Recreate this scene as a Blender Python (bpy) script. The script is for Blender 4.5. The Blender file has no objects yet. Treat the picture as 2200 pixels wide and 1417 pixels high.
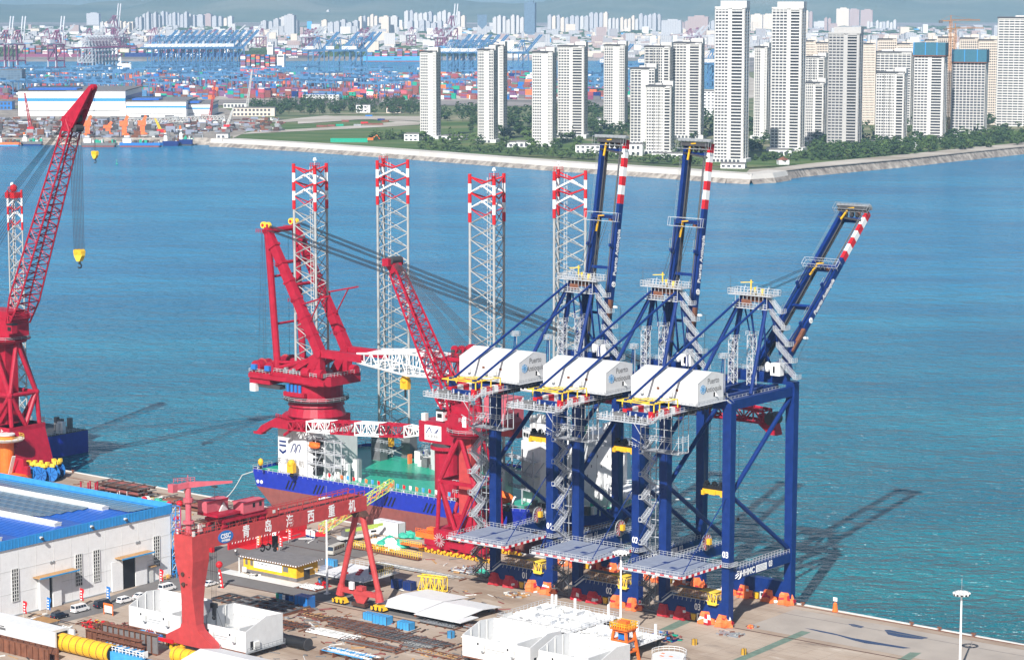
import bpy, math, random
from mathutils import Vector, Matrix
from math import sin, cos, pi, radians as rad
random.seed(7)
SC = bpy.context.scene
# ---------------- camera, sky, sun, exposure ----------------
CAM_H = 165.0
FPX, YH = 5390.0, -20.0                      # focal length and eye level of the 2200 px wide photograph
PITCH = math.atan((708.5-YH)/FPX)
cam = bpy.data.cameras.new('camera'); cam.lens = 36*FPX/2200; cam.sensor_width = 36
cam.clip_start = 5; cam.clip_end = 90000
camo = bpy.data.objects.new('camera', cam); SC.collection.objects.link(camo)
camo.location = (0, 0, CAM_H); camo.rotation_euler = (pi/2-PITCH, 0, 0); SC.camera = camo
SUN_EL, SUN_AZ = 38.0, 16.0                   # light travels towards azimuth 16 deg right of the view
wd = bpy.data.worlds.new('World'); SC.world = wd; wd.use_nodes = True
nt = wd.node_tree; bg = nt.nodes['Background']; sky = nt.nodes.new('ShaderNodeTexSky')
sky.sky_type = 'NISHITA'; sky.sun_disc = False; sky.sun_elevation = rad(SUN_EL); sky.sun_rotation = rad(180+SUN_AZ)
sky.altitude = 100; sky.air_density = 1.0; sky.dust_density = 1.2; sky.ozone_density = 1.5
nt.links.new(sky.outputs[0], bg.inputs[0]); bg.inputs[1].default_value = 0.065
sl = bpy.data.lights.new('sun', 'SUN'); sl.energy = 5.0; sl.angle = rad(0.5); sl.color = (1, .965, .91)
so = bpy.data.objects.new('sun', sl); SC.collection.objects.link(so)
so.rotation_euler = (rad(90-SUN_EL), 0, -rad(SUN_AZ)); so.location = (-200, -200, 400)
vs = SC.view_settings; vs.view_transform = 'Standard'; vs.look = 'None'; vs.exposure = 0.54; vs.gamma = 1; vs.use_curve_mapping = False
SC.cycles.max_bounces = 6; SC.cycles.diffuse_bounces = 2; SC.cycles.glossy_bounces = 3
SC.cycles.transmission_bounces = 2; SC.cycles.volume_bounces = 0
try: SC.cycles.use_denoising = True
except Exception: pass

# ---------------- places: the quay frame (s along the quay, t towards the water, z up) ----------------
_ct, _st = cos(PITCH), sin(PITCH)
def un(px, py, z=0.0):
    x = (px-1100)/FPX; y = -(py-708.5)/FPX
    d = (x, _ct+y*_st, -_st+y*_ct); k = (z-CAM_H)/d[2]
    return d[0]*k, d[1]*k
O = un(1562, 1345); PHI = rad(-38.33)
_c, _s = cos(PHI), sin(PHI)
def W(s, t, z=0.0): return Vector((O[0]+s*_c-t*_s, O[1]+s*_s+t*_c, z))
def G(px, py, z=0.0):
    x, y = un(px, py, z); x -= O[0]; y -= O[1]
    return x*_c+y*_s, -x*_s+y*_c
def EDGE(s): return 33.0-.018*s               # quay edge

# ---------------- materials ----------------
def _new(name):
    m = bpy.data.materials.new(name); m.use_nodes = True
    return m, m.node_tree, m.node_tree.nodes['Principled BSDF']
def lin(c): return tuple(((v/255.)/12.92 if v/255. <= .04045 else ((v/255.+.055)/1.055)**2.4) for v in c)
def paint(name, col, rough=.5, var=.12, scale=.6, grime=.25, metal=0.0, grimecol=(.10,.07,.05), gs=.25, spec=.4):
    """flat paint with faint mottling and patches of grime"""
    m, t, b = _new(name); N = t.nodes; L = t.links
    tc = N.new('ShaderNodeTexCoord')
    n1 = N.new('ShaderNodeTexNoise'); n1.inputs['Scale'].default_value = scale; n1.inputs['Detail'].default_value = 5
    L.new(tc.outputs['Object'], n1.inputs['Vector'])
    mr = N.new('ShaderNodeMapRange'); mr.inputs[1].default_value = .3; mr.inputs[2].default_value = .7
    mr.inputs[3].default_value = 1-var; mr.inputs[4].default_value = 1+var
    L.new(n1.outputs['Fac'], mr.inputs[0])
    vm = N.new('ShaderNodeVectorMath'); vm.operation = 'SCALE'; vm.inputs[0].default_value = col
    L.new(mr.outputs[0], vm.inputs['Scale'])
    mp = N.new('ShaderNodeMapping'); mp.inputs['Scale'].default_value = (1, 1, .25); L.new(tc.outputs['Object'], mp.inputs['Vector'])
    n2 = N.new('ShaderNodeTexNoise'); n2.inputs['Scale'].default_value = gs*4; n2.inputs['Detail'].default_value = 8; n2.inputs['Roughness'].default_value = .65
    L.new(mp.outputs[0], n2.inputs['Vector'])
    r2 = N.new('ShaderNodeMapRange'); r2.inputs[1].default_value = .55; r2.inputs[2].default_value = .78; r2.inputs[3].default_value = 0; r2.inputs[4].default_value = grime
    L.new(n2.outputs['Fac'], r2.inputs[0])
    mx = N.new('ShaderNodeMix'); mx.data_type = 'RGBA'; L.new(r2.outputs[0], mx.inputs[0]); L.new(vm.outputs[0], mx.inputs[6]); mx.inputs[7].default_value = (*grimecol, 1)
    L.new(mx.outputs[2], b.inputs['Base Color'])
    b.inputs['Roughness'].default_value = rough; b.inputs['Metallic'].default_value = metal
    b.inputs['Specular IOR Level'].default_value = spec
    return m
M = {}
def P(name, rgb, **k): M[name] = paint(name, lin(rgb) if max(rgb) > 1 else rgb, **k)
P('red_paint', (.36,.008,.030), rough=.48, var=.16, grime=.45, grimecol=(.16,.02,.03), spec=.3)
P('faded_red', (.45,.05,.05), rough=.55, grime=.35)
P('pink_red', (.50,.10,.13), rough=.5)
P('navy', (.0045,.025,.145), rough=.42, var=.16, grime=.35, grimecol=(.03,.06,.16), spec=.3)
P('navy_ship', (.012,.03,.33), rough=.45, grime=.12, grimecol=(.2,.15,.12))
P('hull_red', (.22,.065,.055), rough=.7, grime=.5, grimecol=(.16,.12,.11))
P('white_paint', (.82,.82,.82), rough=.45, var=.04, grime=.22, grimecol=(.4,.36,.3))
P('module_white', (.66,.665,.67), rough=.5, var=.05, grime=.25, grimecol=(.5,.45,.4))
P('offwhite', (.62,.62,.60), rough=.6, var=.08, grime=.25, grimecol=(.25,.2,.15))
P('rail_white', (.48,.50,.53), rough=.5, var=.05, grime=.1)
P('galv', (.30,.32,.34), rough=.45, metal=.2)
P('leg_grey', (.38,.385,.38), rough=.6, var=.1, grime=.45, grimecol=(.22,.17,.12))
P('deck_grey', (.22,.25,.33), rough=.6, var=.12, grime=.3, grimecol=(.3,.28,.26), gs=.12)
P('steel_dark', (.05,.05,.055), rough=.6)
P('steel_grey', (.16,.16,.165), rough=.55, metal=.2, grime=.4)
P('rope', (.018,.022,.03), rough=.6, grime=0)
P('yellow', (.75,.42,.02), rough=.5)
P('safety_yellow', (.80,.55,.05), rough=.5)
P('orange', (.80,.16,.02), rough=.55)
P('tarp_orange', (.80,.17,.045), rough=.6, grime=.1)
P('tarp_red', (.45,.02,.03), rough=.6, grime=.1)
P('rust', (.17,.065,.035), rough=.85, grime=.6, var=.3)
P('rust_dark', (.075,.035,.025), rough=.85, grime=.5, var=.3)
P('deck_green', (.015,.33,.21), rough=.35, var=.12, grime=.25, grimecol=(.03,.15,.11), gs=.08)
P('blue_panel', (.02,.16,.48), rough=.4, var=.08)
P('roof_blue', (.02,.11,.45), rough=.35, var=.1)
P('trim_blue', (.03,.26,.60), rough=.45, var=.08, grime=.15)
P('light_blue', (.05,.30,.60), rough=.5)
P('port_blue', (.07,.19,.36), rough=.6, grime=.1)
P('port_maroon', (.20,.04,.10), rough=.6, grime=.1)
P('black', (.012,.012,.014), rough=.5, grime=0)
P('glass', (.02,.035,.06), rough=.08, var=.3, scale=.25, grime=0, spec=.8)
P('asphalt', (.155,.145,.14), rough=.85, var=.14, scale=.12, grime=.5, grimecol=(.08,.075,.07), gs=.05)
P('apron', (.36,.315,.275), rough=.85, var=.14, scale=.1, grime=.5, grimecol=(.22,.18,.15), gs=.05)
P('wood', (.42,.24,.10), rough=.8, grime=.3)
P('wall_yellow', (.78,.42,.012), rough=.7, grime=.1)
P('grey_roof', (.16,.15,.15), rough=.8, grime=.4, grimecol=(.3,.27,.25))
P('green_net', (.04,.38,.27), rough=.7)
P('silver', (.45,.46,.45), rough=.35, metal=.4)
P('lime', (.42,.55,.10), rough=.5)
P('skin', (.45,.25,.17)); P('solar', (.085,.15,.22), rough=.25, var=.2)
def tex_ground():
    m, t, b = _new('concrete_yard'); N = t.nodes; L = t.links
    tc = N.new('ShaderNodeTexCoord')
    def noise(s, d=6, r=.6, sc=(1,1,1)):
        mp = N.new('ShaderNodeMapping'); mp.inputs['Scale'].default_value = sc; L.new(tc.outputs['Object'], mp.inputs[0])
        n = N.new('ShaderNodeTexNoise'); n.inputs['Scale'].default_value = s; n.inputs['Detail'].default_value = d; n.inputs['Roughness'].default_value = r
        L.new(mp.outputs[0], n.inputs['Vector']); return n.outputs['Fac']
    cr = N.new('ShaderNodeValToRGB'); e = cr.color_ramp.elements
    e[0].position = .3; e[0].color = (.25,.175,.125,1); e[1].position = .72; e[1].color = (.50,.42,.345,1)
    x = cr.color_ramp.elements.new(.5); x.color = (.385,.305,.24,1)
    L.new(noise(.035, 9, .62, (.55,1.4,1)), cr.inputs[0])
    m2 = N.new('ShaderNodeMapRange'); m2.inputs[1].default_value = .56; m2.inputs[2].default_value = .72; m2.inputs[4].default_value = .95
    L.new(noise(.13, 10, .7, (.4,1.6,1)), m2.inputs[0])
    mx = N.new('ShaderNodeMix'); mx.data_type = 'RGBA'; L.new(m2.outputs[0], mx.inputs[0]); L.new(cr.outputs[0], mx.inputs[6]); mx.inputs[7].default_value = (.15,.12,.105,1)
    m3 = N.new('ShaderNodeMapRange'); m3.inputs[1].default_value = .60; m3.inputs[2].default_value = .70; m3.inputs[4].default_value = .7
    L.new(noise(.08, 8, .7, (.5,1.8,1)), m3.inputs[0])
    mw = N.new('ShaderNodeMix'); mw.data_type = 'RGBA'; L.new(m3.outputs[0], mw.inputs[0]); L.new(mx.outputs[2], mw.inputs[6]); mw.inputs[7].default_value = (.58,.51,.44,1)
    br = N.new('ShaderNodeTexBrick'); br.inputs['Scale'].default_value = 1; br.inputs['Brick Width'].default_value = 6; br.inputs['Row Height'].default_value = 5; br.inputs['Mortar Size'].default_value = .07
    br.inputs['Color1'].default_value = (1,1,1,1); br.inputs['Color2'].default_value = (.92,.92,.92,1); br.inputs['Mortar'].default_value = (.62,.6,.58,1); br.offset = 0
    L.new(tc.outputs['Object'], br.inputs['Vector'])
    mm = N.new('ShaderNodeMix'); mm.data_type = 'RGBA'; mm.blend_type = 'MULTIPLY'; mm.inputs[0].default_value = .8
    L.new(mw.outputs[2], mm.inputs[6]); L.new(br.outputs['Color'], mm.inputs[7]); L.new(mm.outputs[2], b.inputs['Base Color'])
    b.inputs['Roughness'].default_value = .85; b.inputs['Specular IOR Level'].default_value = .2
    bp = N.new('ShaderNodeBump'); bp.inputs['Strength'].default_value = .25; bp.inputs['Distance'].default_value = .1
    L.new(noise(1.2, 8, .7), bp.inputs['Height']); L.new(bp.outputs[0], b.inputs['Normal'])
    M['concrete'] = m
tex_ground()
def tex_water():
    m, t, b = _new('sea_water'); N = t.nodes; L = t.links
    tc = N.new('ShaderNodeTexCoord')
    def noise(s, d, r, sc, rot=0):
        mp = N.new('ShaderNodeMapping'); mp.inputs['Scale'].default_value = sc; mp.inputs['Rotation'].default_value = (0,0,rot); L.new(tc.outputs['Object'], mp.inputs[0])
        n = N.new('ShaderNodeTexNoise'); n.inputs['Scale'].default_value = s; n.inputs['Detail'].default_value = d; n.inputs['Roughness'].default_value = r
        L.new(mp.outputs[0], n.inputs['Vector']); return n.outputs['Fac']
    cr = N.new('ShaderNodeValToRGB'); e = cr.color_ramp.elements
    e[0].position = .36; e[0].color = (.004,.115,.17,1); e[1].position = .66; e[1].color = (.012,.18,.225,1)
    L.new(noise(.006, 6, .6, (.6,1.6,1), .15), cr.inputs[0])
    # nearer the yard the water is greener, farther out bluer
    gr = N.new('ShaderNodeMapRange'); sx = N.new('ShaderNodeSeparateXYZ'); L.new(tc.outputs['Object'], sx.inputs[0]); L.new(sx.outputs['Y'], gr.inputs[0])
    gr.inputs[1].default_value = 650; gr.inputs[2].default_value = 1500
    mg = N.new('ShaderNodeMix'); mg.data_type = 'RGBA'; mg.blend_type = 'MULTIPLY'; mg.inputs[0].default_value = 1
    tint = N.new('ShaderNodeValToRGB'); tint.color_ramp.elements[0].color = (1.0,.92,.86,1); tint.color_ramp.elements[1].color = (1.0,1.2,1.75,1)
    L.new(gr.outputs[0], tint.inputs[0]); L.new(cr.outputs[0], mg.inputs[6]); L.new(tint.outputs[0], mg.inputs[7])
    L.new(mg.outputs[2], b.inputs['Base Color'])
    b.inputs['Roughness'].default_value = .24; b.inputs['IOR'].default_value = 1.33; b.inputs['Specular IOR Level'].default_value = .5
    w1 = noise(.30, 3, .6, (.6,1,1), .12); w2 = noise(.07, 3, .5, (.6,1,1), -.1)
    ad = N.new('ShaderNodeMath'); ad.operation = 'MULTIPLY_ADD'; L.new(w2, ad.inputs[0]); ad.inputs[1].default_value = 1.6; L.new(w1, ad.inputs[2])
    bp = N.new('ShaderNodeBump'); bp.inputs['Strength'].default_value = 1; bp.inputs['Distance'].default_value = 6.5
    L.new(ad.outputs[0], bp.inputs['Height']); L.new(bp.outputs[0], b.inputs['Normal'])
    M['water'] = m
tex_water()
def tex_land(name, c0, c1, c2, scale):
    m, t, b = _new(name); N = t.nodes; L = t.links
    tc = N.new('ShaderNodeTexCoord'); n = N.new('ShaderNodeTexNoise'); n.inputs['Scale'].default_value = scale; n.inputs['Detail'].default_value = 10; n.inputs['Roughness'].default_value = .68
    mp = N.new('ShaderNodeMapping'); mp.inputs['Scale'].default_value = (.5,1.4,1); L.new(tc.outputs['Object'], mp.inputs[0]); L.new(mp.outputs[0], n.inputs['Vector'])
    cr = N.new('ShaderNodeValToRGB'); e = cr.color_ramp.elements; e[0].position = .36; e[0].color = (*c0,1); e[1].position = .64; e[1].color = (*c2,1)
    x = cr.color_ramp.elements.new(.5); x.color = (*c1,1)
    L.new(n.outputs['Fac'], cr.inputs[0]); L.new(cr.outputs[0], b.inputs['Base Color']); b.inputs['Roughness'].default_value = .9; b.inputs['Specular IOR Level'].default_value = .15
    M[name] = m
tex_land('scrub', (.05,.085,.03), (.13,.15,.07), (.30,.26,.18), .012)
tex_land('grass', (.045,.09,.02), (.08,.13,.035), (.17,.17,.08), .01)
tex_land('pale_earth', (.28,.24,.19), (.40,.36,.31), (.52,.48,.43), .01)
tex_land('city_ground', (.05,.07,.05), (.20,.18,.17), (.34,.30,.28), .004)
tex_land('hill_forest', (.05,.075,.05), (.075,.10,.065), (.13,.14,.10), .0012)  # hill greens lightened, so the colour carries part of the far haze
tex_land('rock', (.12,.10,.09), (.26,.23,.20), (.42,.38,.33), .15)
def tex_facade(name, wall, glass, bw, rh, ms):
    """far facades whose windows cannot be told apart: a fine grid over the wall"""
    m, t, b = _new(name); N = t.nodes; L = t.links
    tc = N.new('ShaderNodeTexCoord'); sx = N.new('ShaderNodeSeparateXYZ'); L.new(tc.outputs['Object'], sx.inputs[0])
    ad = N.new('ShaderNodeMath'); ad.operation = 'ADD'; L.new(sx.outputs['X'], ad.inputs[0]); L.new(sx.outputs['Y'], ad.inputs[1])
    cb = N.new('ShaderNodeCombineXYZ'); L.new(ad.outputs[0], cb.inputs[0]); L.new(sx.outputs['Z'], cb.inputs[1])
    br = N.new('ShaderNodeTexBrick'); br.offset = 0; br.inputs['Scale'].default_value = 1; br.inputs['Brick Width'].default_value = bw; br.inputs['Row Height'].default_value = rh; br.inputs['Mortar Size'].default_value = ms; br.inputs['Mortar Smooth'].default_value = .2
    br.inputs['Color1'].default_value = (*glass,1); br.inputs['Color2'].default_value = (*[g*1.7 for g in glass],1); br.inputs['Mortar'].default_value = (*wall,1)
    L.new(cb.outputs[0], br.inputs['Vector'])
    L.new(br.outputs['Color'], b.inputs['Base Color']); b.inputs['Roughness'].default_value = .6
    M[name] = m
tex_facade('facade_white', (.50,.485,.47), (.16,.17,.19), 7, 3.2, 1.5)
tex_facade('facade_grey', (.42,.42,.43), (.12,.13,.16), 6, 3.2, 1.2)
tex_facade('facade_cream', (.60,.52,.43), (.18,.16,.15), 7, 3.2, 1.6)
tex_facade('facade_blue', (.10,.16,.22), (.05,.09,.14), 5, 3.5, .5)
tex_facade('facade_brown', (.36,.27,.25), (.13,.11,.11), 6, 3.2, 1.4)
P('res_wall', (.58,.565,.54), rough=.7, var=.05, grime=.1, grimecol=(.4,.37,.34))
P('res_wall_grey', (.42,.41,.40), rough=.7, var=.06, grime=.15)
P('res_wall_cream', (.62,.54,.46), rough=.7, var=.05, grime=.1)
P('res_glass', (.07,.075,.09), rough=.3, var=.3, scale=.4, grime=0)
P('crane_tan', (.42,.20,.08), rough=.6)
P('net_blue', (.03,.13,.19), rough=.7)
P('trunk', (.07,.05,.035), rough=.9)
def leafmat(name, a, b_):
    m, t, b = _new(name); N = t.nodes; L = t.links
    oi = N.new('ShaderNodeObjectInfo'); g = N.new('ShaderNodeNewGeometry')
    ad = N.new('ShaderNodeMath'); ad.operation = 'ADD'; L.new(oi.outputs['Random'], ad.inputs[0]); L.new(g.outputs['Random Per Island'], ad.inputs[1])
    hf = N.new('ShaderNodeMath'); hf.operation = 'MULTIPLY'; hf.inputs[1].default_value = .5; L.new(ad.outputs[0], hf.inputs[0])
    mx = N.new('ShaderNodeMix'); mx.data_type = 'RGBA'; L.new(hf.outputs[0], mx.inputs[0]); mx.inputs[6].default_value = (*a,1); mx.inputs[7].default_value = (*b_,1)
    L.new(mx.outputs[2], b.inputs['Base Color']); b.inputs['Roughness'].default_value = .8; b.inputs['Specular IOR Level'].default_value = .1
    M[name] = m
leafmat('leaf', (.015,.04,.015), (.10,.15,.04))

# ---------------- mesh helpers ----------------
class MB:
    def __init__(self): self.v = []; self.f = []; self.m = []; self.mats = []; self.cur = 0
    def mat(self, name):
        if name not in self.mats: self.mats.append(name)
        self.cur = self.mats.index(name); return self
    def _add(self, vs, fs):
        o = len(self.v); self.v += [tuple(p) for p in vs]
        self.f += [tuple(i+o for i in q) for q in fs]; self.m += [self.cur]*len(fs)
    BF = [(0,3,2,1),(4,5,6,7),(0,1,5,4),(1,2,6,5),(2,3,7,6),(3,0,4,7)]
    def box(self, x0, x1, y0, y1, z0, z1):
        self._add([(x0,y0,z0),(x1,y0,z0),(x1,y1,z0),(x0,y1,z0),(x0,y0,z1),(x1,y0,z1),(x1,y1,z1),(x0,y1,z1)], self.BF); return self
    def beam(self, p, q, w, h=None, up=(0,0,1), w2=None, h2=None):
        p, q = Vector(p), Vector(q); h = h or w; w2 = w2 or w; h2 = h2 or h
        d = (q-p)
        if d.length < 1e-6: return self
        d.normalize(); u = Vector(up)
        if abs(d.dot(u)) > .98: u = Vector((0,1,0)) if abs(d.y) < .9 else Vector((1,0,0))
        a = d.cross(u).normalized(); b = a.cross(d).normalized()
        A, B = a*w/2, b*h/2; A2, B2 = a*w2/2, b*h2/2
        self._add([p-A-B, p+A-B, p+A+B, p-A+B, q-A2-B2, q+A2-B2, q+A2+B2, q-A2+B2], [(0,1,2,3),(7,6,5,4),(0,4,5,1),(1,5,6,2),(2,6,7,3),(3,7,4,0)]); return self
    def tube(self, p, q, r, n=6, r2=None, cap=True):
        p, q = Vector(p), Vector(q); r2 = r if r2 is None else r2; d = q-p
        if d.length < 1e-6: return self
        d.normalize(); u = Vector((0,0,1)) if abs(d.z) < .95 else Vector((1,0,0))
        a = d.cross(u).normalized(); b = a.cross(d)
        vs = [p+(a*cos(2*pi*i/n)+b*sin(2*pi*i/n))*r for i in range(n)]+[q+(a*cos(2*pi*i/n)+b*sin(2*pi*i/n))*r2 for i in range(n)]
        fs = [(i, i+n, (i+1)%n+n, (i+1)%n) for i in range(n)]
        if cap: fs += [tuple(range(n)), tuple(range(2*n-1, n-1, -1))]
        self._add(vs, fs); return self
    def prism(self, pts, a, b, axis='z'):
        """2-d outline extruded from a to b along an axis (x: pts are (y,z); y: (x,z); z: (x,y))"""
        n = len(pts)
        mk = {'z': lambda p, h: (p[0],p[1],h), 'x': lambda p, h: (h,p[0],p[1]), 'y': lambda p, h: (p[0],h,p[1])}[axis]
        ar = sum(pts[i][0]*pts[(i+1)%n][1]-pts[(i+1)%n][0]*pts[i][1] for i in range(n))
        pos = (ar > 0) != (axis == 'y')
        if not pos: pts = pts[::-1]
        vs = [mk(p, a) for p in pts]+[mk(p, b) for p in pts]
        fs = [tuple(range(n-1,-1,-1)), tuple(range(n, 2*n))]+[(i, (i+1)%n, (i+1)%n+n, i+n) for i in range(n)]
        self._add(vs, fs); return self
    def sphere(self, c, r, nu=10, nv=6, sc=(1,1,1), jit=0, z0=-1):
        c = Vector(c); vs = []; fs = []
        for j in range(nv+1):
            th = pi*j/nv
            for i in range(nu):
                k = 1+random.uniform(-jit, jit)
                vs.append((c.x+r*sc[0]*sin(th)*cos(2*pi*i/nu)*k, c.y+r*sc[1]*sin(th)*sin(2*pi*i/nu)*k, max(c.z+r*sc[2]*cos(th)*k, c.z+z0*r*sc[2])))
        for j in range(nv):
            for i in range(nu): fs.append((j*nu+i, (j+1)*nu+i, (j+1)*nu+(i+1)%nu, j*nu+(i+1)%nu))
        self._add(vs, fs); return self
    def wheel(self, c, r, w, axis=(0,1,0), n=10):
        c = Vector(c); a = Vector(axis).normalized()*w/2; return self.tube(c-a, c+a, r, n)
    def path(self, pts, r, n=5):
        for a, b in zip(pts, pts[1:]): self.tube(a, b, r, n, cap=False)
        return self
    def rail(self, pts, h=1.1, step=2.0, r=.05, mids=1):
        """hand rail along a polyline"""
        for a, b in zip(pts, pts[1:]):
            a, b = Vector(a), Vector(b); L = (b-a).length
            n = max(1, round(L/step)); up = Vector((0,0,h))
            for i in range(n+1):
                p = a.lerp(b, i/n); self.beam(p, p+up, r*1.6)
            for k in range(mids+1):
                z = up*(1-k*.5); self.beam(a+z, b+z, r*1.6)
        return self
    def lattice(self, P0, P1, nb, rc, rd, cols=None, n=5, x=False):
        """4-chord (or n-chord) truss between two rings of corner points"""
        k = len(P0); P0 = [Vector(p) for p in P0]; P1 = [Vector(p) for p in P1]
        for i in range(nb):
            if cols: self.mat(cols[int(i*len(cols)/nb)])
            a = [P0[j].lerp(P1[j], i/nb) for j in range(k)]; b = [P0[j].lerp(P1[j], (i+1)/nb) for j in range(k)]
            for j in range(k):
                self.tube(a[j], b[j], rc, n, cap=False); j2 = (j+1)%k
                self.tube(b[j], b[j2], rd, 4, cap=False)
                if x: self.tube(a[j], b[j2], rd, 4, cap=False); self.tube(a[j2], b[j], rd, 4, cap=False)
                elif i%2: self.tube(a[j], b[j2], rd, 4, cap=False)
                else: self.tube(a[j2], b[j], rd, 4, cap=False)
        return self
    def stair(self, p, dx, dz, flights, w=1.1, width_dir=(0,1,0), landing=1.2):
        """zigzag stair: flights go +dx then -dx, climbing dz each; rails on both sides"""
        p = Vector(p); D = Vector(dx); up = Vector((0,0,1)); wd_ = Vector(width_dir)*w
        for i in range(flights):
            a = p + (D if i%2 else Vector((0,0,0))) + up*dz*i; b = p + (Vector((0,0,0)) if i%2 else D) + up*dz*(i+1)
            for s in (0, 1):
                o = wd_*s; self.beam(a+o, b+o, .12, .35)
                self.beam(a+o+up*1.1, b+o+up*1.1, .10); self.beam(a+o+up*.6, b+o+up*.6, .07)
                for k in range(5):
                    q = a.lerp(b, k/4)+o; self.beam(q, q+up*1.1, .08)
            for k in range(8):
                q = a.lerp(b, (k+.5)/8); self.beam(q, q+wd_, .3, .05)
            e = D.normalized()*(landing if i%2 == 0 else -landing)
            self.beam(b+wd_*.5, b+wd_*.5+e, w+.2, .1)
            for s in (0, 1): self.beam(b+wd_*s+up*1.1, b+wd_*s+e+up*1.1, .09)
            self.beam(b+e, b+e+up*1.1, .09); self.beam(b+e+wd_, b+e+wd_+up*1.1, .09); self.beam(b+e+up*1.1, b+e+wd_+up*1.1, .09)
        return self
    def mesh(self, name):
        me = bpy.data.meshes.new(name); me.from_pydata(self.v, [], self.f)
        for k in self.mats: me.materials.append(M[k])
        if len(self.mats) > 1: me.polygons.foreach_set('material_index', self.m)
        me.update(); return me
    def done(self, name, parent=None, **k):
        return link(name, self.mesh(name), parent, **k)
def link(name, me, parent=None, loc=None, rot=None, scale=None):
    o = bpy.data.objects.new(name, me); SC.collection.objects.link(o)
    if parent is not None: o.parent = parent
    if loc is not None: o.location = loc
    if rot is not None: o.rotation_euler = rot if hasattr(rot, '__len__') else (0,0,rot)
    if scale is not None: o.scale = scale
    return o
def tag(o, label=None, cat=None, group=None, kind=None):
    if label: o['label'] = label
    if cat: o['category'] = cat
    if group: o['group'] = group
    if kind: o['kind'] = kind
    return o
def thing(name, label, cat, loc, rz=PHI, group=None):
    o = bpy.data.objects.new(name, None); SC.collection.objects.link(o); o.location = loc; o.rotation_euler = (0,0,rz)
    o.empty_display_size = 1
    return tag(o, label, cat, group)
def kids(o): return [c for c in KID.get(o.name, [])]
KID = {}
def copy_tree(root, loc, rz=None, label=None):
    """a copy of a thing with copies of its parts and sub-parts"""
    r = root.copy(); SC.collection.objects.link(r); r.location = loc
    if rz is not None: r.rotation_euler = (0,0,rz)
    if label: r['label'] = label
    for ch in list(root.children):
        c = ch.copy(); SC.collection.objects.link(c); c.parent = r
        for g in list(ch.children):
            d = g.copy(); SC.collection.objects.link(d); d.parent = c
    return r
def struct(o): o['kind'] = 'structure'; return o
def stuff(o): o['kind'] = 'stuff'; return o
def text(name, body, size, mat, parent, loc, rot, ext=.02, align='CENTER', bold=0.0, sx=1.0):
    cu = bpy.data.curves.new(name, 'FONT'); cu.body = body; cu.size = size; cu.extrude = ext; cu.align_x = align; cu.align_y = 'CENTER'; cu.offset = bold; cu.resolution_u = 3
    tmp = bpy.data.objects.new('tmp', cu); SC.collection.objects.link(tmp)
    dg = bpy.context.evaluated_depsgraph_get(); dg.update()
    me = bpy.data.meshes.new_from_object(tmp.evaluated_get(dg)); bpy.data.objects.remove(tmp); bpy.data.curves.remove(cu)
    me.materials.clear(); me.materials.append(M[mat]); me.name = name
    o = link(name, me, parent, loc, rot); o.scale = (sx,1,1); return o
R_NT = (pi/2, 0, 0)            # lettering on a face that looks towards -t
R_PS = (pi/2, 0, pi/2)         # lettering on a face that looks towards +s
# ---------------- sea, land, hills, haze ----------------
def sheet(name, pts, mat, z, parent=None):
    """flat polygon; pts in world metres"""
    mb = MB().mat(mat); mb._add([(x,y,z) for x,y in pts], [tuple(range(len(pts)))]); o = mb.done(name, parent)
    if o.data.polygons[0].normal.z < 0: o.data.flip_normals()
    return struct(o)
def gsheet(name, px, mat, z):
    return sheet(name, [un(x,y,z) for x,y in px], mat, z)
def qsheet(name, st, mat, z):
    """flat polygon in quay coordinates with its own origin"""
    mb = MB().mat(mat); mb._add([(s,t,0) for s,t in st], [tuple(range(len(st)))]); o = mb.done(name, None, loc=W(0,0,z), rot=PHI)
    if o.data.polygons[0].normal.z < 0: o.data.flip_normals()
    return struct(o)
SEA = -4.0
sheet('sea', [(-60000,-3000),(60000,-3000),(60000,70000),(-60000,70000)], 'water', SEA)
# yard ground: one slab with a real quay wall
yd = MB().mat('concrete'); e0, e1 = (400, EDGE(400)), (-900, EDGE(-900))
yd.prism([(400,-700), e0, e1, (-900,-700)], -6.0, 0.0)
struct(yd.done('yard_ground', None, loc=W(0,0,0), rot=PHI))
# kerb beam along the quay edge
kb = MB().mat('offwhite'); kb.prism([(400,EDGE(400)-.9),(400,EDGE(400)-.02),(-900,EDGE(-900)-.02),(-900,EDGE(-900)-.9)], .005, .18)
struct(kb.done('quay_kerb', None, loc=W(0,0,0), rot=PHI))
# roads and aprons
qsheet('quay_road', [(400,3),(400,26),(4,27),(4,3)], 'apron', .004)
gsheet('yard_road', [(0,1345),(180,1300),(350,1240),(440,1185),(590,1140),(690,1140),(800,1190),(700,1215),(560,1205),(520,1200),(480,1218),(560,1240),(690,1265),(760,1278),(1000,1338),(1010,1352),(870,1325),(700,1292),(460,1250),(430,1262),(330,1275),(240,1310),(100,1345),(0,1378)], 'asphalt', .004)
def stripe(name, s0, s1, t, w, mat, z=.02, hh=.08):
    mb = MB().mat(mat); mb.box(s0, s1, t-w/2, t+w/2, 0, hh); return struct(mb.done(name, None, loc=W(0,0,z-.015), rot=PHI))
stripe('crane_rail', -300, 400, 0, .35, 'rust_dark'); stripe('crane_rail', -360, 400, 30.5, .45, 'rust')
stripe('crane_rail', -360, -86, 18.5, .35, 'rust_dark')
stripe('crane_rail', -400, 60, -46.8, .35, 'rust_dark'); stripe('crane_rail', -400, 60, -104.0, .35, 'rust_dark')
stripe('drain_channel', -200, 60, -38.6, .5, 'rust_dark', hh=.02); stripe('drain_channel', 2, 300, 21.5, .25, 'asphalt', hh=.02)
qsheet('green_lane_marking', [G(1573,1417),G(1600,1417),G(1742,1357),G(1722,1354)], 'deck_green', .012)
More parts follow.
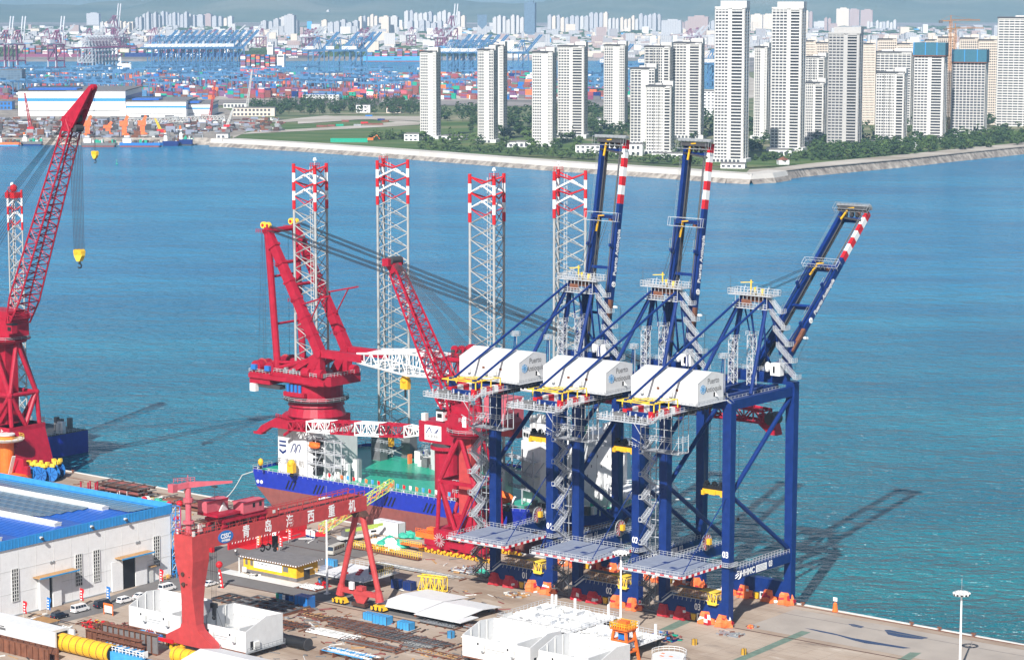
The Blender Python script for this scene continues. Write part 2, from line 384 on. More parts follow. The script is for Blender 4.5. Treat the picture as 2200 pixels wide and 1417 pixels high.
qsheet('green_lane_marking', [G(1922,1420),G(1950,1420),G(1980,1401),G(1955,1400)], 'deck_green', .012)
M['worn_green'] = paint('worn_green', (.13,.19,.15), .85, .2, .6, .7, grimecol=(.25,.21,.17))
for o in bpy.data.objects:
    if o.name.startswith('green_lane'): o.data.materials[0] = M['worn_green']
qsheet('green_lane_marking', [G(1415,1352),G(1445,1352),G(1490,1332),G(1462,1330)], 'worn_green', .012)
m, t_, b_ = _new('puddle'); b_.inputs['Base Color'].default_value = (.01,.014,.06,1); b_.inputs['Roughness'].default_value = .04; M['puddle'] = m
def blob(px): return [G(*p) for p in px]
qsheet('puddle', blob([(1900,1352),(1912,1352),(1930,1356),(1960,1362),(1985,1367),(1995,1369),(1980,1372),(1955,1370),(1930,1367),(1908,1362)]), 'puddle', .016)
qsheet('puddle', blob([(1728,1348),(1750,1351),(1790,1359),(1830,1369),(1870,1376),(1910,1383),(1957,1391),(1940,1392),(1900,1386),(1860,1381),(1832,1374),(1800,1364),(1760,1356)]), 'puddle', .016)
qsheet('puddle', blob([(1822,1339),(1836,1340),(1857,1345),(1850,1348),(1830,1344)]), 'puddle', .016)

# far shore
LZ = 2.5
def fpx(px, z=LZ): return [un(x, y, z) for x, y in px]
shore = [(-900,295),(-200,297),(0,298),(190,298),(440,298),(480,300),(640,309),(900,327),(1200,350),(1450,366),(1560,374),(1610,376),(1660,373),(1730,363),(1830,354),(1950,343),(2060,331),(2200,317),(2500,296),(3200,270)]
back = [(3200,155),(1600,155),(1560,192),(1240,192),(1180,165),(900,156),(300,156),(-900,156)]
mb = MB().mat('scrub'); mb.prism([un(x,y,LZ) for x,y in shore+back], -6, LZ)
struct(mb.done('far_shore_land'))
far = [(3400,157),(1602,157),(1598,126),(1000,124),(600,126),(-1200,128)]
fb = [un(x,y,LZ) for x,y in far]
mb = MB().mat('city_ground'); mb.prism(fb+[(-30000,60000),(40000,60000)], -6, LZ-.3)
struct(mb.done('far_city_land'))
gsheet('port_apron', [(-900,156.5),(900,156.5),(1180,165.5),(1240,192.5),(1560,192.5),(1600,160),(1700,205),(1400,225),(900,222),(400,215),(-900,222)], 'pale_earth', LZ+.3)
gsheet('container_yard_ground', [(-900,212),(900,214),(1500,214),(1500,232),(900,226),(-900,228)], 'city_ground', LZ+.6)
gsheet('dockyard_ground', [(-900,232),(480,232),(560,262),(520,290),(470,297),(190,297),(-900,294)], 'rock', LZ+.3)
gsheet('grass_field', [(500,296),(560,270),(640,256),(900,258),(1030,262),(1030,318),(900,324),(700,308)], 'grass', LZ+.6)
gsheet('dirt_road', [(500,297),(520,288),(640,282),(760,276),(900,268),(905,262),(760,252),(700,248),(560,262),(620,262),(700,258),(800,257),(850,262),(760,270),(640,277),(540,283),(500,292)], 'pale_earth', LZ+.9)
gsheet('dirt_road', [(640,257),(720,249),(905,250),(905,260),(780,256),(700,262),(640,266)], 'pale_earth', LZ+1.2)
gsheet('park_grass', [(900,326),(905,295),(1200,296),(1560,330),(1700,320),(2200,285),(2600,270),(2600,285),(2200,305),(1950,332),(1740,352),(1610,360),(1440,352),(1200,338)], 'grass', LZ+.75)
gsheet('beach', [(1600,374),(1660,371),(1730,361.5),(1830,352.5),(1950,341.5),(2060,329.5),(2200,315.5),(2500,294),(2500,286),(2200,306),(2060,319),(1950,331),(1830,342),(1730,352),(1660,361),(1610,364)], 'pale_earth', LZ+.9)
# sea wall with its pale promenade and dark foot
sw = [(455,300.5),(480,301),(640,310),(900,328),(1200,351),(1450,367),(1560,375),(1610,377),(1660,374),(1690,369)]
P('seawall', (.50,.47,.43), rough=.8, var=.1, grime=.4, grimecol=(.3,.27,.24), scale=.05)
a = [(x, y-14) for x, y in fpx(sw)]; mbw = MB(); 
for (p, q) in zip(a, a[1:]):
    d = Vector((q[0]-p[0], q[1]-p[1], 0)); n = Vector((-d.y, d.x, 0)).normalized()
    if n.y < 0: n = -n
    P0, Q0 = Vector((*p,0)), Vector((*q,0))
    mbw.mat('rock'); mbw._add([P0-n*4+Vector((0,0,SEA-1)), Q0-n*4+Vector((0,0,SEA-1)), Q0+Vector((0,0,.2)), P0+Vector((0,0,.2))], [(0,1,2,3)])
    mbw.mat('seawall'); mbw._add([P0+Vector((0,0,.2)), Q0+Vector((0,0,.2)), Q0+n*2+Vector((0,0,4.5)), P0+n*2+Vector((0,0,4.5)), Q0+n*20+Vector((0,0,4.6)), P0+n*20+Vector((0,0,4.6)), Q0+n*21+Vector((0,0,LZ)), P0+n*21+Vector((0,0,LZ))], [(0,1,2,3),(3,2,4,5),(5,4,6,7)])
struct(mbw.done('sea_wall'))

ra = fpx([p for p in shore if p[0] <= 480]); rb = fpx([p for p in shore if p[0] >= 1610])
for line in (ra, rb):
    q = MB().mat('rock')
    for (x0, y0), (x1, y1) in zip(line, line[1:]): q._add([(x0,y0-9,SEA-1),(x1,y1-9,SEA-1),(x1,y1,LZ+1.0),(x0,y0,LZ+1.0),(x1,y1+4,LZ+1.0),(x0,y0+4,LZ+1.0)], [(0,1,2,3),(3,2,4,5)])
    struct(q.done('shore_revetment'))
# hills: ridges far away
def hill(name, px0, px1, dist, peaks, seed, base=0):
    """ridge whose skyline follows peaks (photo x, metres high), a real sheet 5 km deep"""
    random.seed(seed); nx, ny = 110, 16; mb = MB().mat('hill_forest')
    x0 = (px0-1100)/FPX*dist; x1 = (px1-1100)/FPX*dist; dep = dist*.22
    ph = [random.uniform(0, 6.3) for _ in range(14)]
    def prof(u):
        px = px0+(px1-px0)*u
        for (a_, ha), (b__, hb) in zip(peaks, peaks[1:]):
            if a_ <= px <= b__: k = (px-a_)/(b__-a_); k = k*k*(3-2*k); h = ha+(hb-ha)*k; break
        else: h = peaks[0][1] if px < peaks[0][0] else peaks[-1][1]
        return h*(1+.05*sin(px*.045+ph[0])+.03*sin(px*.11+ph[1])+.015*sin(px*.3+ph[2]))
    vs = []
    for j in range(ny+1):
        v = j/ny
        for i in range(nx+1):
            u = i/nx; k = sin(pi*min(1, v*1.0)/1.0)
            sp = 1+.22*sin(u*40+ph[3]+v*5)*(1-v)+.14*sin(u*95+ph[4]-v*9)
            vs.append((x0+(x1-x0)*u, dist+dep*(v-.5), base-5+prof(u)*max(0, k)*(sp if v < .5 else 1)**(1 if v < .45 else 0)))
    fs = [(j*(nx+1)+i, j*(nx+1)+i+1, (j+1)*(nx+1)+i+1, (j+1)*(nx+1)+i) for j in range(ny) for i in range(nx)]
    mb._add(vs, fs); o = mb.done(name); 
    for p in o.data.polygons: p.use_smooth = True
    return struct(o)
hill('far_hills', -700, 2900, 21000, [(-700,330),(-100,210),(120,170),(420,140),(760,130),(930,160),(1150,175),(1330,210),(1600,190),(1900,230),(2200,210),(2900,260)], 3)
hill('near_hills', -700, 2900, 14500, [(-700,120),(150,90),(380,130),(620,190),(820,160),(950,120),(1130,90),(1290,220),(1430,275),(1560,255),(1700,250),(1900,262),(2060,210),(2200,170),(2500,250),(2900,180)], 9)
# haze: a closed box of thin pale air round the camera and everything
hz = MB().mat('black'); hz.box(-17000,17000,-900,26500,SEA-1,560)
ho = hz.done('haze'); stuff(ho)
hm = bpy.data.materials.new('haze_air'); hm.use_nodes = True; n_ = hm.node_tree.nodes; n_.clear()
vo = n_.new('ShaderNodeVolumePrincipled'); ou = n_.new('ShaderNodeOutputMaterial'); vo.inputs['Density'].default_value = HAZE = 3.5e-5
vo.inputs['Color'].default_value = (.42,.68,1,1); vo.inputs['Anisotropy'].default_value = -.28
hm.node_tree.links.new(vo.outputs[0], ou.inputs['Volume']); ho.data.materials[0] = hm
# ---------------- ship-to-shore cranes ----------------
P('stripe_red', (.55,.012,.02), rough=.45, grime=.1)
def lumpy(mb, c, sx, sy, sz, mats, seed):
    """a wheel set wrapped in tarpaulin: an uneven box of folds"""
    rnd = random.Random(seed); nu, nv = 12, 5; vs = []; ring = []
    for j in range(nv+1):
        v = j/nv
        for i in range(nu):
            a = 2*pi*i/nu; k = 1/max(abs(cos(a)), abs(sin(a))); k = min(k, 1.3)
            w = (1.12-.42*v**1.5)*(1+.16*(-1)**i)+rnd.uniform(-.10, .10)
            vs.append((c[0]+sx*cos(a)*k*w*.8, c[1]+sy*sin(a)*k*w*.9, c[2]+sz*v+rnd.uniform(-.08,.08)*sz*(0 < v)))
    o = len(mb.v); mb.v += vs
    for j in range(nv):
        for i in range(nu):
            q = (o+j*nu+i, o+j*nu+(i+1)%nu, o+(j+1)*nu+(i+1)%nu, o+(j+1)*nu+i)
            mb.mat(mats[0] if rnd.random() < .72 or j > 3 else mats[1] if rnd.random() < .6 else mats[2]); mb.f.append(q); mb.m.append(mb.cur)
    mb.mat(mats[0]); mb.f.append(tuple(range(o+nv*nu, o+(nv+1)*nu))); mb.m.append(mb.cur)
WHL = MB().mat('steel_dark').wheel((0,0,0),.42,.5,(0,1,0),10).mesh('wheel')
def sts_crane(num, s0, boom_deg, label):
    C = thing('container_crane', label, 'crane', W(s0,0,0), PHI, 'blue ship-to-shore container cranes in a row on the quay')
    N = 'navy'; S = (0.0, -20.0)
    # legs: each a tapered box, with a flared foot on the sill
    for s in S:
        for t in (0.0, 30.5):
            mb = MB().mat(N); top = 60.6 if t == 0 else 62.5
            mb.beam((s,t,1.9), (s,t,16), 2.3, 2.2, up=(0,1,0)); mb.beam((s,t,16.0), (s,t,top-1.3), 2.3, 2.3, up=(0,1,0), w2=2.7, h2=2.4)
            d = 1 if s == S[1] else -1
            mb.prism([(s-1.13*d,1.9),(s+6.6*d,1.9),(s+4.9*d,6.4),(s-1.13*d,6.4)], t-1.12, t+1.12, 'y')
            mb.box(s-1.2, s+1.2, t-1.2, t+1.2, top-12, top-11.8); mb.box(s-1.2, s+1.2, t-1.2, t+1.2, 16.1, 16.3)
            leg = mb.done('leg', C)
            if s == 0 and t == 0:
                text('leg_number', num, 2.3, 'white_paint', leg, (s, t-1.19, 19.3), R_NT, bold=.06, sx=.85)
    # sill beams along the rails
    for t in (0.0, 30.5):
        mb = MB().mat(N); mb.box(-15.2, -4.8, t-1.05, t+1.05, 2.4, 6.3)
        for k in range(9): mb.box(-14.9+k*1.22, -14.75+k*1.22, t-1.12, t+1.12, 5.3, 6.28)
        sill = mb.done('sill_beam', C)
        if t == 0: text('sill_number', num, 2.5, 'white_paint', sill, (-8.6, t-1.12, 4.1), R_NT, bold=.05, sx=.8)
    # frames across the quay
    for s in S:
        mb = MB().mat(N); mb.box(s-.9, s+.9, 1.1, 29.4, 12.1, 14.7); pb = mb.done('portal_beam', C)
        if s == 0:
            text('maker_mark', 'HHMC', 2.3, 'white_paint', pb, (s+.95, 8.2, 13.3), R_PS, bold=.08)
            text('beam_number', num, 2.3, 'white_paint', pb, (s+.95, 19.3, 13.5), R_PS, bold=.05, sx=.8)
            q = MB().mat('white_paint'); q.box(.93, .99, 12.2, 17.4, 12.4, 14.3); q.mat('deck_grey')
            for k in range(4): q.box(.99, 1.0, 12.6, 17.0-.4*(k%2), 12.75+k*.38, 12.85+k*.38)
            q.done('name_plate', pb)
            q = MB().mat('white_paint'); pts = [(cos(a)*1.1, sin(a)*1.1) for a in [rad(x) for x in range(-100, 150, 25)]]
            for (y0, z0), (y1, z1) in zip(pts, pts[1:]): q.beam((.98, 3.6+y0, 13.3+z0), (.98, 3.6+y1, 13.3+z1), .08, .45, up=(1,0,0))
            q.beam((.98, 2.2, 12.6), (.98, 3.9, 13.4), .08, .4, up=(1,0,0)); q.beam((.98, 2.2, 13.3), (.98, 3.9, 13.9), .08, .3, up=(1,0,0)); q.done('maker_logo', pb)
        mb = MB().mat('rail_white'); 
        for e in (-.9, .9): mb.rail([(s+e,1.4,14.7),(s+e,28.8,14.7)], 1.1, 1.5, .05)
        stuff(mb.done('hand_rail', pb)); 
        mb = MB().mat(N); mb.box(s-.8, s+.8, 1.1, 29.4, 57.4, 59.9); mb.done('upper_beam', C)
        mb = MB().mat(N); mb.tube((s, 1, 34.8), (s, 29.6, 57.2), .62, 8); mb.done('brace', C)
        mb = MB().mat(N); mb.tube((s, 1, 34.8), (s, 29.8, 15.5), .62, 8); mb.done('brace', C)
    for t, z in ((30.5, 60.3), (0.0, 57.6)):
        mb = MB().mat(N); mb.box(-18.7, -1.3, t-.95, t+.95, z, z+2.8); cb = mb.done('cross_beam', C)
        mb = MB().mat('rail_white'); mb.rail([(-18.7,t-.95,z+2.8),(-1.3,t-.95,z+2.8)], 1.1, 1.8, .05); mb.rail([(-18.7,t+.95,z+2.8),(-1.3,t+.95,z+2.8)], 1.1, 1.8, .05); stuff(mb.done('hand_rail', cb))
        if t:
            mb = MB().mat(N); mb.tube((-20,t-1,z-1),(-0,t-1,z-2),.3,6)
            mb.done('tie_rod', C)
    # girders: back reach striped red and white
    for s in (-6.0, -14.0):
        mb = MB().mat(N); mb.box(s-.65, s+.65, -14.6, 32.0, 57.8, 59.9)
        for k, y in enumerate([-27.0+k*2.5 for k in range(5)]):
            mb.mat('stripe_red' if k%2 == 0 else 'white_paint'); mb.box(s-.65, s+.65, y, y+2.5, 57.8, 59.9)
        g = mb.done('girder', C)
        mb = MB().mat('rail_white'); e = .65 if s == -6 else -.65; e2 = e*2.4
        mb.box(min(s+e,s+e2), max(s+e,s+e2), -27, 31, 58.35, 58.45); mb.rail([(s+e2,-27,58.4),(s+e2,31,58.4)], 1.15, 1.8, .05); 
        mb.mat('steel_dark')
        for k in range(26): mb.box(min(s+e,s+e2), max(s+e,s+e2), -12+k*1.7, -11.8+k*1.7, 57.5, 58.3)
        stuff(mb.done('catwalk', g))
    for y in (-26.6, -15, 12, 20, 31): MB().mat(N).box(-13.35, -6.65, y-.4, y+.4, 58.1, 59.4).done('girder_tie', C)
    # rear service platform: white frames, yellow gantry
    mb = MB().mat('rail_white'); mb.box(-19.5, -4.0, -31.5, -27.2, 57.3, 57.5)
    mb.rail([(-19.5,-27.2,57.5),(-19.5,-31.5,57.5),(-4,-31.5,57.5),(-4,-27.2,57.5),(-1.6,-24,58.4)], 1.2, 1.1, .07)
    for k in range(12): mb.box(-18.8+k*1.2, -18.5+k*1.2, -30.8+(k%3)*.8, -30.5+(k%3)*.8, 57.5, 58.9+(k*7%5)*.25)
    for k in range(6): mb.beam((-18+k*2.5,-28.5,57.5),(-17.2+k*2.5,-28.3,59.2),.1); mb.rail([(-18+k*2.5,-29,57.5),(-16+k*2.5,-29,57.5)],1.1,1,.06)
    mb.beam((-4,-29,57.5),(-3.2,-25.2,60.0),.14,.5)
    mb.mat('steel_grey'); mb.box(-15.6,-12.4,-30.2,-28.3,57.5,59.3); mb.mat('steel_dark'); mb.box(-10.8,-8.2,-30,-28.4,57.5,58.7); mb.box(-7.4,-5.6,-30,-29,57.5,58.4)
    rp = mb.done('service_platform', C)
    mb = MB().mat('safety_yellow')
    for y in (-25.5, -22.5): mb.beam((-15.8,y,62.0),(-4.6,y,62.0),.22)
    for x in (-15.8,-12,-8.3,-4.6): mb.beam((x,-28,62.0),(x,-17,62.0) if x > -7 else (x,-20.5,62),.2); 
    for x, y in ((-15.8,-25.5),(-15.8,-22),(-4.6,-27.5),(-4.6,-25),(-4.6,-21),(-4.6,-17),(-10,-20.5)): mb.beam((x,y,59.9),(x,y,62),.24)
    mb.beam((-15.8,-28,62),(-4.6,-28,62),.24); mb.beam((-12,-20.5,62),(-4.6,-17,62),.18); mb.beam((-15.8,-25.5,62),(-12,-22.5,62),.16); mb.beam((-8.3,-28,62),(-4.6,-22.5,62),.16); mb.beam((-15.8,-28,62),(-12,-25,62),.16)
    mb.done('service_gantry', C)
    # hanging lift cage under the back reach
    mb = MB().mat('rail_white')
    for z in (46.4, 49.4, 52.5, 55.5):
        for (a, b_) in (((-17,-3.5),(-5,-3.5)),((-5,-3.5),(-5,1)),((-17,-3.5),(-17,1))):
            mb.beam((a[0]-3,a[1]-8,z),(b_[0]-3,b_[1]-8,z),.13)
    for x in (-20,-18.5,-15,-12.5,-10.3,-8):
        mb.beam((x,-11.5,46.4),(x,-11.5,57.5),.15)
        if x < -10: mb.beam((x,-11.5,46.4),(x+2,-11.5,49.5),.1)
    for y in (-11.5,-9.5,-7): mb.beam((-8,y,46.4),(-8,y,57.5),.17)
    mb.box(-20,-8,-11.4,-7,46.2,46.4); mb.rail([(-20,-11.5,49.4),(-8,-11.5,49.4),(-8,-7,49.4)],1.1,1.3,.06)
    mb.beam((-24,-10,49),(-20,-8,46.4),.14); mb.beam((-23.4,-10,53),(-20,-8,46.4),.14); mb.rail([(-24,-11,47),(-20,-11,46.4)],1.1,1,.07)
    stuff(mb.done('lift_cage', C))
    # stair tower beside the landside left leg
    mb = MB().mat('rail_white'); mb.stair((-23.3,-1.7,17.0), (0,-4.6,0), 3.05, 10, 1.0, (1,0,0))
    for k in range(7): mb.beam((-21.1,-1.4,16.5+k*4.7),(-23.5,-1.7,16.5+k*4.7),.16)
    mb.mat('galv')
    for x, y in ((-24.0,-1.2),(-22.2,-1.2)): mb.beam((x,y,2),(x,y,47),.2)
    mb.mat('steel_grey'); mb.stair((-23.3,-1.5,1.2), (0,-4.6,0), 2.6, 5, 1.0, (1,0,0)); 
    stuff(mb.done('stair_tower', C))
    # machinery house
    mb = MB().mat('module_white'); mb.box(-21.2,-.5,-14.0,-2.2,60.35,60.6)
    mb.prism([(-14,60.6),(-2.2,60.6),(-2.2,67.2),(-5.6,68.0),(-7.8,68.2),(-14,66.0)], -21.2, -.5, 'x')
    mh = mb.done('machinery_house', C)
    mb = MB().mat('offwhite')
    for x in (-14.2,-7.9): mb.box(x-.06,x+.06,-14.05,-14.0,60.7,66.0); mb.beam((x,-14,66.03),(x,-7.8,68.23),.14,.05); mb.beam((x,-7.8,68.23),(x,-5.6,68.03),.14,.05)
    for x in (-21.2,-.5): mb.beam((x,-14.02,66.0),(x,-7.8,68.22),.12,.12); mb.beam((x,-14.02,60.6),(x,-14.02,66),.1,.1)
    mb.done('panel_joint', mh)
    for x in (-13.2,-7.3): MB().mat('rust').box(x,x+.8,-14.12,-14.0,63.4,64.0).done('vent', mh)
    for x in (-12,-9,-18): MB().mat('offwhite').box(x,x+.9,-14.7,-14.0,61.9,63.1).mat('galv').box(x+.1,x+.8,-14.75,-14.7,61.7,62.0).done('air_unit', mh)
    MB().mat('black').box(-.5,-.4,-6.8,-6.2,61.8,62.9).mat('module_white').prism([(-.5,61.8),(.5,61.8),(-.5,63.0)],-6.1,-6.0,'y').done('door', mh)
    text('house_lettering', 'Puerto\nAntioquia', 2.1, 'steel_grey', mh, (-.46,-7.0,64.9), R_PS, ext=.01, align='CENTER', sx=.92)
    lg = MB().mat('light_blue')
    for k in range(8):
        a = k*pi/4; lg.beam((-.45,-11.7,64.2),(-.45,-11.7+1.15*cos(a),64.2+1.15*sin(a)),.05,.07,up=(1,0,0))
        lg.beam((-.45,-11.7+1.15*cos(a),64.2+1.15*sin(a)),(-.45,-11.7+1.15*cos(a+pi/4),64.2+1.15*sin(a+pi/4)),.05,.08,up=(1,0,0))
        lg.beam((-.45,-11.7+.6*cos(a),64.2+.6*sin(a)),(-.45,-11.7+.6*cos(a+pi/4),64.2+.6*sin(a+pi/4)),.05,.08,up=(1,0,0))
    lg.done('port_logo', mh)
    mb = MB().mat('rail_white'); mb.rail([(-21.4,-14.9,60.4),(-.3,-14.9,60.4),(-.3,-1.8,60.4)],.9,1.2,.045); mb.box(-21.4,-.3,-14.9,-14,60.25,60.33); mb.box(-.5,.5,-14.9,-1.5,60.25,60.33)
    mb.beam((.6,-2,60.3),(.6,2.4,57.6),.12,.4); mb.beam((.6,-2,61.4),(.6,2.4,58.7),.1)
    stuff(mb.done('hand_rail', mh))
    mb = MB().mat('steel_dark'); mb.box(-20.6,-1,-13.4,-2.8,59.95,60.25); mb.box(-12,-8,-12,-4,56.3,57.6); mb.done('house_frame', C)
    # apex frame over the water side legs
    A = ((-6.0,27.0,83.6),(-14.0,27.0,83.6))
    for i, s in enumerate(S):
        for nm, q, r in (('apex_leg',(s,30.5,62.4),.75),('apex_leg',(s+(1.4 if i else -1.4),12.0,59.8),.55),('backstay',(-6.0 if i == 0 else -14.0,-26.3,61.6),.34)):
            mb = MB().mat(N); mb.tube(A[i], q, r, 8); mb.done(nm, C)
    mb = MB().mat(N)
    for x in (-6.0,-14.0): mb.prism([(-27,59.9),(-24,59.9),(-26,62.4),(-27,62.4)],x-.3,x+.3,'x')
    stuff(mb.done('stay_bracket', C))
    mb = MB().mat(N); mb.tube(A[0], A[1], .6, 8); mb.mat('rust').box(-12.6,-7.4,26.2,27.8,82.3,84.0)
    mb.mat(N); mb.tube((-8,27.3,83),(-8.6,31.5,63),.28,6); mb.tube((-12,27.3,83),(-11.4,31.5,63),.28,6)
    mb.done('apex_beam', C)
    mb = MB().mat('rail_white'); mb.box(-17.2,-3.4,24.6,29.4,84.1,84.3); mb.rail([(-17.2,24.6,84.3),(-3.4,24.6,84.3),(-3.4,29.4,84.3),(-17.2,29.4,84.3),(-17.2,24.6,84.3)],1.4,1.1,.08)
    mb.rail([(-15.4,24.4,80.8),(-4.6,24.4,80.8)],1.2,1.1,.08); mb.box(-15.4,-4.6,24.4,26.4,80.6,80.8)
    for k in range(9): mb.beam((-15+k*1.25,25,80.8),(-15+k*1.25,25,84.2),.12); mb.beam((-15+k*1.25,24.8,84.3),(-14.6+k*1.25,25.4,86.0+(k%3)*.4),.14)
    mb.mat('rust').box(-13,-10,24.9,25.6,81.2,83); 
    mb.mat('safety_yellow').beam((-11,26.5,84.3),(-11,26.5,88.2),.28).beam((-14.6,27,87.2),(-10.4,26.5,87.6),.22).box(-7.4,-6.6,25.6,26.4,84.3,86.0).box(-9.4,-8.9,25.4,26,84.3,86.4)
    mb.mat('steel_dark').tube((-16.6,25,84),(-16.6,25,89),.07,4); mb.tube((-3.8,25,84),(-3.8,25,88),.07,4)
    mb.done('apex_platform', C)
    # stair down the right apex leg
    mb = MB().mat('rail_white'); 
    for k in range(5):
        z1 = 84.0-k*4.35; z0 = z1-4.0; x0 = -4.9+k*1.05
        for o in (0, 1.0):
            for dz in (0, .6, 1.2): mb.beam((x0-.6,25.8+o,z1+dz),(x0+3.2,25.8+o+k*.3,z0+dz),.11)
            for j in range(5): f = j/4; mb.beam((x0-.6+3.8*f,25.8+o+k*.3*f,z1-4.0*f),(x0-.6+3.8*f,25.8+o+k*.3*f,z1-4*f+1.2),.09)
        for j in range(9): f = (j+.5)/9; mb.box(x0-.8+3.8*f,x0-.4+3.8*f,25.8+k*.3*f,26.8+k*.3*f,z1-4*f-.05,z1-4*f)
        mb.box(x0+3.2,x0+4.6,25.4+k*.3,27.2+k*.3,z0-.1,z0); mb.rail([(x0+3.2,25.4+k*.3,z0),(x0+4.6,25.4+k*.3,z0),(x0+4.6,27.2+k*.3,z0)],1.1,.8,.07)
        if k: mb.beam((x0-.6,26.3,z1),(x0+3.4,26.3,z1+.35),.1); 
    stuff(mb.done('apex_stair', C))
    # lattice masts on the water side cross beam
    for x in (-15.6,-9.6):
        mb = MB().mat('rail_white'); h = 12 if x < -12 else 13.5
        mb.lattice([(x-.9,24.2,60),(x+.9,24.2,60),(x+.9,26,60),(x-.9,26,60)],[(x-.9,24.2,60+h),(x+.9,24.2,60+h),(x+.9,26,60+h),(x-.9,26,60+h)],8,.12,.08)
        mb.rail([(x-1.2,23.9,60+h),(x+1.2,23.9,60+h),(x+1.2,26.3,60+h)],1.1,1,.07); stuff(mb.done('latch_tower', C))
    mb = MB().mat('white_paint').box(-4.6,-1.6,26.6,28.6,62.9,66.2).mat('black').box(-3.8,-3.2,26.5,26.6,63.6,65.4).mat('white_paint').sphere((-5.8,27,65),1.0,8,5,(1,1,1.4)); mb.done('boom_station', C)
    # landside aerial masts
    for x in (-17.5,-6.0):
        mb = MB().mat(N); 
        for d in ((-.5,-.5),(.6,-.5),(0,.7)): mb.tube((x+d[0]*1.3,6+d[1]*1.3,59.9),(x+d[0]*.4,6+d[1]*.4,69.8),.13,5)
        mb.mat('rail_white').box(x-1,x+1,5.2,6.8,69.8,69.9); mb.rail([(x-1,5.2,69.9),(x+1,5.2,69.9),(x+1,6.8,69.9),(x-1,6.8,69.9),(x-1,5.2,69.9)],1.1,1,.07); mb.beam((x+.8,5.5,59.9),(x+.8,5.5,70),.14); mb.done('sheave_tower', C)
    # landside platform at portal height
    z = 16.6; mb = MB().mat('deck_grey'); mb.box(-20.8,-1.0,-19.4,-1.3,z-.35,z); mb.mat('navy')
    for x in (-13.6,-7.4): mb.box(x-.22,x+.22,-19.2,-1.5,z+.01,z+.04)
    for x, y, w_, l_ in ((-4.5,-16.5,1.6,1.1),(-14,-8,.9,.7),(-9,-12,.9,.7),(-3.6,-7,.8,.6)): mb.box(x-w_,x+w_,y-l_,y+l_,z,z+.03); 
    mb.mat('deck_grey'); mb.box(-5.9,-3.1,-17.4,-15.6,z+.03,z+.06)
    lp = mb.done('hatch_platform', C)
    mb = MB()
    for k in range(14): mb.mat('stripe_red' if k%2 else 'white_paint'); mb.box(-1.0,-.9,-19.4+k*1.3,-18.1+k*1.3,z-.6,z+.05); mb.box(-20.8+k*1.42,-19.4+k*1.42,-19.55,-19.4,z-.6,z+.05)
    mb.done('edge_stripe', lp)
    mb = MB().mat('rail_white'); mb.rail([(-20.8,-1.4,z),(-20.8,-19.4,z),(-1.0,-19.4,z),(-1.0,-1.4,z)],1.15,1.3,.045); mb.rail([(-20.8,-1.5,z),(-1,-1.5,z)],1.15,1.3,.045)
    mb.rail([(-20.8,-20.4,z-.4),(-1,-20.4,z-.4)],1.1,2.6,.04); mb.box(-20.8,-1,-20.5,-19.6,z-.45,z-.38)
    mb.box(-1.0,1.9,-1.9,-1.2,z-.4,z-.3); mb.box(1.2,1.9,-1.9,1.6,z-.4,z-.3); mb.rail([(-1.2,-1.9,z-.3),(1.9,-1.9,z-.3),(1.9,1.6,z-.3)],1.1,.6,.06)
    stuff(mb.done('hand_rail', lp))
    for x, y in ((-19.6,-17.8),(-2.2,-17.8)):
        MB().mat(N).tube((x,y,z),(0 if x > -10 else -20,-1.0,34.8),.13,6).done('stay_rod', C)
    # trolley, cab, ropes, head block and spreader
    ty = 7.5; hz_ = {'03': 34.5, '02': 43.0, '01': 42.5}[num]; ty = {'03': 8.0, '02': 6.5, '01': 6.5}[num]; tx = {'03': -9.8, '02': -9.0, '01': -9.0}[num]
    mb = MB().mat('steel_dark'); mb.box(-13.4,-6.6,ty-3.5,ty+3.5,56.4,57.6); mb.mat('galv'); mb.rail([(-13.4,ty-3.5,56.4),(-6.6,ty-3.5,56.4),(-6.6,ty+3.5,56.4)],1.1,1,.06); tr = mb.done('trolley', C)
    mb = MB().mat('rope')
    for x in (-2.6,-2.2,2.2,2.6):
        for y in (-.9,.9): mb.tube((tx+x*.9,ty+y,56.4),(tx+x,ty+y,hz_+1.5),.05,4)
    mb.done('hoist_rope', tr)
    mb = MB().mat('black'); mb.box(tx-3,tx+3,ty-.9,ty+.9,hz_-.3,hz_+.7)
    for x in (-2.4,0,2.4): mb.wheel((tx+x,ty,hz_+1.1),.75,.5,(0,1,0),12); mb.box(tx+x-.5,tx+x+.5,ty-1,ty+1,hz_-.2,hz_+1)
    mb.done('head_block', tr)
    mb = MB().mat('yellow'); mb.box(tx-3.2,tx+3.2,ty-.8,ty+.8,hz_-1.6,hz_-.3); mb.box(tx-3.4,tx-2.6,ty-1.2,ty+1.2,hz_-2.0,hz_-.8); mb.box(tx+2.6,tx+3.4,ty-1.2,ty+1.2,hz_-2,hz_-.8); mb.box(tx-1,tx+1,ty-1.1,ty-.8,hz_-1.7,hz_-.6)
    mb.mat('stripe_red').box(tx+3.4,tx+3.55,ty-1,ty+1,hz_-1.8,hz_-.6); mb.done('spreader', tr)
    # cable reel on the far portal beam
    rc = Vector((-19.0+.6, 17.5, 17.0)); mb = MB().mat('tarp_red'); 
    for k in range(24):
        a = 2*pi*k/24; mb.mat('tarp_red' if k%2 else 'rail_white'); mb.beam(rc+Vector((0,.4*cos(a),.4*sin(a))), rc+Vector((0,2.3*cos(a),2.3*sin(a))),.1,.12)
        mb.mat('silver'); mb.beam(rc+Vector((0,2.3*cos(a),2.3*sin(a))), rc+Vector((0,2.3*cos(a+pi/12),2.3*sin(a+pi/12))),.3,.12)
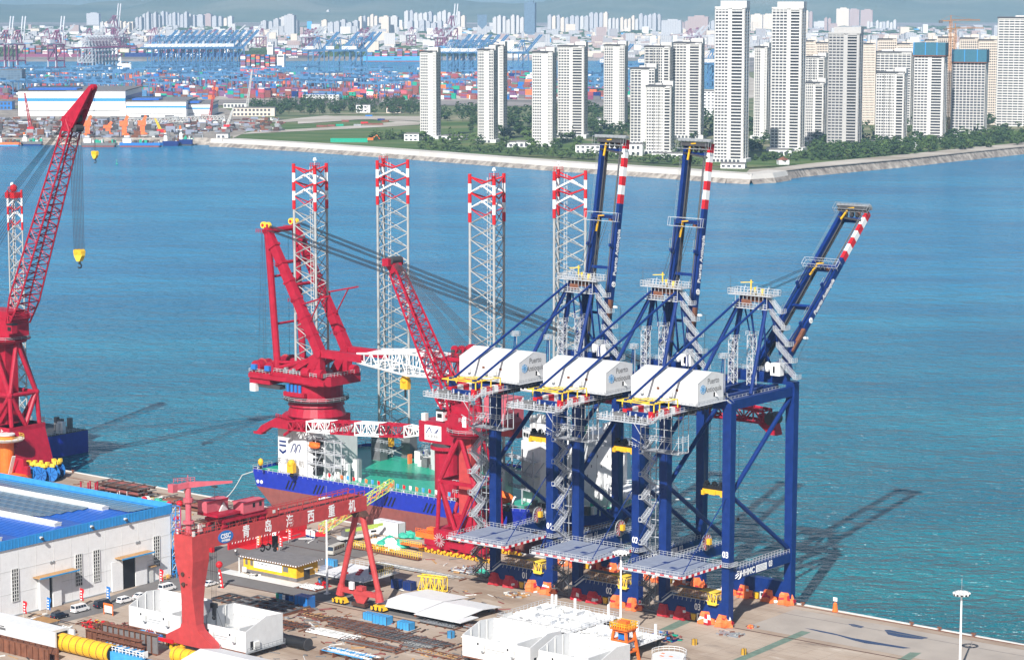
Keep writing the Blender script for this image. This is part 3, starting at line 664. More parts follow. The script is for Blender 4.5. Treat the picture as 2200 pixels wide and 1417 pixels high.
    mb.mat('yellow').box(rc.x+.2,rc.x+1.3,rc.y-.4,rc.y+.6,rc.z-.6,rc.z+1.0).mat('steel_dark').box(rc.x-.5,rc.x+.5,rc.y-.3,rc.y+.3,14.7,16.6); mb.done('cable_reel', C)
    # scaffold walkway over the land side sill
    mb = MB().mat('rust_dark'); P0 = [(-15.4,-1.7,6.6),(-15.4,-1.7,8.8),(-15.4,.9,8.8),(-15.4,.9,6.6)]; mb.mat('steel_grey' if False else 'wood')
    mb.lattice(P0, [(-3.5,p[1],p[2]) for p in P0], 8, .11, .08); mb.mat('grey_roof').box(-15.4,-3.6,-1.6,.8,8.75,8.85)
    mb.mat('safety_yellow'); P1 = [(-5.0,-2.1,6.4),(-5.0,-2.1,9.0),(-5.0,.9,9.0),(-5.0,.9,6.4)]; mb.lattice(P1, [(-2.0,p[1],p[2]-.5) for p in P1], 3, .16, .12); mb.box(-7.2,-2.2,-2.2,1,9.0,9.12); mb.box(-4.8,-2.2,-2.2,-2.05,5.6,6.4)
    stuff(mb.done('cable_tray', C))
    mb = MB().mat('rail_white'); mb.rail([(-16.5,-1.3,6.6),(-5.0,-1.3,6.6)],.9,1.4,.05); mb.box(-16.6,-5,-2.1,-1.25,6.5,6.58)
    for k in range(8): mb.beam((-16+k*1.4,-1.3,6.5),(-16+k*1.4,-1.7,5.5),.1)
    mb.beam((-16.6,-1.6,6.5),(-19.6,-1.9,4.0),.12,.4); mb.beam((-16.6,-1.6,7.5),(-19.6,-1.9,5),.1); mb.beam((-19.6,-2,4),(-21.8,-2,4),.9,.1); mb.beam((-21.8,-2,4),(-25,-1.8,7),.12,.4); mb.beam((-21.8,-2,5),(-25,-1.8,8),.1)
    stuff(mb.done('walkway', C))
    # bogies
    for t in (0.0, 30.5):
        for s in (-16.6, -3.4):
            B = MB().mat('red_paint').prism([(s-3.4,1.5),(s+3.4,1.5),(s+1,2.6),(s-1,2.6)], t-.5, t+.5, 'y')
            B.box(s-5.2,s-.5,t-.6,t+.6,.7,1.5); B.box(s+.5,s+5.2,t-.6,t+.6,.7,1.5); bo = B.done('bogie', C)
            for k in (-4.6,-3.4,-2.2,-1.2,1.2,2.2,3.4,4.6): link('wheel', WHL, bo, (s+k,t,.45))
            cols = ('tarp_orange','tarp_red','white_paint') if (t == 0 and s > -10) or t > 0 else ('tarp_red','tarp_red','white_paint')  # left landside pair all dark red: their shade is put into the colour
            for q, d in enumerate((-2.7, 2.7)):
                L_ = MB(); lumpy(L_, (s+d, t-.45, .1), 2.6, 1.7, 3.3, cols, int(s0)+q+int(t)+int(s)); L_.done('tarpaulin', bo)
        MB().mat('yellow').prism([(-11.2,1.9),(-9.6,1.9),(-9.9,.2),(-10.9,.2)], t-.5, t+.5,'y').mat('offwhite').box(-8.6,-6.6,t-1.4,t+.6,.6,2.6).mat('black').box(-8.2,-7.6,t-1.45,t-1.4,1.5,2.3).box(-7.4,-7.0,t-1.45,t-1.4,1.5,2.3).done('anchor_box', C)
        mb = MB().mat('offwhite')
        for x in (-14,-9,-6.5): mb.tube((x,t+1.2,6.3),(x,t+1.2,2.3),.12,5)
        mb.done('cable_pipe', C)
    # boom
    Bm = bpy.data.objects.new('boom', None)
    th = rad(boom_deg); hinge = Vector((0, 32.2, 61.2)); BL = 62.6
    def bx(mb, s0_, s1_, l0, l1, h0, h1):
        u = Vector((0, cos(th), sin(th))); n = Vector((0, -sin(th), cos(th)))
        vs = []
        for h in (h0, h1):
            for (ss, l) in ((s0_,l0),(s1_,l0),(s1_,l1),(s0_,l1)): vs.append(hinge+Vector((ss,0,0))+u*l+n*h)
        mb._add(vs, MB.BF)
    def bp(s, l, h):
        return hinge+Vector((s,0,0))+Vector((0,cos(th),sin(th)))*l+Vector((0,-sin(th),cos(th)))*h
    bpy.data.objects.remove(Bm)
    MBb = MB().mat(N)
    for s in (-6.0,-14.0):
        mb = MBb if s == -14.0 else MB().mat(N)
        end = BL if s == -14 else BL-18.2
        bx(mb, s-.5, s+.5, 0, end, -.95, .95)
        if s == -6:
            for k in range(7): mb.mat('stripe_red' if k%2 == 0 else 'white_paint'); bx(mb, s-.5, s+.5, BL-2.6*(k+1), BL-2.6*k, -.95, .95)
            ch = mb.done('boom', C)
            rr = Matrix(((0,0,1),(cos(th),-sin(th),0),(sin(th),cos(th),0)))
            tx_ = text('boom_lettering', 'Puerto Antioquia', 1.9, 'white_paint', ch, bp(s+.53, 30.5, -.1), rr.to_euler(), bold=.05)
            lg = MB().mat('white_paint')
            for k in range(8):
                a = k*pi/4
                lg.beam(bp(s+.56,21.4,0), bp(s+.56,21.4+.8*cos(a),.8*sin(a)), .05, .3, up=(1,0,0)); lg.beam(bp(s+.56,21.4+.8*cos(a),.8*sin(a)), bp(s+.56,21.4+.8*cos(a+pi/4),.8*sin(a+pi/4)), .05,.25,up=(1,0,0))
            lg.done('boom_logo', ch)
        else: boom2 = mb
    mb = boom2
    for l in (0.8, 13, 26, 40.5, 59.6): bx(mb, -13.4, -6.6, l-.4, l+.4, -.8, .6)
    mb.beam(bp(-13.4,1,0), bp(-6.6,8,0), .4); mb.beam(bp(-6.6,1,0), bp(-13.4,8,0), .4)
    for s in (-6,-14):
        for l in (6.5, 17.5, 32): mb.beam(bp(s,l,1), bp(s,l+.4,3.2), .5, .9)     # forestay brackets
        mb.tube(bp(s-.2,6.5,1.6), bp(s-.2,40,1.9), .26, 6)
    mb.done('boom_frame', C)
    mb = MB().mat('steel_dark')
    for s in (-7.2,-12.8): bx(mb, s-.25, s+.25, 1, BL-1, -.9, -.5); bx(mb, s-.7+.6*(s<-10), s-.3+.6*(s<-10), 1, BL-1, .1, .35)
    mb.done('trolley_rail', ch)
    mb = MB().mat('galv')
    for s, e in ((-6,-1),(-14,-1)):
        for (l0, l1, o) in ((0,BL,.75),):
            for q in (1.7, 2.3): mb.beam(bp(s+e*o*.4, l0+1, q), bp(s+e*o*.4, l1, q), .05)
            for k in range(24): l = 1+k*(BL-1)/23; mb.beam(bp(s+e*.3,l,1.1), bp(s+e*.3,l,2.35), .055)
        for l in (2, 12, 22, 33): 
            bx(mb, s+e*.65-.5, s+e*.65+.5, l, l+2.6, .2, .3); 
            for q in (0,2.6): mb.beam(bp(s+e*1.2,l+q,.2), bp(s+e*1.2,l+q,2.0), .09)
            mb.beam(bp(s+e*1.2,l,2.0), bp(s+e*1.2,l+2.6,2.0), .09); mb.beam(bp(s+e*1.2,l,1.1), bp(s+e*1.2,l+2.6,1.1), .09)
    mb.mat('rust')
    bx(mb, -5.6, -4.6, 12.5, 17, .7, 1.6) ; bx(mb, -5.3, -4.8, 9, 12.5, .8, 1.4)
    stuff(mb.done('boom_catwalk', C))
    # boom tip and mid cross walks
    for l, big in ((BL-.5, 1), (40.5, 0)):
        mb = MB().mat('steel_dark' if big else N); bx(mb, -14.8, -5.2, l-.6, l+.5, 1.1, 1.5 if not big else 2.2)
        mb.mat('galv' if big else 'rail_white'); a0 = -15.6
        for h in (2.2, 3.3):
            mb.beam(bp(-15.6,l-1.4,h), bp(-4.6,l-1.4,h), .09); mb.beam(bp(-15.6,l+1,h), bp(-4.6,l+1,h), .09); mb.beam(bp(-15.6,l-1.4,h), bp(-15.6,l+1,h), .09); mb.beam(bp(-4.6,l-1.4,h), bp(-4.6,l+1,h), .09)
        for k in range(9):
            for q in (-1.4, 1): mb.beam(bp(-15.6+k*1.375,l+q,1.2), bp(-15.6+k*1.375,l+q,3.3), .08)
        if big:
            mb.mat('galv'); bx(mb, -15.6, -4.6, l+.7, l+1.5, 1.0, 2.4)
            mb.mat('steel_dark')
            for x in (-12.2,-10.2,-8.4): mb.wheel(bp(x,l-1.2,.9), .9, .5, (1,0,0), 12); mb.box(*sum([[bp(x,l-1.2,.9)[i]-.5, bp(x,l-1.2,.9)[i]+.5] for i in range(3)], []))
            mb.beam(bp(-14,l-2.5,1), bp(-6,l-3.5,1), .5)
        mb.mat('yellow'); mb.beam(bp(-11.8,l,1.5), bp(-11.8,l-4.5,2.2), .4); mb.beam(bp(-11.8,l,2.0), bp(-9.6,l+.2,2.2), .3)
        mb.mat('rust').box(*sum([[bp(-8,l-.8,1)[i]-.4, bp(-8,l-.8,1)[i]+.4] for i in range(3)], []))
        mb.done('tip_platform' if big else 'mid_platform', C)
    # boom hoist ropes, forestay links
    mb = MB().mat('rope')
    for x in (-12.6,-11.6,-8.8,-8.0): mb.tube((x,27.5,84.6), bp(x,40.5,1.8), .08, 4)
    mb.done('hoist_line', C)
    for s in (-6,-14):
        mb = MB().mat(N); k1 = Vector((s-.4 if s < -10 else s+.0, 33.5 if boom_deg < 60 else 30.6, 67.5 if boom_deg < 60 else 66)); 
        mb.tube((s-.3*(s<-10),27.6,83.2), k1, .22, 6); mb.tube(k1, bp(s,17.5,2.6), .2, 6) if boom_deg < 60 else mb.tube(k1, bp(s,17.5,2.6), .2, 6); mb.done('forestay', C)
    mb = MB().mat('rope'); pts = [bp(-5.2,17,0)]+[Vector((-2.2+.0*k, bp(-5.2,17,0).y+(34.2-bp(-5.2,17,0).y)*(k/8)**.5, bp(-5.2,17,0).z+(62-bp(-5.2,17,0).z)*k/8)) for k in range(1,9)]
    mb.path(pts, .07, 4); mb.done('hanging_cable', C)
    mb = MB().mat('white_paint').tube(bp(-4.6,15,0), bp(-3.4,15,0), .35, 8).tube(bp(-5.3,15,0), bp(-4.6,15,0), .08, 4); mb.done('flood_light', C)
    mb = MB().mat('rope').tube((-10,20,57.6),(-10,20,24),.05,4).tube((-4,26,57),(-4,26,22),.03,4).mat('black').sphere((-10,20,24),.5,6,4).done('tagline', C)
    return C
sts_crane('03', 0.0, 41.6, 'rightmost blue container crane, numbered 03, its boom only half raised')
sts_crane('02', -28.9, 80.7, 'middle blue container crane, numbered 02, with its boom raised upright')
sts_crane('01', -57.8, 80.7, 'leftmost blue container crane, numbered 01, upright boom nearest the red portal crane')
# ---------------- jack-up crane vessel moored at the quay ----------------
V = thing('jack_up_vessel', 'big blue jack-up crane ship with green deck and four lattice legs, moored at the quay', 'ship', W(-211,38.6,SEA), PHI)
DZ = 14.4                                   # deck above the sea, vessel frame: x along the ship, y away from the quay
def wall_quad(mb, a, b, z0, z1, z0b=None, z1b=None):
    z0b = z0 if z0b is None else z0b; z1b = z1 if z1b is None else z1b
    mb._add([(*a,z0),(*b,z0b),(*b,z1b),(*a,z1)], [(0,1,2,3)])
# hull: outline at deck, at the paint line and below water
LH, BW = 132.0, 58.0
out_d = [(0,1.5),(1.5,0),(98,0),(118,6),(130,20),(133,29),(130,38),(118,52),(98,BW),(1.5,BW),(0,BW-1.5)]
out_p = [(1.6,1.5),(3,0),(97,0),(114,6),(125,20),(128,29),(125,38),(114,52),(97,BW),(3,BW),(1.6,BW-1.5)]
out_w = [(13,1.5),(14,0),(95,0),(110,6),(120,20),(122,29),(120,38),(110,52),(95,BW),(14,BW),(13,BW-1.5)]
out_b = [(19,1.5),(20,0),(92,0),(106,6),(115,20),(117,29),(115,38),(106,52),(92,BW),(20,BW),(19,BW-1.5)]
h = MB(); n = len(out_d)
rings = [(out_d,DZ+1.1),(out_d,DZ),(out_p,DZ-4.6),(out_w,.6),(out_b,-3.5)]
for k in range(4):
    h.mat('navy_ship' if k < 2 else 'hull_red'); A_, B_ = rings[k], rings[k+1]
    vs = [(x,y,A_[1]) for x,y in A_[0]]+[(x,y,B_[1]) for x,y in B_[0]]
    h._add(vs, [(i, i+n, (i+1)%n+n, (i+1)%n) for i in range(n)])
h.mat('deck_green'); h._add([(x*.998+.1,y*.996+.1,DZ) for x,y in out_d], [tuple(range(n))])
hull = h.done('hull', V)
mb = MB().mat('black')
for x in (16,28,46,58,74,86):
    for k in range(3): mb.beam((x+k*1.5,-.03,DZ-4.0),(x+1.6+k*1.5,-.03,DZ-1.0),.55,.08,up=(0,1,0))
mb.mat('white_paint'); 
for x in (3.6,5.2): mb.wheel((x,-.04,DZ-3),.6,.06,(0,1,0),12)
mb.mat('steel_dark'); mb.tube((10,.5,DZ-6),(10.5,.5,1.0),.4,6); mb.tube((10.5,.5,1),(12.5,.5,.6),.3,6)
mb.done('scupper_mark', hull)
text('draught_mark', '5', 2.0, 'white_paint', hull, (104.5,1.9,DZ-5.5), (pi/2,0,rad(16)), bold=.05)
mb = MB().mat('rail_white'); od = [(x,y,DZ+.3) for x,y in out_d]; mb.rail(od+[od[0]], 1.5, 2.2, .06)
mb.mat('offwhite')
for k in range(60): x = 3+k*1.6; mb.box(x,x+.5,.3,.8,DZ,DZ+.9+.6*((k*7)%3 == 0))
stuff(mb.done('deck_rail', hull))
def vleg(x, y, az, ztop, zbot, R_=6.1, k_=1.0):
    """a three-chord lattice leg"""
    mb = MB()
    # azimuths are measured from the viewing direction; turn them into the quay frame
    cor = []
    for a in az:
        wx, wy = sin(rad(a)), cos(rad(a)); cor.append(Vector((x+R_*(wx*_c+wy*_s), y+R_*(-wx*_s+wy*_c), 0)))
    H_ = ztop-zbot; nb = round(H_/4.7); bh = H_/nb
    zz = [ztop-bh*i for i in range(nb+1)]
    for c in cor:
        for k in range(6):
            mb.mat('stripe_red' if k%2 == 0 else 'white_paint'); a, b = ztop+.9-k*bh*.62, ztop+.9-(k+1)*bh*.62
            if k == 5: continue
            mb.tube((c.x,c.y,b),(c.x,c.y,a),.55*k_,8)
        mb.mat('leg_grey'); mb.tube((c.x,c.y,zbot),(c.x,c.y,ztop+.9-5*bh*.62),.40*k_,8)
    ch = mb.done('leg_chord', V)
    mb = MB()
    for i in range(nb):
        for j in range(3):
            a, b = cor[j], cor[(j+1)%3]
            top, bot = zz[i], zz[i+1]; mid = (top+bot)/2
            if i < 2: mb.mat('stripe_red')
            else: mb.mat('leg_grey')
            if i < 2:
                m_ = (a+b)/2
                mb.tube((a.x,a.y,top),(m_.x,m_.y,top-1.7),.27*k_,5,cap=False); mb.tube((m_.x,m_.y,top-1.7),(b.x,b.y,top),.27*k_,5,cap=False)
                mb.mat('white_paint'); mb.tube((m_.x,m_.y,top-2.3),(a.x,a.y,bot),.27*k_,5,cap=False); mb.tube((m_.x,m_.y,top-2.3),(b.x,b.y,bot),.27*k_,5,cap=False)
            else:
                if i == 2: mb.mat('stripe_red')
                m_ = (a+b)/2; mb.tube((a.x,a.y,top),(m_.x,m_.y,mid),.165,4,cap=False); mb.tube((b.x,b.y,top),(m_.x,m_.y,mid),.165,4,cap=False)
                mb.mat('leg_grey'); mb.tube((m_.x,m_.y,mid),(a.x,a.y,bot),.165,4,cap=False); mb.tube((m_.x,m_.y,mid),(b.x,b.y,bot),.165,4,cap=False)
    stuff(mb.done('leg_brace', ch))
    mb = MB().mat('offwhite'); cx_ = sum((c.x for c in cor))/3; cy_ = sum((c.y for c in cor))/3
    for d in ((-.5,-.3),(.6,-.3)): mb.beam((cx_+d[0],cy_+d[1],zbot),(cx_+d[0],cy_+d[1],ztop),.14)
    for k in range(int(H_/1.2)): mb.beam((cx_-.5,cy_-.3,zbot+k*1.2),(cx_+.6,cy_-.3,zbot+k*1.2),.1)
    mb.mat('stripe_red'); p = cor[2]; mb.rail([(p.x-1,p.y-1,ztop),(p.x+1,p.y-1,ztop),(p.x+1,p.y+1,ztop)],1.6,1,.08)
    mb.mat('white_paint'); mb.prism([(p.x-.4,ztop+2.4),(p.x+.4,ztop+2.4),(p.x,ztop+3.4)],p.y-.5,p.y+.5,'y'); mb.beam((p.x,p.y,ztop),(p.x,p.y,ztop+2.4),.16)
    stuff(mb.done('leg_ladder', ch))
    return cor
Z = -SEA
near_az, far_az = (-74,46,166), (-142,98,-22)
vleg(20, 9.4, near_az, 109.5+Z, 20); vleg(92.5, 9.4, near_az, 109.5+Z, 10); vleg(20, 47, far_az, 109+Z, 10); vleg(93, 47, far_az, 108.6+Z, 10)
# leg guides with their jacking houses
for x, y, mt in ((92.5,9.4,'white_paint'),(20,47,'steel_grey'),(93,47,'white_paint')):
    mb = MB().mat(mt)
    for a in (-74,46,166) if y < 20 else far_az:
        wx, wy = sin(rad(a)), cos(rad(a)); px_, py_ = x+6.1*(wx*_c+wy*_s), y+6.1*(-wx*_s+wy*_c)
        mb.box(px_-1.9,px_+1.9,py_-1.9,py_+1.9,DZ,DZ+9.5)
        mb.rail([(px_-1.9,py_-1.9,DZ+9.5),(px_+1.9,py_-1.9,DZ+9.5),(px_+1.9,py_+1.9,DZ+9.5)],1.1,1.2,.06)
    mb.mat('rail_white')
    for z in (3,6): mb.rail([(x-8,y-8,DZ+z),(x+8,y-8,DZ+z)],1.1,1.4,.07)
    stuff(mb.done('jacking_house', V))
# deck markings, flags
c0 = Vector((72,20,DZ+.04))
for o, r1, r2 in ((-2.2,3,1.9),(2.2,3,1.9)):
    mb = MB().mat('white_paint')
    for k in range(14):
        a, b = 2*pi*k/14, 2*pi*(k+1)/14; mb.beam(c0+Vector((o+r1*cos(a),r2*sin(a),0)), c0+Vector((o+r1*cos(b),r2*sin(b),0)), .7, .05)
    mb.done('deck_emblem', hull)
mb = MB()
for k in range(26):
    x = 34+k*2.6; mb.mat('offwhite').tube((x,.5,DZ),(x,.5,DZ+3.4),.07,4)
    mb.mat(('stripe_red','white_paint','tarp_orange','light_blue')[k%4]).prism([(x,DZ+2.2),(x+.1,DZ+3.4),(x+1.1,DZ+3.1+.2*(k%2)),(x+.9,DZ+2.0)],.45,.52,'y')
stuff(mb.done('deck_flag', V))
# white tower block under the main crane
mb = MB().mat('module_white'); x0, x1, y0, y1 = 8.0, 31.5, .8, 20
mb.prism([(x0,y0+7),(x0+4,y0),(x0+15.5,y0),(x0+21,y0+4),(x0+21,y1),(x0,y1)], DZ, DZ+15.4); mb.mat('red_paint').prism([(x0+1,y0+7),(x0+4,y0+2),(x0+15,y0+2),(x0+19,y0+5),(x0+19,y1-1),(x0+1,y1-1)], DZ+15.4, DZ+19.5)
blk = mb.done('crane_house', V)
mb = MB().mat('rail_white')
for z in (5,9,13): mb.box(x0+16,x0+31,y0+.5,y0+2.5,DZ+z,DZ+z+.15); mb.rail([(x0+16,y0+.4,DZ+z),(x0+31,y0+.4,DZ+z)],1.2,1.6,.07)
for x in (16.3,20,24,28,31): mb.beam((x0+x,y0+.5,DZ),(x0+x,y0+.5,DZ+14),.22)
for k in range(5): mb.beam((x0+17+k*2.6,y0+.5,DZ+(k%3)*4),(x0+19.6+k*2.6,y0+.5,DZ+4+(k%3)*4),.14)
for k in range(16): mb.mat(('white_paint','offwhite','galv')[k%3]); xx = x0+21+random.uniform(0,9); yy = y0+random.uniform(1,10); zz_ = random.uniform(1,7); mb.box(xx,xx+1.6,yy,yy+1.4,DZ,DZ+zz_)
stuff(mb.done('pipe_rack', V))
mb = MB().mat('black')
for z in (1.5,4.6,7.8,11.2): mb.box(x0+15.8,x0+20.4,y0+1.6,y0+3.9,DZ+z,DZ+z+2.3)
mb.done('louvre', blk)
MB().mat('navy').prism([(12.6,DZ+8.0),(14.1,DZ+7.1),(15.6,DZ+8.0),(15.6,DZ+8.8),(14.1,DZ+7.9),(12.6,DZ+8.8)],y0-.06,y0-.01,'y').prism([(12.6,DZ+9.6),(15.6,DZ+9.6),(15.6,DZ+10.2),(12.6,DZ+10.2)],y0-.06,y0-.01,'y').prism([(12.6,DZ+10.9),(15.6,DZ+10.9),(15.6,DZ+11.5),(12.6,DZ+11.5)],y0-.06,y0-.01,'y').done('wall_emblem', blk)
mb = MB().mat('navy')
for o in (0, 2.0):
    pts = [(17.6+o,8.0),(18.7+o,10.6),(19.6+o,11.0),(19.9+o,9.9),(19.2+o,8.4)]
    for (xa, za), (xb, zb) in zip(pts, pts[1:]): mb.beam((xa,y0-.04,DZ+za),(xb,y0-.04,DZ+zb),.05,.32,up=(0,0,1))
mb.done('wall_emblem', blk)
text('wall_lettering', '天 津 港 航', 2.3, 'steel_grey', blk, (17.4,y0-.03,DZ+4.6), R_NT, sx=1.1, ext=.01)
MB().mat('orange').sphere((x0+20,y0-.2,DZ+11.4),1.3,10,6,(1.9,.8,.8)).box(x0+18.4,x0+22,y0-.8,y0+.4,DZ+11.6,DZ+12.4).done('lifeboat', V)
# second, lower white pedestal house at mid deck and its mast
mb = MB().mat('module_white'); mb.prism([(44,39),(52,35),(60,39),(60,50),(44,50)],DZ,DZ+11); mb.mat('offwhite').box(46,58,38,48,DZ+11,DZ+12.5); mb.rail([(44,39,DZ+11),(52,35,DZ+11),(60,39,DZ+11)],1.1,1.5,.06); mb.done('boom_rest_house', V)
mb = MB().mat('steel_dark')
for k in range(2): mb.tube((63+k*2.4,44,DZ),(63+k*2.4,44,DZ+17),.9,8)
mb.mat('rail_white'); 
for k in range(6): mb.rail([(36,44,DZ+2+k*1.6),(46,44,DZ+2+k*1.6)],1.2,1.5,.07)
stuff(mb.done('vent_mast', V))
mb = MB()
for k in range(26):
    mb.mat(('steel_dark','white_paint','steel_grey','offwhite','tarp_orange')[k%5]); xx = random.uniform(32,44); yy = random.uniform(38,54); mb.box(xx,xx+random.uniform(.6,2.4),yy,yy+1.5,DZ,DZ+random.uniform(1,5))
stuff(mb.done('deck_gear', V))
# main crane: pedestal, slewing platform, mast, legs round the jacking leg
cx, cy = 20.0, 10.5; CB = DZ+19.5
mb = MB().mat('red_paint'); mb.tube((cx,cy,CB),(cx,cy,CB+3.2),9.6,24,r2=8.4); mb.tube((cx,cy,CB+3.2),(cx,cy,CB+5.0),9.2,24,r2=8.6); ped = mb.done('crane_pedestal', V)
mb = MB().mat('rail_white'); 
for k in range(24):
    a, b = 2*pi*k/24, 2*pi*(k+1)/24; mb.rail([(cx+10.4*cos(a),cy+10.4*sin(a),CB+5.2),(cx+10.4*cos(b),cy+10.4*sin(b),CB+5.2)],1.1,3,.06)
mb.mat('steel_dark').tube((cx,cy,CB+5.0),(cx,cy,CB+5.2),10.6,24); stuff(mb.done('ring_walkway', ped))
PZ = 43.6+Z
mb = MB().mat('red_paint'); mb.tube((cx,cy,CB+5.2),(cx,cy,PZ-3),8.6,24); mb.prism([(cx-12,cy-8.5),(cx+9,cy-9.5),(cx+12,cy-6),(cx+12,cy+8),(cx-12,cy+9.5)],PZ-3,PZ)
mb.prism([(cx-21,cy-9),(cx-12,cy-9),(cx-12,cy+9),(cx-21,cy+9)],PZ-4.4,PZ-.8); mb.box(cx-21,cx+12,cy-9.6,cy-9.0,PZ-2.6,PZ-1.2)
slew = mb.done('slewing_platform', V)
for y in (-5.5, 5.5):
    for x in (-18.5,-12.5): MB().mat('red_paint').wheel((cx+x,cy+y,PZ+.9),2.1,6.5,(0,1,0),14).mat('faded_red').wheel((cx+x,cy+y,PZ+.9),2.5,.3,(0,1,0),14).mat('blue_panel').box(cx+x-1,cx+x+1,cy+y-4.4,cy+y-3.3,PZ+.2,PZ+1.8).done('winch', slew)
for x, y in ((9,-8),(10.5,6),(4,-8.5)): MB().mat('red_paint').wheel((cx+x,cy+y,PZ+1),1.6,3,(1,0,0),12).box(cx+x-2,cx+x+2,cy+y-1,cy+y+1,PZ,PZ+1.3).done('winch', slew)
mb = MB().mat('galv')
for k in range(10): xx = random.uniform(-8,11); mb.box(cx+xx,cx+xx+1,cy-8.6,cy-7.6,PZ,PZ+random.uniform(.8,2))
stuff(mb.done('winch_control', slew))
mb = MB().mat('blue_panel')
for k in range(4): mb.tube((cx-4+k*1.7,cy-8.9,CB+8.0),(cx-4+k*1.7,cy-8.9,CB+10.4),.55,8)
mb.mat('red_paint').box(cx-5.5,cx+3.5,cy-9.6,cy-8.4,CB+6.6,CB+8); mb.done('slew_motor', slew)
mb = MB().mat('rail_white'); mb.rail([(cx-12,cy-8.6,PZ),(cx+9,cy-9.6,PZ),(cx+12,cy-6,PZ),(cx+12,cy+8,PZ)],1.2,1.5,.07); mb.rail([(cx-21,cy-9.2,PZ-.8),(cx-12,cy-9.2,PZ-.8)],1.1,1.5,.07)
mb.mat('white_paint').box(cx-20.4,cx-18,cy-9.6,cy-8,PZ-7,PZ-4.5).mat('steel_dark').box(cx-17.5,cx-8,cy-8.6,cy-6,PZ-5.6,PZ-4.4); stuff(mb.done('hand_rail', slew))
AP = ((cx-14.5,cy-7.0,89.6+Z),(cx-13.8,cy+5.2,90.0+Z)); RT = ((cx+8.6,cy-7.3,51.2+Z),(cx+9,cy+5.0,51.0+Z)); MFt = ((cx-10.2,cy-7,PZ),(cx-10.2,cy+5,PZ))
for i in range(2):
    mb = MB().mat('red_paint'); mb.tube(MFt[i], (AP[i][0]+.5,AP[i][1],AP[i][2]-1), 1.15, 10); mb.done('mast_tube', V)
    mb = MB().mat('red_paint'); a, b = Vector(AP[i]), Vector(RT[i]); mb.beam(a, b, 1.9, 2.6, w2=2.4, h2=3.2)
    for k in range(1,7): p = a.lerp(b, k/7); mb.beam(p-(b-a).normalized()*.4, p+(b-a).normalized()*.4, 2.6, 3.4)
    for k in (2,4,6): p = a.lerp(b, k/7); mb.rail([p+Vector((-2.4,-1.6,-1)), p+Vector((0,-1.6,-1))],1.2,1,.08)
    mb.done('strut', V)
    mb = MB().mat('red_paint'); mb.beam((cx+4,cy+(-7.3 if i == 0 else 5),PZ), RT[i], 2.6, 3.0); mb.beam((cx-5,cy+(-7.3 if i == 0 else 5),PZ), RT[i], 1.2, 1.6); mb.beam((RT[i][0],RT[i][1],PZ),RT[i],2.0,2.4); mb.tube((RT[i][0],RT[i][1]-1.6,RT[i][2]),(RT[i][0],RT[i][1]+1.6,RT[i][2]),1.5,10); mb.done('boom_bracket', V)
    mb = MB().mat('safety_yellow')
    for k in (-1.2,.8): mb.wheel((AP[i][0]+k,AP[i][1],AP[i][2]+.9),1.05,1.0,(0,1,0),12)
    mb.mat('stripe_red')
    for k in (-1.2,.8): mb.wheel((AP[i][0]+k,AP[i][1]-.55,AP[i][2]+.9),.5,.2,(0,1,0),10)
    mb.mat('red_paint').rail([(AP[i][0]-3.2,AP[i][1]-1.5,AP[i][2]-1.6),(AP[i][0]+1.5,AP[i][1]-1.5,AP[i][2]-1.6)],1.2,1,.09); mb.done('head_sheave', V)
def mtie(*k, **q): MB().mat('red_paint').tube(*k, **q).done('mast_tie', V)
a, b = Vector(AP[0]), Vector(AP[1]); mtie(a+Vector((.4,0,-1)), b+Vector((.4,0,-1)), .9, 8)
for k in (.28,.46): p = a.lerp(Vector(RT[0]),k); q = b.lerp(Vector(RT[1]),k); mtie(p, q, .55, 8)
for f in (.33,.66): p = Vector(MFt[0]).lerp(a,f); q = Vector(MFt[1]).lerp(b,f); mtie(p,q,.4,8)
p = a.lerp(Vector(RT[0]),.62); mtie(p, p+Vector((14,-1,4.2)), .28, 6); mtie(a.lerp(Vector(RT[0]),.78), p+Vector((10,-1,3)), .22, 6)
p = b.lerp(Vector(RT[1]),.55); mtie(p, p+Vector((16,-1,3.2)), .28, 6); mtie(b.lerp(Vector(RT[1]),.75), p+Vector((12,-1,2.6)), .22, 6)
mtie(Vector(MFt[0])+Vector((0,0,3)), (cx+2,cy-7,PZ+4), .5, 8); mtie((cx-10,cy-7,PZ+1),(cx+4,cy-7.2,PZ+5),.8,8)

mb = MB().mat('rope')
for y in (-7.4,-6.4,4.6): mb.tube((AP[0][0]-1.5,cy+y,88.6+Z),(cx-16,cy+y,PZ+2),.07,4)
mb.tube((AP[0][0]-2.2,cy-7,88+Z),(cx-18.8,cy-7,PZ+2),.07,4); mb.done('hoist_rope', V)
# main boom resting level: red and white lattice
bz0, bz1 = 51.0+Z, 49.0+Z; BT = 212.0
cols = ['red_paint','white_paint','red_paint','white_paint','red_paint','white_paint','red_paint']
def ring(x, w, h_, z): return [(x,cy-1-w,z-h_),(x,cy-1-w,z+h_),(x,cy-1+w,z+h_),(x,cy-1+w,z-h_)]
mb = MB().mat('red_paint'); 
for i in range(2): mb.beam(RT[i],(46,cy-1+(-5.5 if i == 0 else 5.5),bz0),2.2,2.4)
mb.mat('white_paint'); mb.lattice(ring(44,6,1.4,bz0), ring(64,5.6,3.4,bz0-.3), 7, .36, .17); mb.lattice(ring(64,5.6,3.4,bz0-.3), ring(74,4.5,3,bz0-.4), 4, .36, .17)
mb.mat('red_paint'); mb.lattice(ring(74,4.5,3,bz0-.4), ring(96,4.2,2.8,bz0-.8), 7, .5, .26)
mb.mat('white_paint'); mb.lattice(ring(96,4.2,2.8,bz0-.8), ring(124,3.6,2.6,bz0-1.6), 8, .5, .26)
mb.mat('red_paint'); mb.lattice(ring(124,3.6,2.6,bz0-1.6), ring(146,3.3,2.4,bz0-2.3), 7, .5, .26)
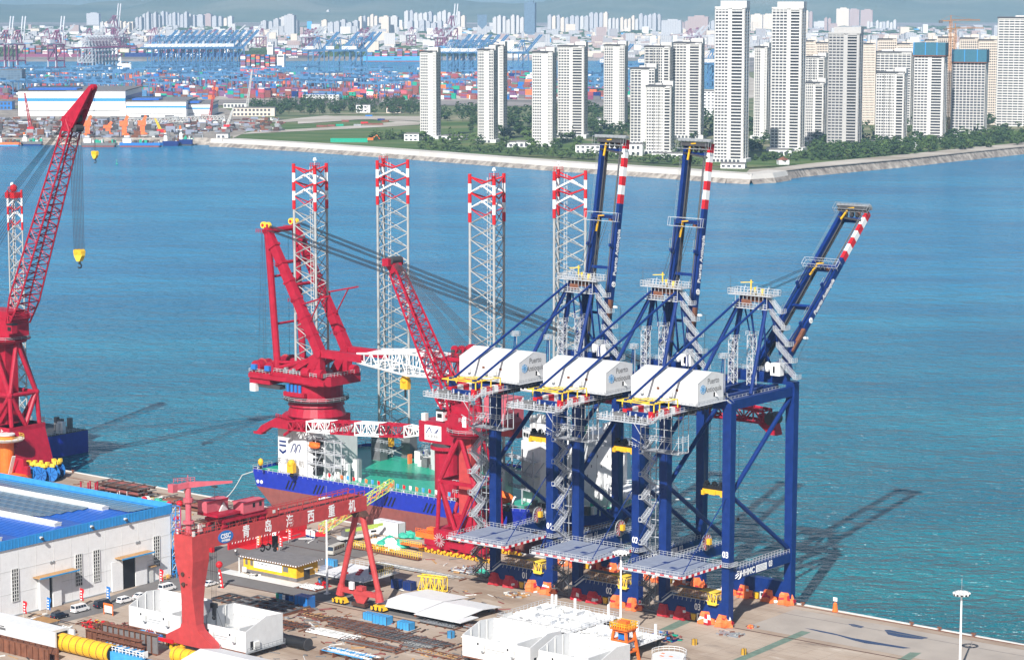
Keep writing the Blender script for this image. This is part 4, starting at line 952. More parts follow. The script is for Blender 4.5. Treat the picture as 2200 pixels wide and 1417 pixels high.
mb.mat('white_paint'); mb.lattice(ring(146,3.3,2.4,bz0-2.3), ring(170,2.8,2.0,bz0-3), 8, .45, .24)
mb.mat('red_paint'); mb.lattice(ring(170,2.8,2.0,bz0-3), ring(192,2.2,1.6,bz0-3.6), 7, .45, .24)
mb.prism([(190,bz0-3),(195,bz0-5),(196,bz0-8.5),(193.5,bz0-8.5),(190,bz0-6)],cy-2.4,cy+.6,'y')
mb.mat('steel_dark'); mb.wheel((194,cy-1,bz0-4),1.8,4,(0,1,0),12)
mb.done('main_boom', V)
mb = MB().mat('rope'); MB_ = mb
for y0_, y1_, ap in ((-1.2,-.6,AP[0]),(-.4,-.2,AP[0]),(.4,.2,AP[0]),(-1.2,-.5,AP[1]),(-.4,-.1,AP[1]),(.4,.3,AP[1])):
    for dz in (0, 1.5): mb.tube((ap[0]+1,ap[1]+y0_,ap[2]+1-dz),(178,cy-1+y1_*3,bz0+2.2-dz),.10,4)
mb.done('pendant_rope', V)
mb = MB().mat('yellow').box(60,63,cy-5,cy-3.4,bz0-8.4,bz0-5.4).sphere((61.5,cy-4.2,bz0-5.4),1.5,8,5).mat('black').tube((61.5,cy-4.2,bz0-8.4),(61.5,cy-4.2,bz0-11),.35,6); mb.mat('rope').tube((60.8,cy-4.2,bz0-5),(60.8,cy-4.2,bz0),.06,4).tube((62.2,cy-4.2,bz0-5),(62.2,cy-4.2,bz0),.06,4)
mb.done('hook_block', V); MB().mat('yellow').box(55,56.6,cy-5,cy-4,16+Z+8,18.6+Z+8).mat('rope').tube((55.8,cy-4.5,18.6+Z+8),(55.8,cy-4.5,bz0-3),.05,4).done('hook_block', V)
# auxiliary crane with its boom laid down towards the stern
ax, ay = 79.0, 5.5
mb = MB().mat('red_paint'); mb.tube((ax,ay,DZ),(ax,ay,26+Z),3.9,16); mb.tube((ax,ay,26+Z),(ax,ay,27+Z),5.2,16); mb.done('auxiliary_pedestal', V)
mb = MB().mat('red_paint'); mb.box(ax-8,ax+6,ay-4,ay+4,28+Z,34.5+Z); mb.prism([(ax+2,34.5+Z),(ax+8,34.5+Z),(ax+5,46+Z),(ax+3.5,46+Z)],ay-3,ay-2,'y'); mb.prism([(ax+2,34.5+Z),(ax+8,34.5+Z),(ax+5,46+Z),(ax+3.5,46+Z)],ay+2,ay+3,'y'); mb.box(ax+2.5,ax+6,ay-3,ay+3,45+Z,47+Z)
mb.mat('steel_dark').tube((ax,ay,27+Z),(ax,ay,28+Z),4.6,16); ah = mb.done('auxiliary_crane_house', V)
MB().mat('white_paint').box(ax-5.6,ax+1,ay-4.1,ay-4.02,28.8+Z,33.4+Z).done('sign_board', ah)
text('sign_lettering', '天津港航', 1.2, 'steel_grey', ah, (ax-2.3,ay-4.12,29.9+Z), R_NT, ext=.01)
MB().mat('navy').beam((ax-5,ay-4.14,30.9+Z),(ax-3.6,ay-4.14,32.8+Z),.3,.05,up=(0,1,0)).beam((ax-3.6,ay-4.14,32.8+Z),(ax-2.8,ay-4.14,31.1+Z),.3,.05,up=(0,1,0)).beam((ax-1.6,ay-4.14,31+Z),(ax,ay-4.14,32.6+Z),.3,.05,up=(0,1,0)).beam((ax,ay-4.14,32.6+Z),(ax-1,ay-4.14,30.9+Z),.2,.05,up=(0,1,0)).done('sign_emblem', ah)
MB().mat('white_paint').box(ax+1.2,ax+4.4,ay-6,ay-4.1,40+Z,43.6+Z).mat('black').box(ax+.9,ax+4.7,ay-6.2,ay-4,43.6+Z,44.4+Z).box(ax+1.4,ax+4.0,ay-6.05,ay-6.0,41.4+Z,43.0+Z).done('auxiliary_cab', V); MB().mat('offwhite').box(ax-7,ax-5.4,ay-4,ay-2.5,34.5+Z,36.8+Z).done('control_box', V)
def yb(x): return ay-(ax-8-x)*.155
def ring2(x, w, h_, z): return [(x,yb(x)-w,z-h_),(x,yb(x)-w,z+h_),(x,yb(x)+w,z+h_),(x,yb(x)+w,z-h_)]
mb = MB(); z1, z2 = 30.2+Z, 27.8+Z; xs = [ax-8, ax-15, ax-24, ax-33, ax-42, ax-51, ax-58]; zs = [z1+(z2-z1)*(ax-8-x)/58 for x in xs]
hs = [.6,1.7,1.9,1.9,1.8,1.6,1.3]
for k in range(6):
    mb.mat(('white_paint','red_paint','white_paint','red_paint','white_paint','red_paint')[k]); mb.lattice(ring2(xs[k],1.8,hs[k],zs[k]), ring2(xs[k+1],1.8,hs[k+1],zs[k+1]), 4, .28, .18)
mb.mat('red_paint'); x = ax-58; z = zs[-1]; ay0, ay = ay, yb(ax-60)
mb.prism([(x,z-1.4),(x,z+1.6),(x-5,z+2.2),(x-12,z-1.2),(x-14.5,z-3.6),(x-11.6,z-3.6),(x-8,z-1.4)],ay-1,ay+1,'y'); mb.rail([(x,ay-1.6,z+1.6),(x-5,ay-1.6,z+2.2)],1.2,1,.1); mb.box(x-15.5,x-12,ay-1.2,ay+1.2,z-4.2,z-3.5); mb.tube((x+1,ay,z-1),(x-3,ay,z-3.6),.5,6)
mb.done('auxiliary_boom', V)
mb = MB().mat('yellow').box(x-1.3,x+1.3,ay-.8,ay+.8,z-15.4,z-12.4).sphere((x,ay,z-12.4),1.3,8,5).mat('black').sphere((x,ay,z-16.2),.8,6,4).mat('rope').tube((x-.7,ay,z-12),(x-.7,ay,z-3),.05,4).tube((x+.7,ay,z-12),(x+.7,ay,z-3),.05,4)
mb.done('hook_block', V); mb = MB().mat('yellow').sphere((x-13.6,ay,z-13.6),.9,8,5,(1,1,1.4)).mat('black').sphere((x-13.6,ay,z-15.4),.5,6,4).mat('rope').tube((x-13.6,ay,z-12.5),(x-13.6,ay,z-4),.04,4); mb.done('hook_block', V)
ay = ay0
# forward accommodation: a tall white wall facing the yard, decks on its left, deckhouses on top
WA, WB = Vector((109,13.4,0)), Vector((129.6,29.5,0)); wu = (WB-WA).normalized(); wn = Vector((wu.y,-wu.x,0))
mb = MB().mat('white_paint'); mb.prism([(98,18),(109,13.4),(129.6,29.5),(122,42),(98,46)],DZ,DZ+18.5); acc = mb.done('accommodation_block', V)
mb = MB().mat('white_paint'); mb.prism([(97,20),(108,14.5),(115,20),(110,34),(97,32)],DZ+18.5,DZ+21.5); mb.prism([(99,21),(107,17),(112,21),(108,30),(99,29)],DZ+21.5,DZ+24); mb.prism([(118,22),(128,29.5),(121,40),(112,34)],DZ+18.5,DZ+22)
mb.mat('white_paint').sphere((123,31,DZ+24),1.6,10,6); mb.box(120,125,30,34,DZ+22,DZ+24.5); mb.mat('offwhite').tube((104,24,DZ+24),(104,24,DZ+34),.35,6); mb.beam((101,24,DZ+31),(107,24,DZ+31),.3); mb.tube((118,30,DZ+22),(118,30,DZ+31),.25,6)
mb.mat('deck_green').prism([(109,15),(117,21),(112,32),(108,26)],DZ+18.52,DZ+18.6)
for k in range(12): mb.mat(('white_paint','offwhite','galv')[k%3]); xx = random.uniform(99,107); yy = random.uniform(20,28); mb.box(xx,xx+1.4,yy,yy+1.4,DZ+24,DZ+24+random.uniform(.6,2.6))
mb.done('bridge_deck', acc)
mb = MB().mat('black')
for k in range(5): p = Vector((108.2,14.6,0))+Vector((1.3*k,1.02*k,0)); mb.beam(p+wn*.06+Vector((0,0,DZ+20.3)), p+wn*.06+wu*1.1+Vector((0,0,DZ+20.3)), .12, 1.1)
for k in range(6): p = Vector((98.2+k*1.6,19.2-k*.68,0)); mb.beam(p+Vector((-.1,-.12,DZ+20.3)), p+Vector((.9,-.54,DZ+20.3)), .12, 1.1)
mb.mat('steel_grey')
for r in range(5):
    for k in range(8): p = WA+wu*(2.2+k*3.0+(r%2)*1.2)+wn*.05+Vector((0,0,DZ+3+r*3)); mb.beam(p, p+Vector((0,0,.9)), .22, .1)
stuff(mb.done('window', acc))
mb = MB().mat('rail_white')
for z in (4.5,9,13.5): 
    mb.prism([(92,19),(98,17.6),(108.6,13),(108,10.8),(97,14.6),(92,16)],DZ+z,DZ+z+.2); mb.rail([(92,16,DZ+z),(97,14.6,DZ+z),(108,10.8,DZ+z)],1.2,1.6,.07)
for x, y in ((92.2,16.2),(97,14.8),(102.5,12.8),(108,11)): mb.beam((x,y,DZ),(x,y,DZ+17),.35); mb.beam((x,y,DZ+9),(x+2,y+3,DZ+13.5),.25)
mb.rail([(97,20,DZ+21.5),(108,14.5,DZ+21.5),(115,20,DZ+21.5)],1.2,1.3,.07); mb.rail([tuple(WA+Vector((0,0,DZ+18.5))),tuple(WB+Vector((0,0,DZ+18.5)))],1.2,1.3,.07)
stuff(mb.done('side_gallery', acc))
mb = MB().mat('orange'); mb.sphere((101,3.6,DZ+3.6),2.0,14,8,(2.7,.9,1.0)); mb.mat('rust').sphere((95.8,3.6,DZ+3.6),1.95,14,8,(2.6,.9,1.0)); mb.mat('white_paint').beam((105,3,DZ),(107.5,3,DZ+4.5),.6).beam((92,3,DZ),(92,3,DZ+4.5),.5)
mb.mat('steel_dark').box(91,106,1.6,5.4,DZ,DZ+1.2); mb.done('lifeboat', V)
# slim white deck crane and helideck over the bow
mb = MB().mat('white_paint'); mb.lattice([(122,8,DZ),(124,8,DZ),(124,10,DZ),(122,10,DZ)],[(127,12,DZ+26),(128,12,DZ+26),(128,13,DZ+26),(127,13,DZ+26)],10,.35,.15); mb.tube((121,6,DZ),(128,12,DZ+25),.5,6); mb.mat('deck_green').tube((125,9,DZ+16),(127.5,12,DZ+27),.5,6); mb.done('deck_crane', V)
mb = MB().mat('white_paint'); hc = Vector((139,24,DZ+6.4)); pts = [(hc.x+11*cos(k*pi/4+pi/8), hc.y+11*sin(k*pi/4+pi/8)) for k in range(8)]; mb.prism(pts, hc.z, hc.z+.7)
mb.rail([(*p,hc.z+.7) for p in pts]+[(*pts[0],hc.z+.7)],1.2,1.6,.09)
for k in range(5): mb.beam((hc.x-10+k*4,hc.y-8,hc.z),(128,18+k*2,DZ-1),.4); mb.beam((hc.x-8+k*4,hc.y-8,hc.z-.2),(hc.x-4+k*4,hc.y+8,hc.z-1.6),.35)
mb.done('helideck', V)
mb = MB()
for k in range(40): mb.mat(('white_paint','offwhite','steel_dark','deck_green','steel_grey')[k%5]); xx = random.uniform(106,128); yy = random.uniform(3.5,11) if xx < 118 else random.uniform(11,16); mb.box(xx,xx+random.uniform(.5,2),yy,yy+1.3,DZ,DZ+random.uniform(.7,3.4))
stuff(mb.done('deck_gear', V))
mb = MB().mat('navy_ship').tube((119,2,DZ-3),(122,3,DZ-10),2.2,12).mat('steel_dark').tube((122,3,DZ-10),(122.6,3.2,DZ-12),1.8,12).done('thruster_well', hull)
# mooring lines and gangway
mb = MB().mat('offwhite'); mb.path([(1.5,.2,DZ)]+[(-2.5-6*k/6, -1-6*k/6, DZ-1.5-(DZ-5.5)*k/6-2*sin(pi*k/6)) for k in range(7)], .12, 4); mb.done('mooring_line', V)
g0, g1 = W(-158.6,15.6,.8), W(-151.5,40.5,12.0)
def gangway():
    T = thing('gangway', 'green and orange truss gangway climbing from the quay to the ship deck', 'gangway', g0, 0)
    d = g1-g0; n = Vector((d.y,-d.x,0)).normalized()*1.2; up = Vector((0,0,2.4))
    L_ = MB().mat('lime'); a = [-n, n]; L_.lattice([-n,n,n+up,-n+up],[d-n,d+n,d+n+up,d-n+up],12,.16,.1); stuff(L_.done('truss', T))
    L_ = MB().mat('tarp_orange'); L_.beam(-n+up*.5,d-n+up*.5,.16); L_.beam(n+up*.5,d+n+up*.5,.16)
    for k in range(13): p = d*(k/12); L_.beam(p-n,p-n+up,.18); L_.beam(p+n,p+n+up,.18)
    stuff(L_.done('side_rail', T)); MB().mat('stripe_red').box(-1.6,1.6,-1.4,1.4,-.75,.1).done('foot_plate', T)
gangway()
# neighbour vessel leg beyond the left edge
V_main = V
V = thing('jack_up_vessel', 'second jack-up vessel at the far left, showing one lattice leg and its blue stern', 'ship', W(-372,46,SEA), PHI)
vleg(24.5, 13, far_az, 93+Z, 8, 2.9, .7)
h = MB().mat('navy_ship'); h.box(-60,35.5,0,36,-3,8.2); h.mat('steel_dark').box(-60,35.5,0,36,8.2,8.3); h.mat('white_paint')
for k in range(50): xx = random.uniform(5,34); yy = random.uniform(2,30); h.mat(('white_paint','offwhite','stripe_red','steel_grey')[k%4]); h.box(xx,xx+1.5,yy,yy+1.5,8.3,8.3+random.uniform(.8,5))
h.mat('rail_white').rail([(0,.3,8.3),(35,.3,8.3),(35,35,8.3)],1.2,2,.07); h.done('hull', V)
mb = MB().mat('stripe_red').box(22,27,11,15,91+Z,93+Z).sphere((24.5,13,94.5+Z),1.4,8,5); mb.done('leg_cap', V)
V = V_main
# ---------------- red slewing portal cranes ----------------
def portal_crane(nm, label, s0, t0, zr, tip, head, aft, d, k, lettering, big):
    C = thing(nm, label, 'crane', W(s0,t0,0), PHI); R_ = 'red_paint'; g = 6.2
    a = 7.6*k; zn = zr*.60; zp = zr*.19 if not big else zr*.37
    # travelling gear
    for t in (-g, g):
        mb = MB().mat(R_); mb.box(-a*1.5,a*1.5,t-1.1,t+1.1,2.6,4.2)
        for q in (-1, 1): mb.prism([(q*a*.55-3*k,2.0),(q*a*.55+3*k,2.0),(q*a*.9,5),(q*a*.6,5)],t-1,t+1,'y'); mb.box(q*a*1.1-2.4*k,q*a*1.1+2.4*k,t-.8,t+.8,1.2,2.6)
        fr = mb.done('bogie_frame', C)
        for i in range(12):
            x = -a*1.75+a*3.5*i/11
            mb = MB().mat(R_).box(x-.5,x+.5,t-.7,t+.7,.9,1.9).mat('yellow'); mb.wheel((x-.4,t,.55),.55,1.0,(0,1,0),10); mb.wheel((x+.5,t,.55),.55,1.0,(0,1,0),10); mb.sphere((x,t-1.0,1.2),.45,6,4); stuff(mb.done('travel_wheel', fr))
    # lower portal body
    if big:
        mb = MB().mat(R_)
        for q in (-1, 1):
            mb.prism([(q*a*1.0,zp),(q*a*.35,zp),(q*a*.75,4.2),(q*a*1.45,4.2)], -g-1.6, g+1.6, 'y')
        mb.box(-a*1.05,a*1.05,-g-1.8,g+1.8,zp-4.6,zp); bd = mb.done('portal_body', C)
        text('body_lettering', '安全第一 质量至上\n人人有责 时时安全', 1.5, 'white_paint', bd, (a*.1,-g-1.86,zp-2.3), R_NT, ext=.01, bold=.05)
        mb = MB().mat(R_); mb.box(a*.5,a*1.9,-g-3.2,-g-1.9,5.4,8.0); mb.box(a*1.3,a*2.1,-g-3.2,-g-1.9,2.5,5.4); mb.done('equaliser_beam', C)
    else:
        mb = MB().mat(R_)
        for t in (-g, g):
            mb.box(-a,a,t-1.2,t+1.2,zp-1.6,zp+.6)
            for q in (-1, 1): mb.beam((q*a*.95,t,zp),(q*a*.8,t,3.6),1.7,1.5); mb.beam((q*a*.2,t,zp-1),(q*a*.6,t,4),.6)
        for q in (-1, 1): mb.box(q*a-1.2,q*a+1.2,-g,g,zp-1.6,zp+.6)
        mb.box(-a*.5,a*.5,-g*.6,g*.6,zp+.6,zp+5); mb.done('portal_body', C)
        mb = MB()
        for i in range(28):
            b_ = 2*pi*i/28; mb.mat('rail_white' if i%2 else 'tarp_red'); p = Vector((-a*.65,-g-1.9,zp-2.2)); mb.beam(p+Vector((.4*cos(b_),0,.4*sin(b_))), p+Vector((2.1*cos(b_),0,2.1*sin(b_))), .14)
        mb.mat('red_paint').wheel((-a*.65,-g-1.9,zp-2.2),.6,.5,(0,1,0),10); mb.done('cable_reel', C)
        mb = MB().mat('orange'); mb.box(-a*2.0,-a*.9,-g-.6,-g+2.2,4.2,5.8); mb.box(-a*1.5,-a*1.1,-g,-g+2,5.8,7.4); mb.rail([(-a*2,-g-.6,5.8),(-a*1.1,-g-.6,5.8)],1.1,1,.06); mb.box(-a*2.6,-a*1.5,-g-2.4,-g-.9,1.6,2.0); mb.mat('safety_yellow').rail([(-a*2.6,-g-2.4,2.0),(-a*1.5,-g-2.4,2.0)],1.1,.8,.06); mb.done('travel_cabinet', C)
    # tubular legs with a tie ring
    c4 = [(-1,-1),(1,-1),(1,1),(-1,1)]; rn = a*.86; rt = 4.4*k
    for q, (x, y) in enumerate(c4):
        x2, y2 = c4[(q+1)%4]; N_ = Vector((x*rn, y*g*.95, zn)); N2 = Vector((x2*rn, y2*g*.95, zn)); B_ = Vector((x*a*.95, y*g, zp)); B2 = Vector((x2*a*.95, y2*g, zp)); mB = (B_+B2)/2
        mb = MB().mat(R_); mb.tube(B_, N_, .62*k, 8); mb.tube(N_, mB, .62*k, 8); mb.tube(N2, mB, .62*k, 8); mb.done('leg', C)
        mT = Vector(((x+x2)/2*rt, (y+y2)/2*rt, zr-1.0)); mb = MB().mat(R_); mb.tube(N_, mT, .62*k, 8); mb.tube(N2, mT, .62*k, 8); mb.done('strut', C)
        mb = MB().mat(R_); mb.beam(N_, N2, .7*k, 1.0*k) if not big else mb.tube(N_, N2, .75, 8); mb.sphere(N_, .9*k, 8, 5); mb.done('tie_beam', C)
    mb = MB().mat(R_ if big else 'faded_red'); mb.beam((0,0,zp),(0,0,zr-1.2), 4.6*k, 4.2*k, up=(0,1,0)); mb.done('column', C)
    mb = MB().mat('galv' if not big else R_); mb.stair((a*.9,-g-1.5,2), (3.4,0,0), 3.0, int((zr-4)/3) if not big else 3, .8, (0,1,0)); stuff(mb.done('stair_tower', C))
    mb = MB().mat(R_); mb.tube((0,0,zr-1.2),(0,0,zr),5.6*k,24,r2=5.9*k); mb.tube((0,0,zr),(0,0,zr+1.1),5.2*k,24); mb.done('slewing_ring', C)
    # turret
    mb = MB().mat(R_); mb.prism([(-5.6*k,-3.4*k),(2*k,-4.4*k),(7*k,-3.4*k),(7*k,3.4*k),(2*k,4.4*k),(-5.6*k,3.4*k)] if d < 0 else [(5.6*k,-3.4*k),(-2*k,-4.4*k),(-7*k,-3.4*k),(-7*k,3.4*k),(-2*k,4.4*k),(5.6*k,3.4*k)], zr+1.1, zr+5.5*k)
    mb.box(-4.4*k*1,4.4*k,-3*k,3*k,zr+5.5*k,zr+7.6*k); tu = mb.done('turret', C)
    mb = MB().mat('rail_white'); 
    for i in range(18):
        b1, b2 = 2*pi*i/18, 2*pi*(i+1)/18; mb.rail([(6.6*k*cos(b1),6.6*k*sin(b1),zr),(6.6*k*cos(b2),6.6*k*sin(b2),zr)],1.1,3,.06)
    mb.mat(R_).tube((0,0,zr-.2),(0,0,zr),6.7*k,18); mb.mat('white_paint').box(1*k,2.4*k,-4.5*k,-4.2*k,zr+2,zr+5); stuff(mb.done('ring_walkway', tu))
    # counterweight house behind
    q = -d
    mb = MB().mat('pink_red'); x0, x1 = sorted((q*9*k, q*17*k)); mb.box(x0,x1,-4.2*k,4.2*k,zr+4.4*k,zr+11.6*k); cw = mb.done('counterweight_house', C)
    if lettering: text('house_lettering', lettering, 2.2, 'white_paint', cw, (x1+.05, .2, zr+9.4*k), R_PS, ext=.02, bold=.05); MB().mat('black').box(x1,x1+.05,1.0,1.8,zr+6,zr+7.2).done('window', cw)
    mb = MB().mat('orange' if False else 'faded_red'); mb.prism([(-4*k,zr+4.4*k),(4*k,zr+4.4*k),(4*k,zr-.5),(2*k,zr-.5)],x0+1,x1-.3,'x'); mb.mat(R_).box(min(q*4*k,q*9*k),max(q*4*k,q*9*k),-3*k,3*k,zr+4*k,zr+6*k); mb.done('counterweight', C)
    # rear mast with winches on top
    A_ = Vector((aft[0]-s0, 0, aft[1]))
    mb = MB().mat(R_)
    for y in (-2.6*k, 2.6*k):
        mb.beam((q*2*k,y,zr+5*k),(A_.x,y,A_.z-1),1.0*k,1.4*k); mb.beam((q*6.4*k,y,zr+5*k),(A_.x+q*2,y,A_.z-2),.8*k,1.2*k)
    mb.box(A_.x-2.2,A_.x+3.6,-2.4*k,2.4*k,A_.z-14*k*.8,A_.z-3); mb.done('mast', C)
    mb = MB().mat(R_); mb.box(A_.x-4.4,A_.x+5.4,-4.4*k,4.4*k,A_.z-3,A_.z-2.2); mb.prism([(A_.x+2.4,A_.z-2.2),(A_.x+6.4,A_.z-2.2),(A_.x+4.4,A_.z+2.2),(A_.x+3.2,A_.z+2.2)],-4.4*k,-3*k,'y')
    mb.rail([(A_.x-4.4,-4.4*k,A_.z-2.2),(A_.x+5.4,-4.4*k,A_.z-2.2)],1.3,1.2,.08)
    for i in range(5): mb.mat(R_); mb.wheel((A_.x-3+i*1.5,-3+i*1.3,A_.z),1.2*k,.8,(0,1,0),12); mb.mat('steel_dark').box(A_.x-3.6+i*1.5,A_.x-2.6+i*1.5,-4+i*1.3,-3.4+i*1.3,A_.z-2,A_.z)
    mb.done('winch_deck', C)
    # lattice boom with box head
    foot = Vector((d*5.2*k, 0, zr+4.5*k)); T_ = Vector((tip[0]-s0, 0, tip[1])); u = (T_-foot).normalized(); nrm = Vector((-u.z,0,u.x))*(1 if d > 0 else -1)
    Y = Vector((0,1,0))
    def rg(f, w, h_): p = foot.lerp(T_, f); return [p-Y*w-nrm*h_, p+Y*w-nrm*h_, p+Y*w+nrm*h_, p-Y*w+nrm*h_]
    mb = MB().mat(R_)
    w0, h0 = 3.6*k, 1.0; f1 = .985 if big else .93
    kk = k*(.78 if big else 1); mb.lattice(rg(0, w0, h0*.8), rg(.12, w0*.96, 1.9*k), 3, .34*kk, .17*kk)
    mb.lattice(rg(.12, w0*.96, 1.9*k), rg(.6, w0*.7, 1.7*k), 13 if big else 9, .34*kk, .15*kk); mb.lattice(rg(.6, w0*.7, 1.7*k), rg(f1, w0*.5, 1.4*k), 9 if big else 7, .32*kk, .14*kk)
    if big: mb.beam(foot.lerp(T_,.03)-Y*4, foot.lerp(T_,.03)+Y*4, 1.5); 
    mb.done('boom', C)
    mb = MB().mat(R_)
    if big:
        p0 = foot.lerp(T_, f1-.02)
        for y in (-1.9, 1.9): mb._add([p0-nrm*2.4+Y*y-Y*.5, p0-nrm*2.4+Y*y+Y*.5, p0+nrm*3.8+Y*y+Y*.5, p0+nrm*3.8+Y*y-Y*.5]+[v for e in (Vector((head[0]-s0,0,head[1])),) for v in (e-nrm*.6+Y*y*.5-Y*.4, e-nrm*.6+Y*y*.5+Y*.4, e+nrm*.9+Y*y*.5+Y*.4, e+nrm*.9+Y*y*.5-Y*.4)], [(0,1,2,3),(7,6,5,4),(0,4,5,1),(1,5,6,2),(2,6,7,3),(3,7,4,0)])
        mb.beam(p0+nrm*1.0-Y*2.4, p0+nrm*1.0+Y*2.4, 3.4, 5.0); e = Vector((head[0]-s0,0,head[1])); mb.beam(p0.lerp(e,.5)-Y*1.6,p0.lerp(e,.5)+Y*1.6,2.6,2.0); mb.wheel(e,1.0,1.6,(0,1,0),12)
        mb.mat('steel_dark'); mb.wheel(p0-nrm*2.6,1.3,3.4,(0,1,0),12); mb.wheel(p0-nrm*1.4+u*3,1.2,3.2,(0,1,0),12)
    else:
        p0 = foot.lerp(T_, f1); mb.beam(p0, T_, 3.2, 2.6, w2=3.8, h2=3.2); mb.beam(T_-Y*3.4, T_+Y*3.4, 2.4, 2.2); mb.mat('steel_dark').wheel(T_+nrm*1.2,1.1,4.4,(0,1,0),12)
    mb.done('boom_head', C)
    # rope bundle from the mast (or out of frame) to the boom tip
    mb = MB().mat('rope')
    far = A_+Vector((0,0,1)) if not big else A_
    for i in range(12):
        y = -3.6+i*.65; mb.tube((far.x-1+i*(.25 if not big else 1.3)+(i > 5)*3, y, far.z), T_+Vector((0,y*.5,0))+nrm*(.6+.12*i)-u*(i > 5)*2, .085, 4)
    mb.done('luffing_rope', C)
    mb = MB().mat('rope')
    hx = T_.x+ (2.2 if big else -.5)
    if big:
        for i in range(8): mb.tube((T_.x-1+i*.34,-1.6+i*.45,T_.z-3),(T_.x-.4+i*.30,-1.2+i*.35,79.6),.11,4)
        e = Vector((head[0]-s0,0,head[1]))
        for i in range(2): mb.tube((e.x-.4+i*.8,0,e.z),(e.x-.3+i*.5,0,113),.09,4)
        mb.done('hoist_rope', C)
        for c, r in ((Vector((T_.x+.7,0,77.6)),1.0),(Vector((e.x,0,111.4)),.62)):
            mb = MB().mat('safety_yellow'); mb.prism([(c.x-1.9*r,c.z+1.9*r),(c.x+1.9*r,c.z+1.9*r),(c.x+1.9*r,c.z),(c.x+.7*r,c.z-1.9*r),(c.x-.7*r,c.z-1.9*r),(c.x-1.9*r,c.z)],-.8*r,.8*r,'y'); mb.mat('yellow')
            for q_ in (-1,1): mb.wheel((c.x+q_*1.0*r,0,c.z+1.2*r),.95*r,2.0*r,(0,1,0),12)
            mb.mat('black'); mb.tube((c.x,0,c.z-1.9*r),(c.x,0,c.z-2.9*r),.4*r,6)
            for b0 in range(-150,120,30): mb.tube((c.x+.9*r*cos(rad(b0)),0,c.z-3.4*r+.8*r*sin(rad(b0))),(c.x+.9*r*cos(rad(b0+30)),0,c.z-3.4*r+.8*r*sin(rad(b0+30))),.26*r,5)
            mb.done('hook_block', C)
    else:
        for i in range(3): mb.tube((T_.x-.8+i*.5,0,T_.z-1),(T_.x-.8+i*.5,0,58),.06,4)
        mb.done('hoist_rope', C)
    # operator's cab
    mb = MB().mat('white_paint' if not big else R_); x0 = d*7.4*k; mb.box(x0-1.3,x0+1.3,-4.8*k,-4.8*k+2.4,zr+3,zr+5.8); mb.mat('black').box(x0-1.4,x0+1.4,-4.85*k,-4.8*k+2.5,zr+5.8,zr+6.3).box(x0-.9,x0+.9,-4.83*k,-4.8*k,zr+3.9,zr+5.2).mat(R_).beam((x0,-3.5*k,zr+3),(0,-2*k,zr+1),.9); mb.done('cab', C)
    return C
portal_crane('portal_crane', 'red portal crane with yellow wheels between the ship and the blue cranes', -107.5, 24.9, 36.6, (-137,84.8), None, (-107.5,61), -1, 1.0, '海西重机', False)
portal_crane('portal_crane', 'tall red portal crane at the left edge, its lattice boom leaning over the water', -314.0, 25.0, 46.6, (-276,123.5), (-266.6,133.6), (-352,60), 1, 1.3, '', True)

# ---------------- red gantry crane ----------------
GC = thing('gantry_crane', 'red single-girder gantry crane with white Chinese lettering and a blue oval badge', 'crane', W(-91.2,-105,0), PHI)
mb = MB().mat('faded_red'); mb.box(-3.2,3.2,-2.8,62.5,26.7,30.5)
mb.box(-3.25,3.25,2.3,2.36,26.65,30.55); mb.box(-3.25,3.25,56,56.06,26.65,30.55); gb = mb.done('main_girder', GC)
for i, ch in enumerate('青岛海西重机'): text('girder_lettering', ch, 3.5, 'white_paint', gb, (3.23, 16.3+i*8.05, 28.5), R_PS, bold=.06, sx=.78)
mb = MB().mat('blue_panel'); mb.prism([(8.9+2.7*cos(2*pi*k/28), 28.6+1.62*sin(2*pi*k/28)) for k in range(28)], 3.2, 3.27, 'x'); badge = mb.done('badge', gb)
text('badge_lettering', 'CSSC', 1.7, 'white_paint', badge, (3.3,8.9,28.8), R_PS, ext=.01, bold=.06, sx=.9)
text('badge_lettering', '中国船舶', .62, 'white_paint', badge, (3.3,8.9,27.65), R_PS, ext=.01, bold=.03, sx=1.2)
# single leg: faceted box narrowing at the waist and flaring at the foot
prof = [(30.5,-3.2,3.2,-2.8,3.0),(26.7,-3.2,3.2,-2.8,3.0),(24.0,-3.1,3.2,-2.7,3.0),(17.2,-1.8,2.2,-2.2,2.4),(13.5,-2.0,2.2,-1.8,1.9),(7.6,-2.5,2.6,-1.3,1.3),(6.2,-3.2,3.3,-1.3,1.3),(3.6,-8.3,7.6,-1.3,1.3),(1.9,-8.6,9.6,-1.3,1.3)]
mb = MB().mat('faded_red'); vs = []
for z, a, b, c, d in prof[1:]: vs += [(a,c,z),(b,c,z),(b,d,z),(a,d,z)]
nn = len(prof)-1
mb._add(vs, [(i*4+j, (i+1)*4+j, (i+1)*4+(j+1)%4, i*4+(j+1)%4)[::-1] for i in range(nn-1) for j in range(4)]+[tuple(range((nn-1)*4,(nn)*4))])
lg = mb.done('rigid_leg', GC); 
bm = None
for x, z in ((-.6,20.5),(-.5,17.9)): MB().mat('rust_dark').wheel((x,-2.5,z),.55,.5,(0,1,0),10).done('hatch', lg)
for x, z in ((-2.2,20),(1.6,20),(-1.2,17.9),(.6,18.0)): MB().mat('rust_dark').wheel((x,-2.45,z),.14,.4,(0,1,0),6).done('bolt_plate', lg); text('leg_number', '2', 1.6, 'offwhite', lg, (9.65,0,3.0), R_PS, bold=.04)
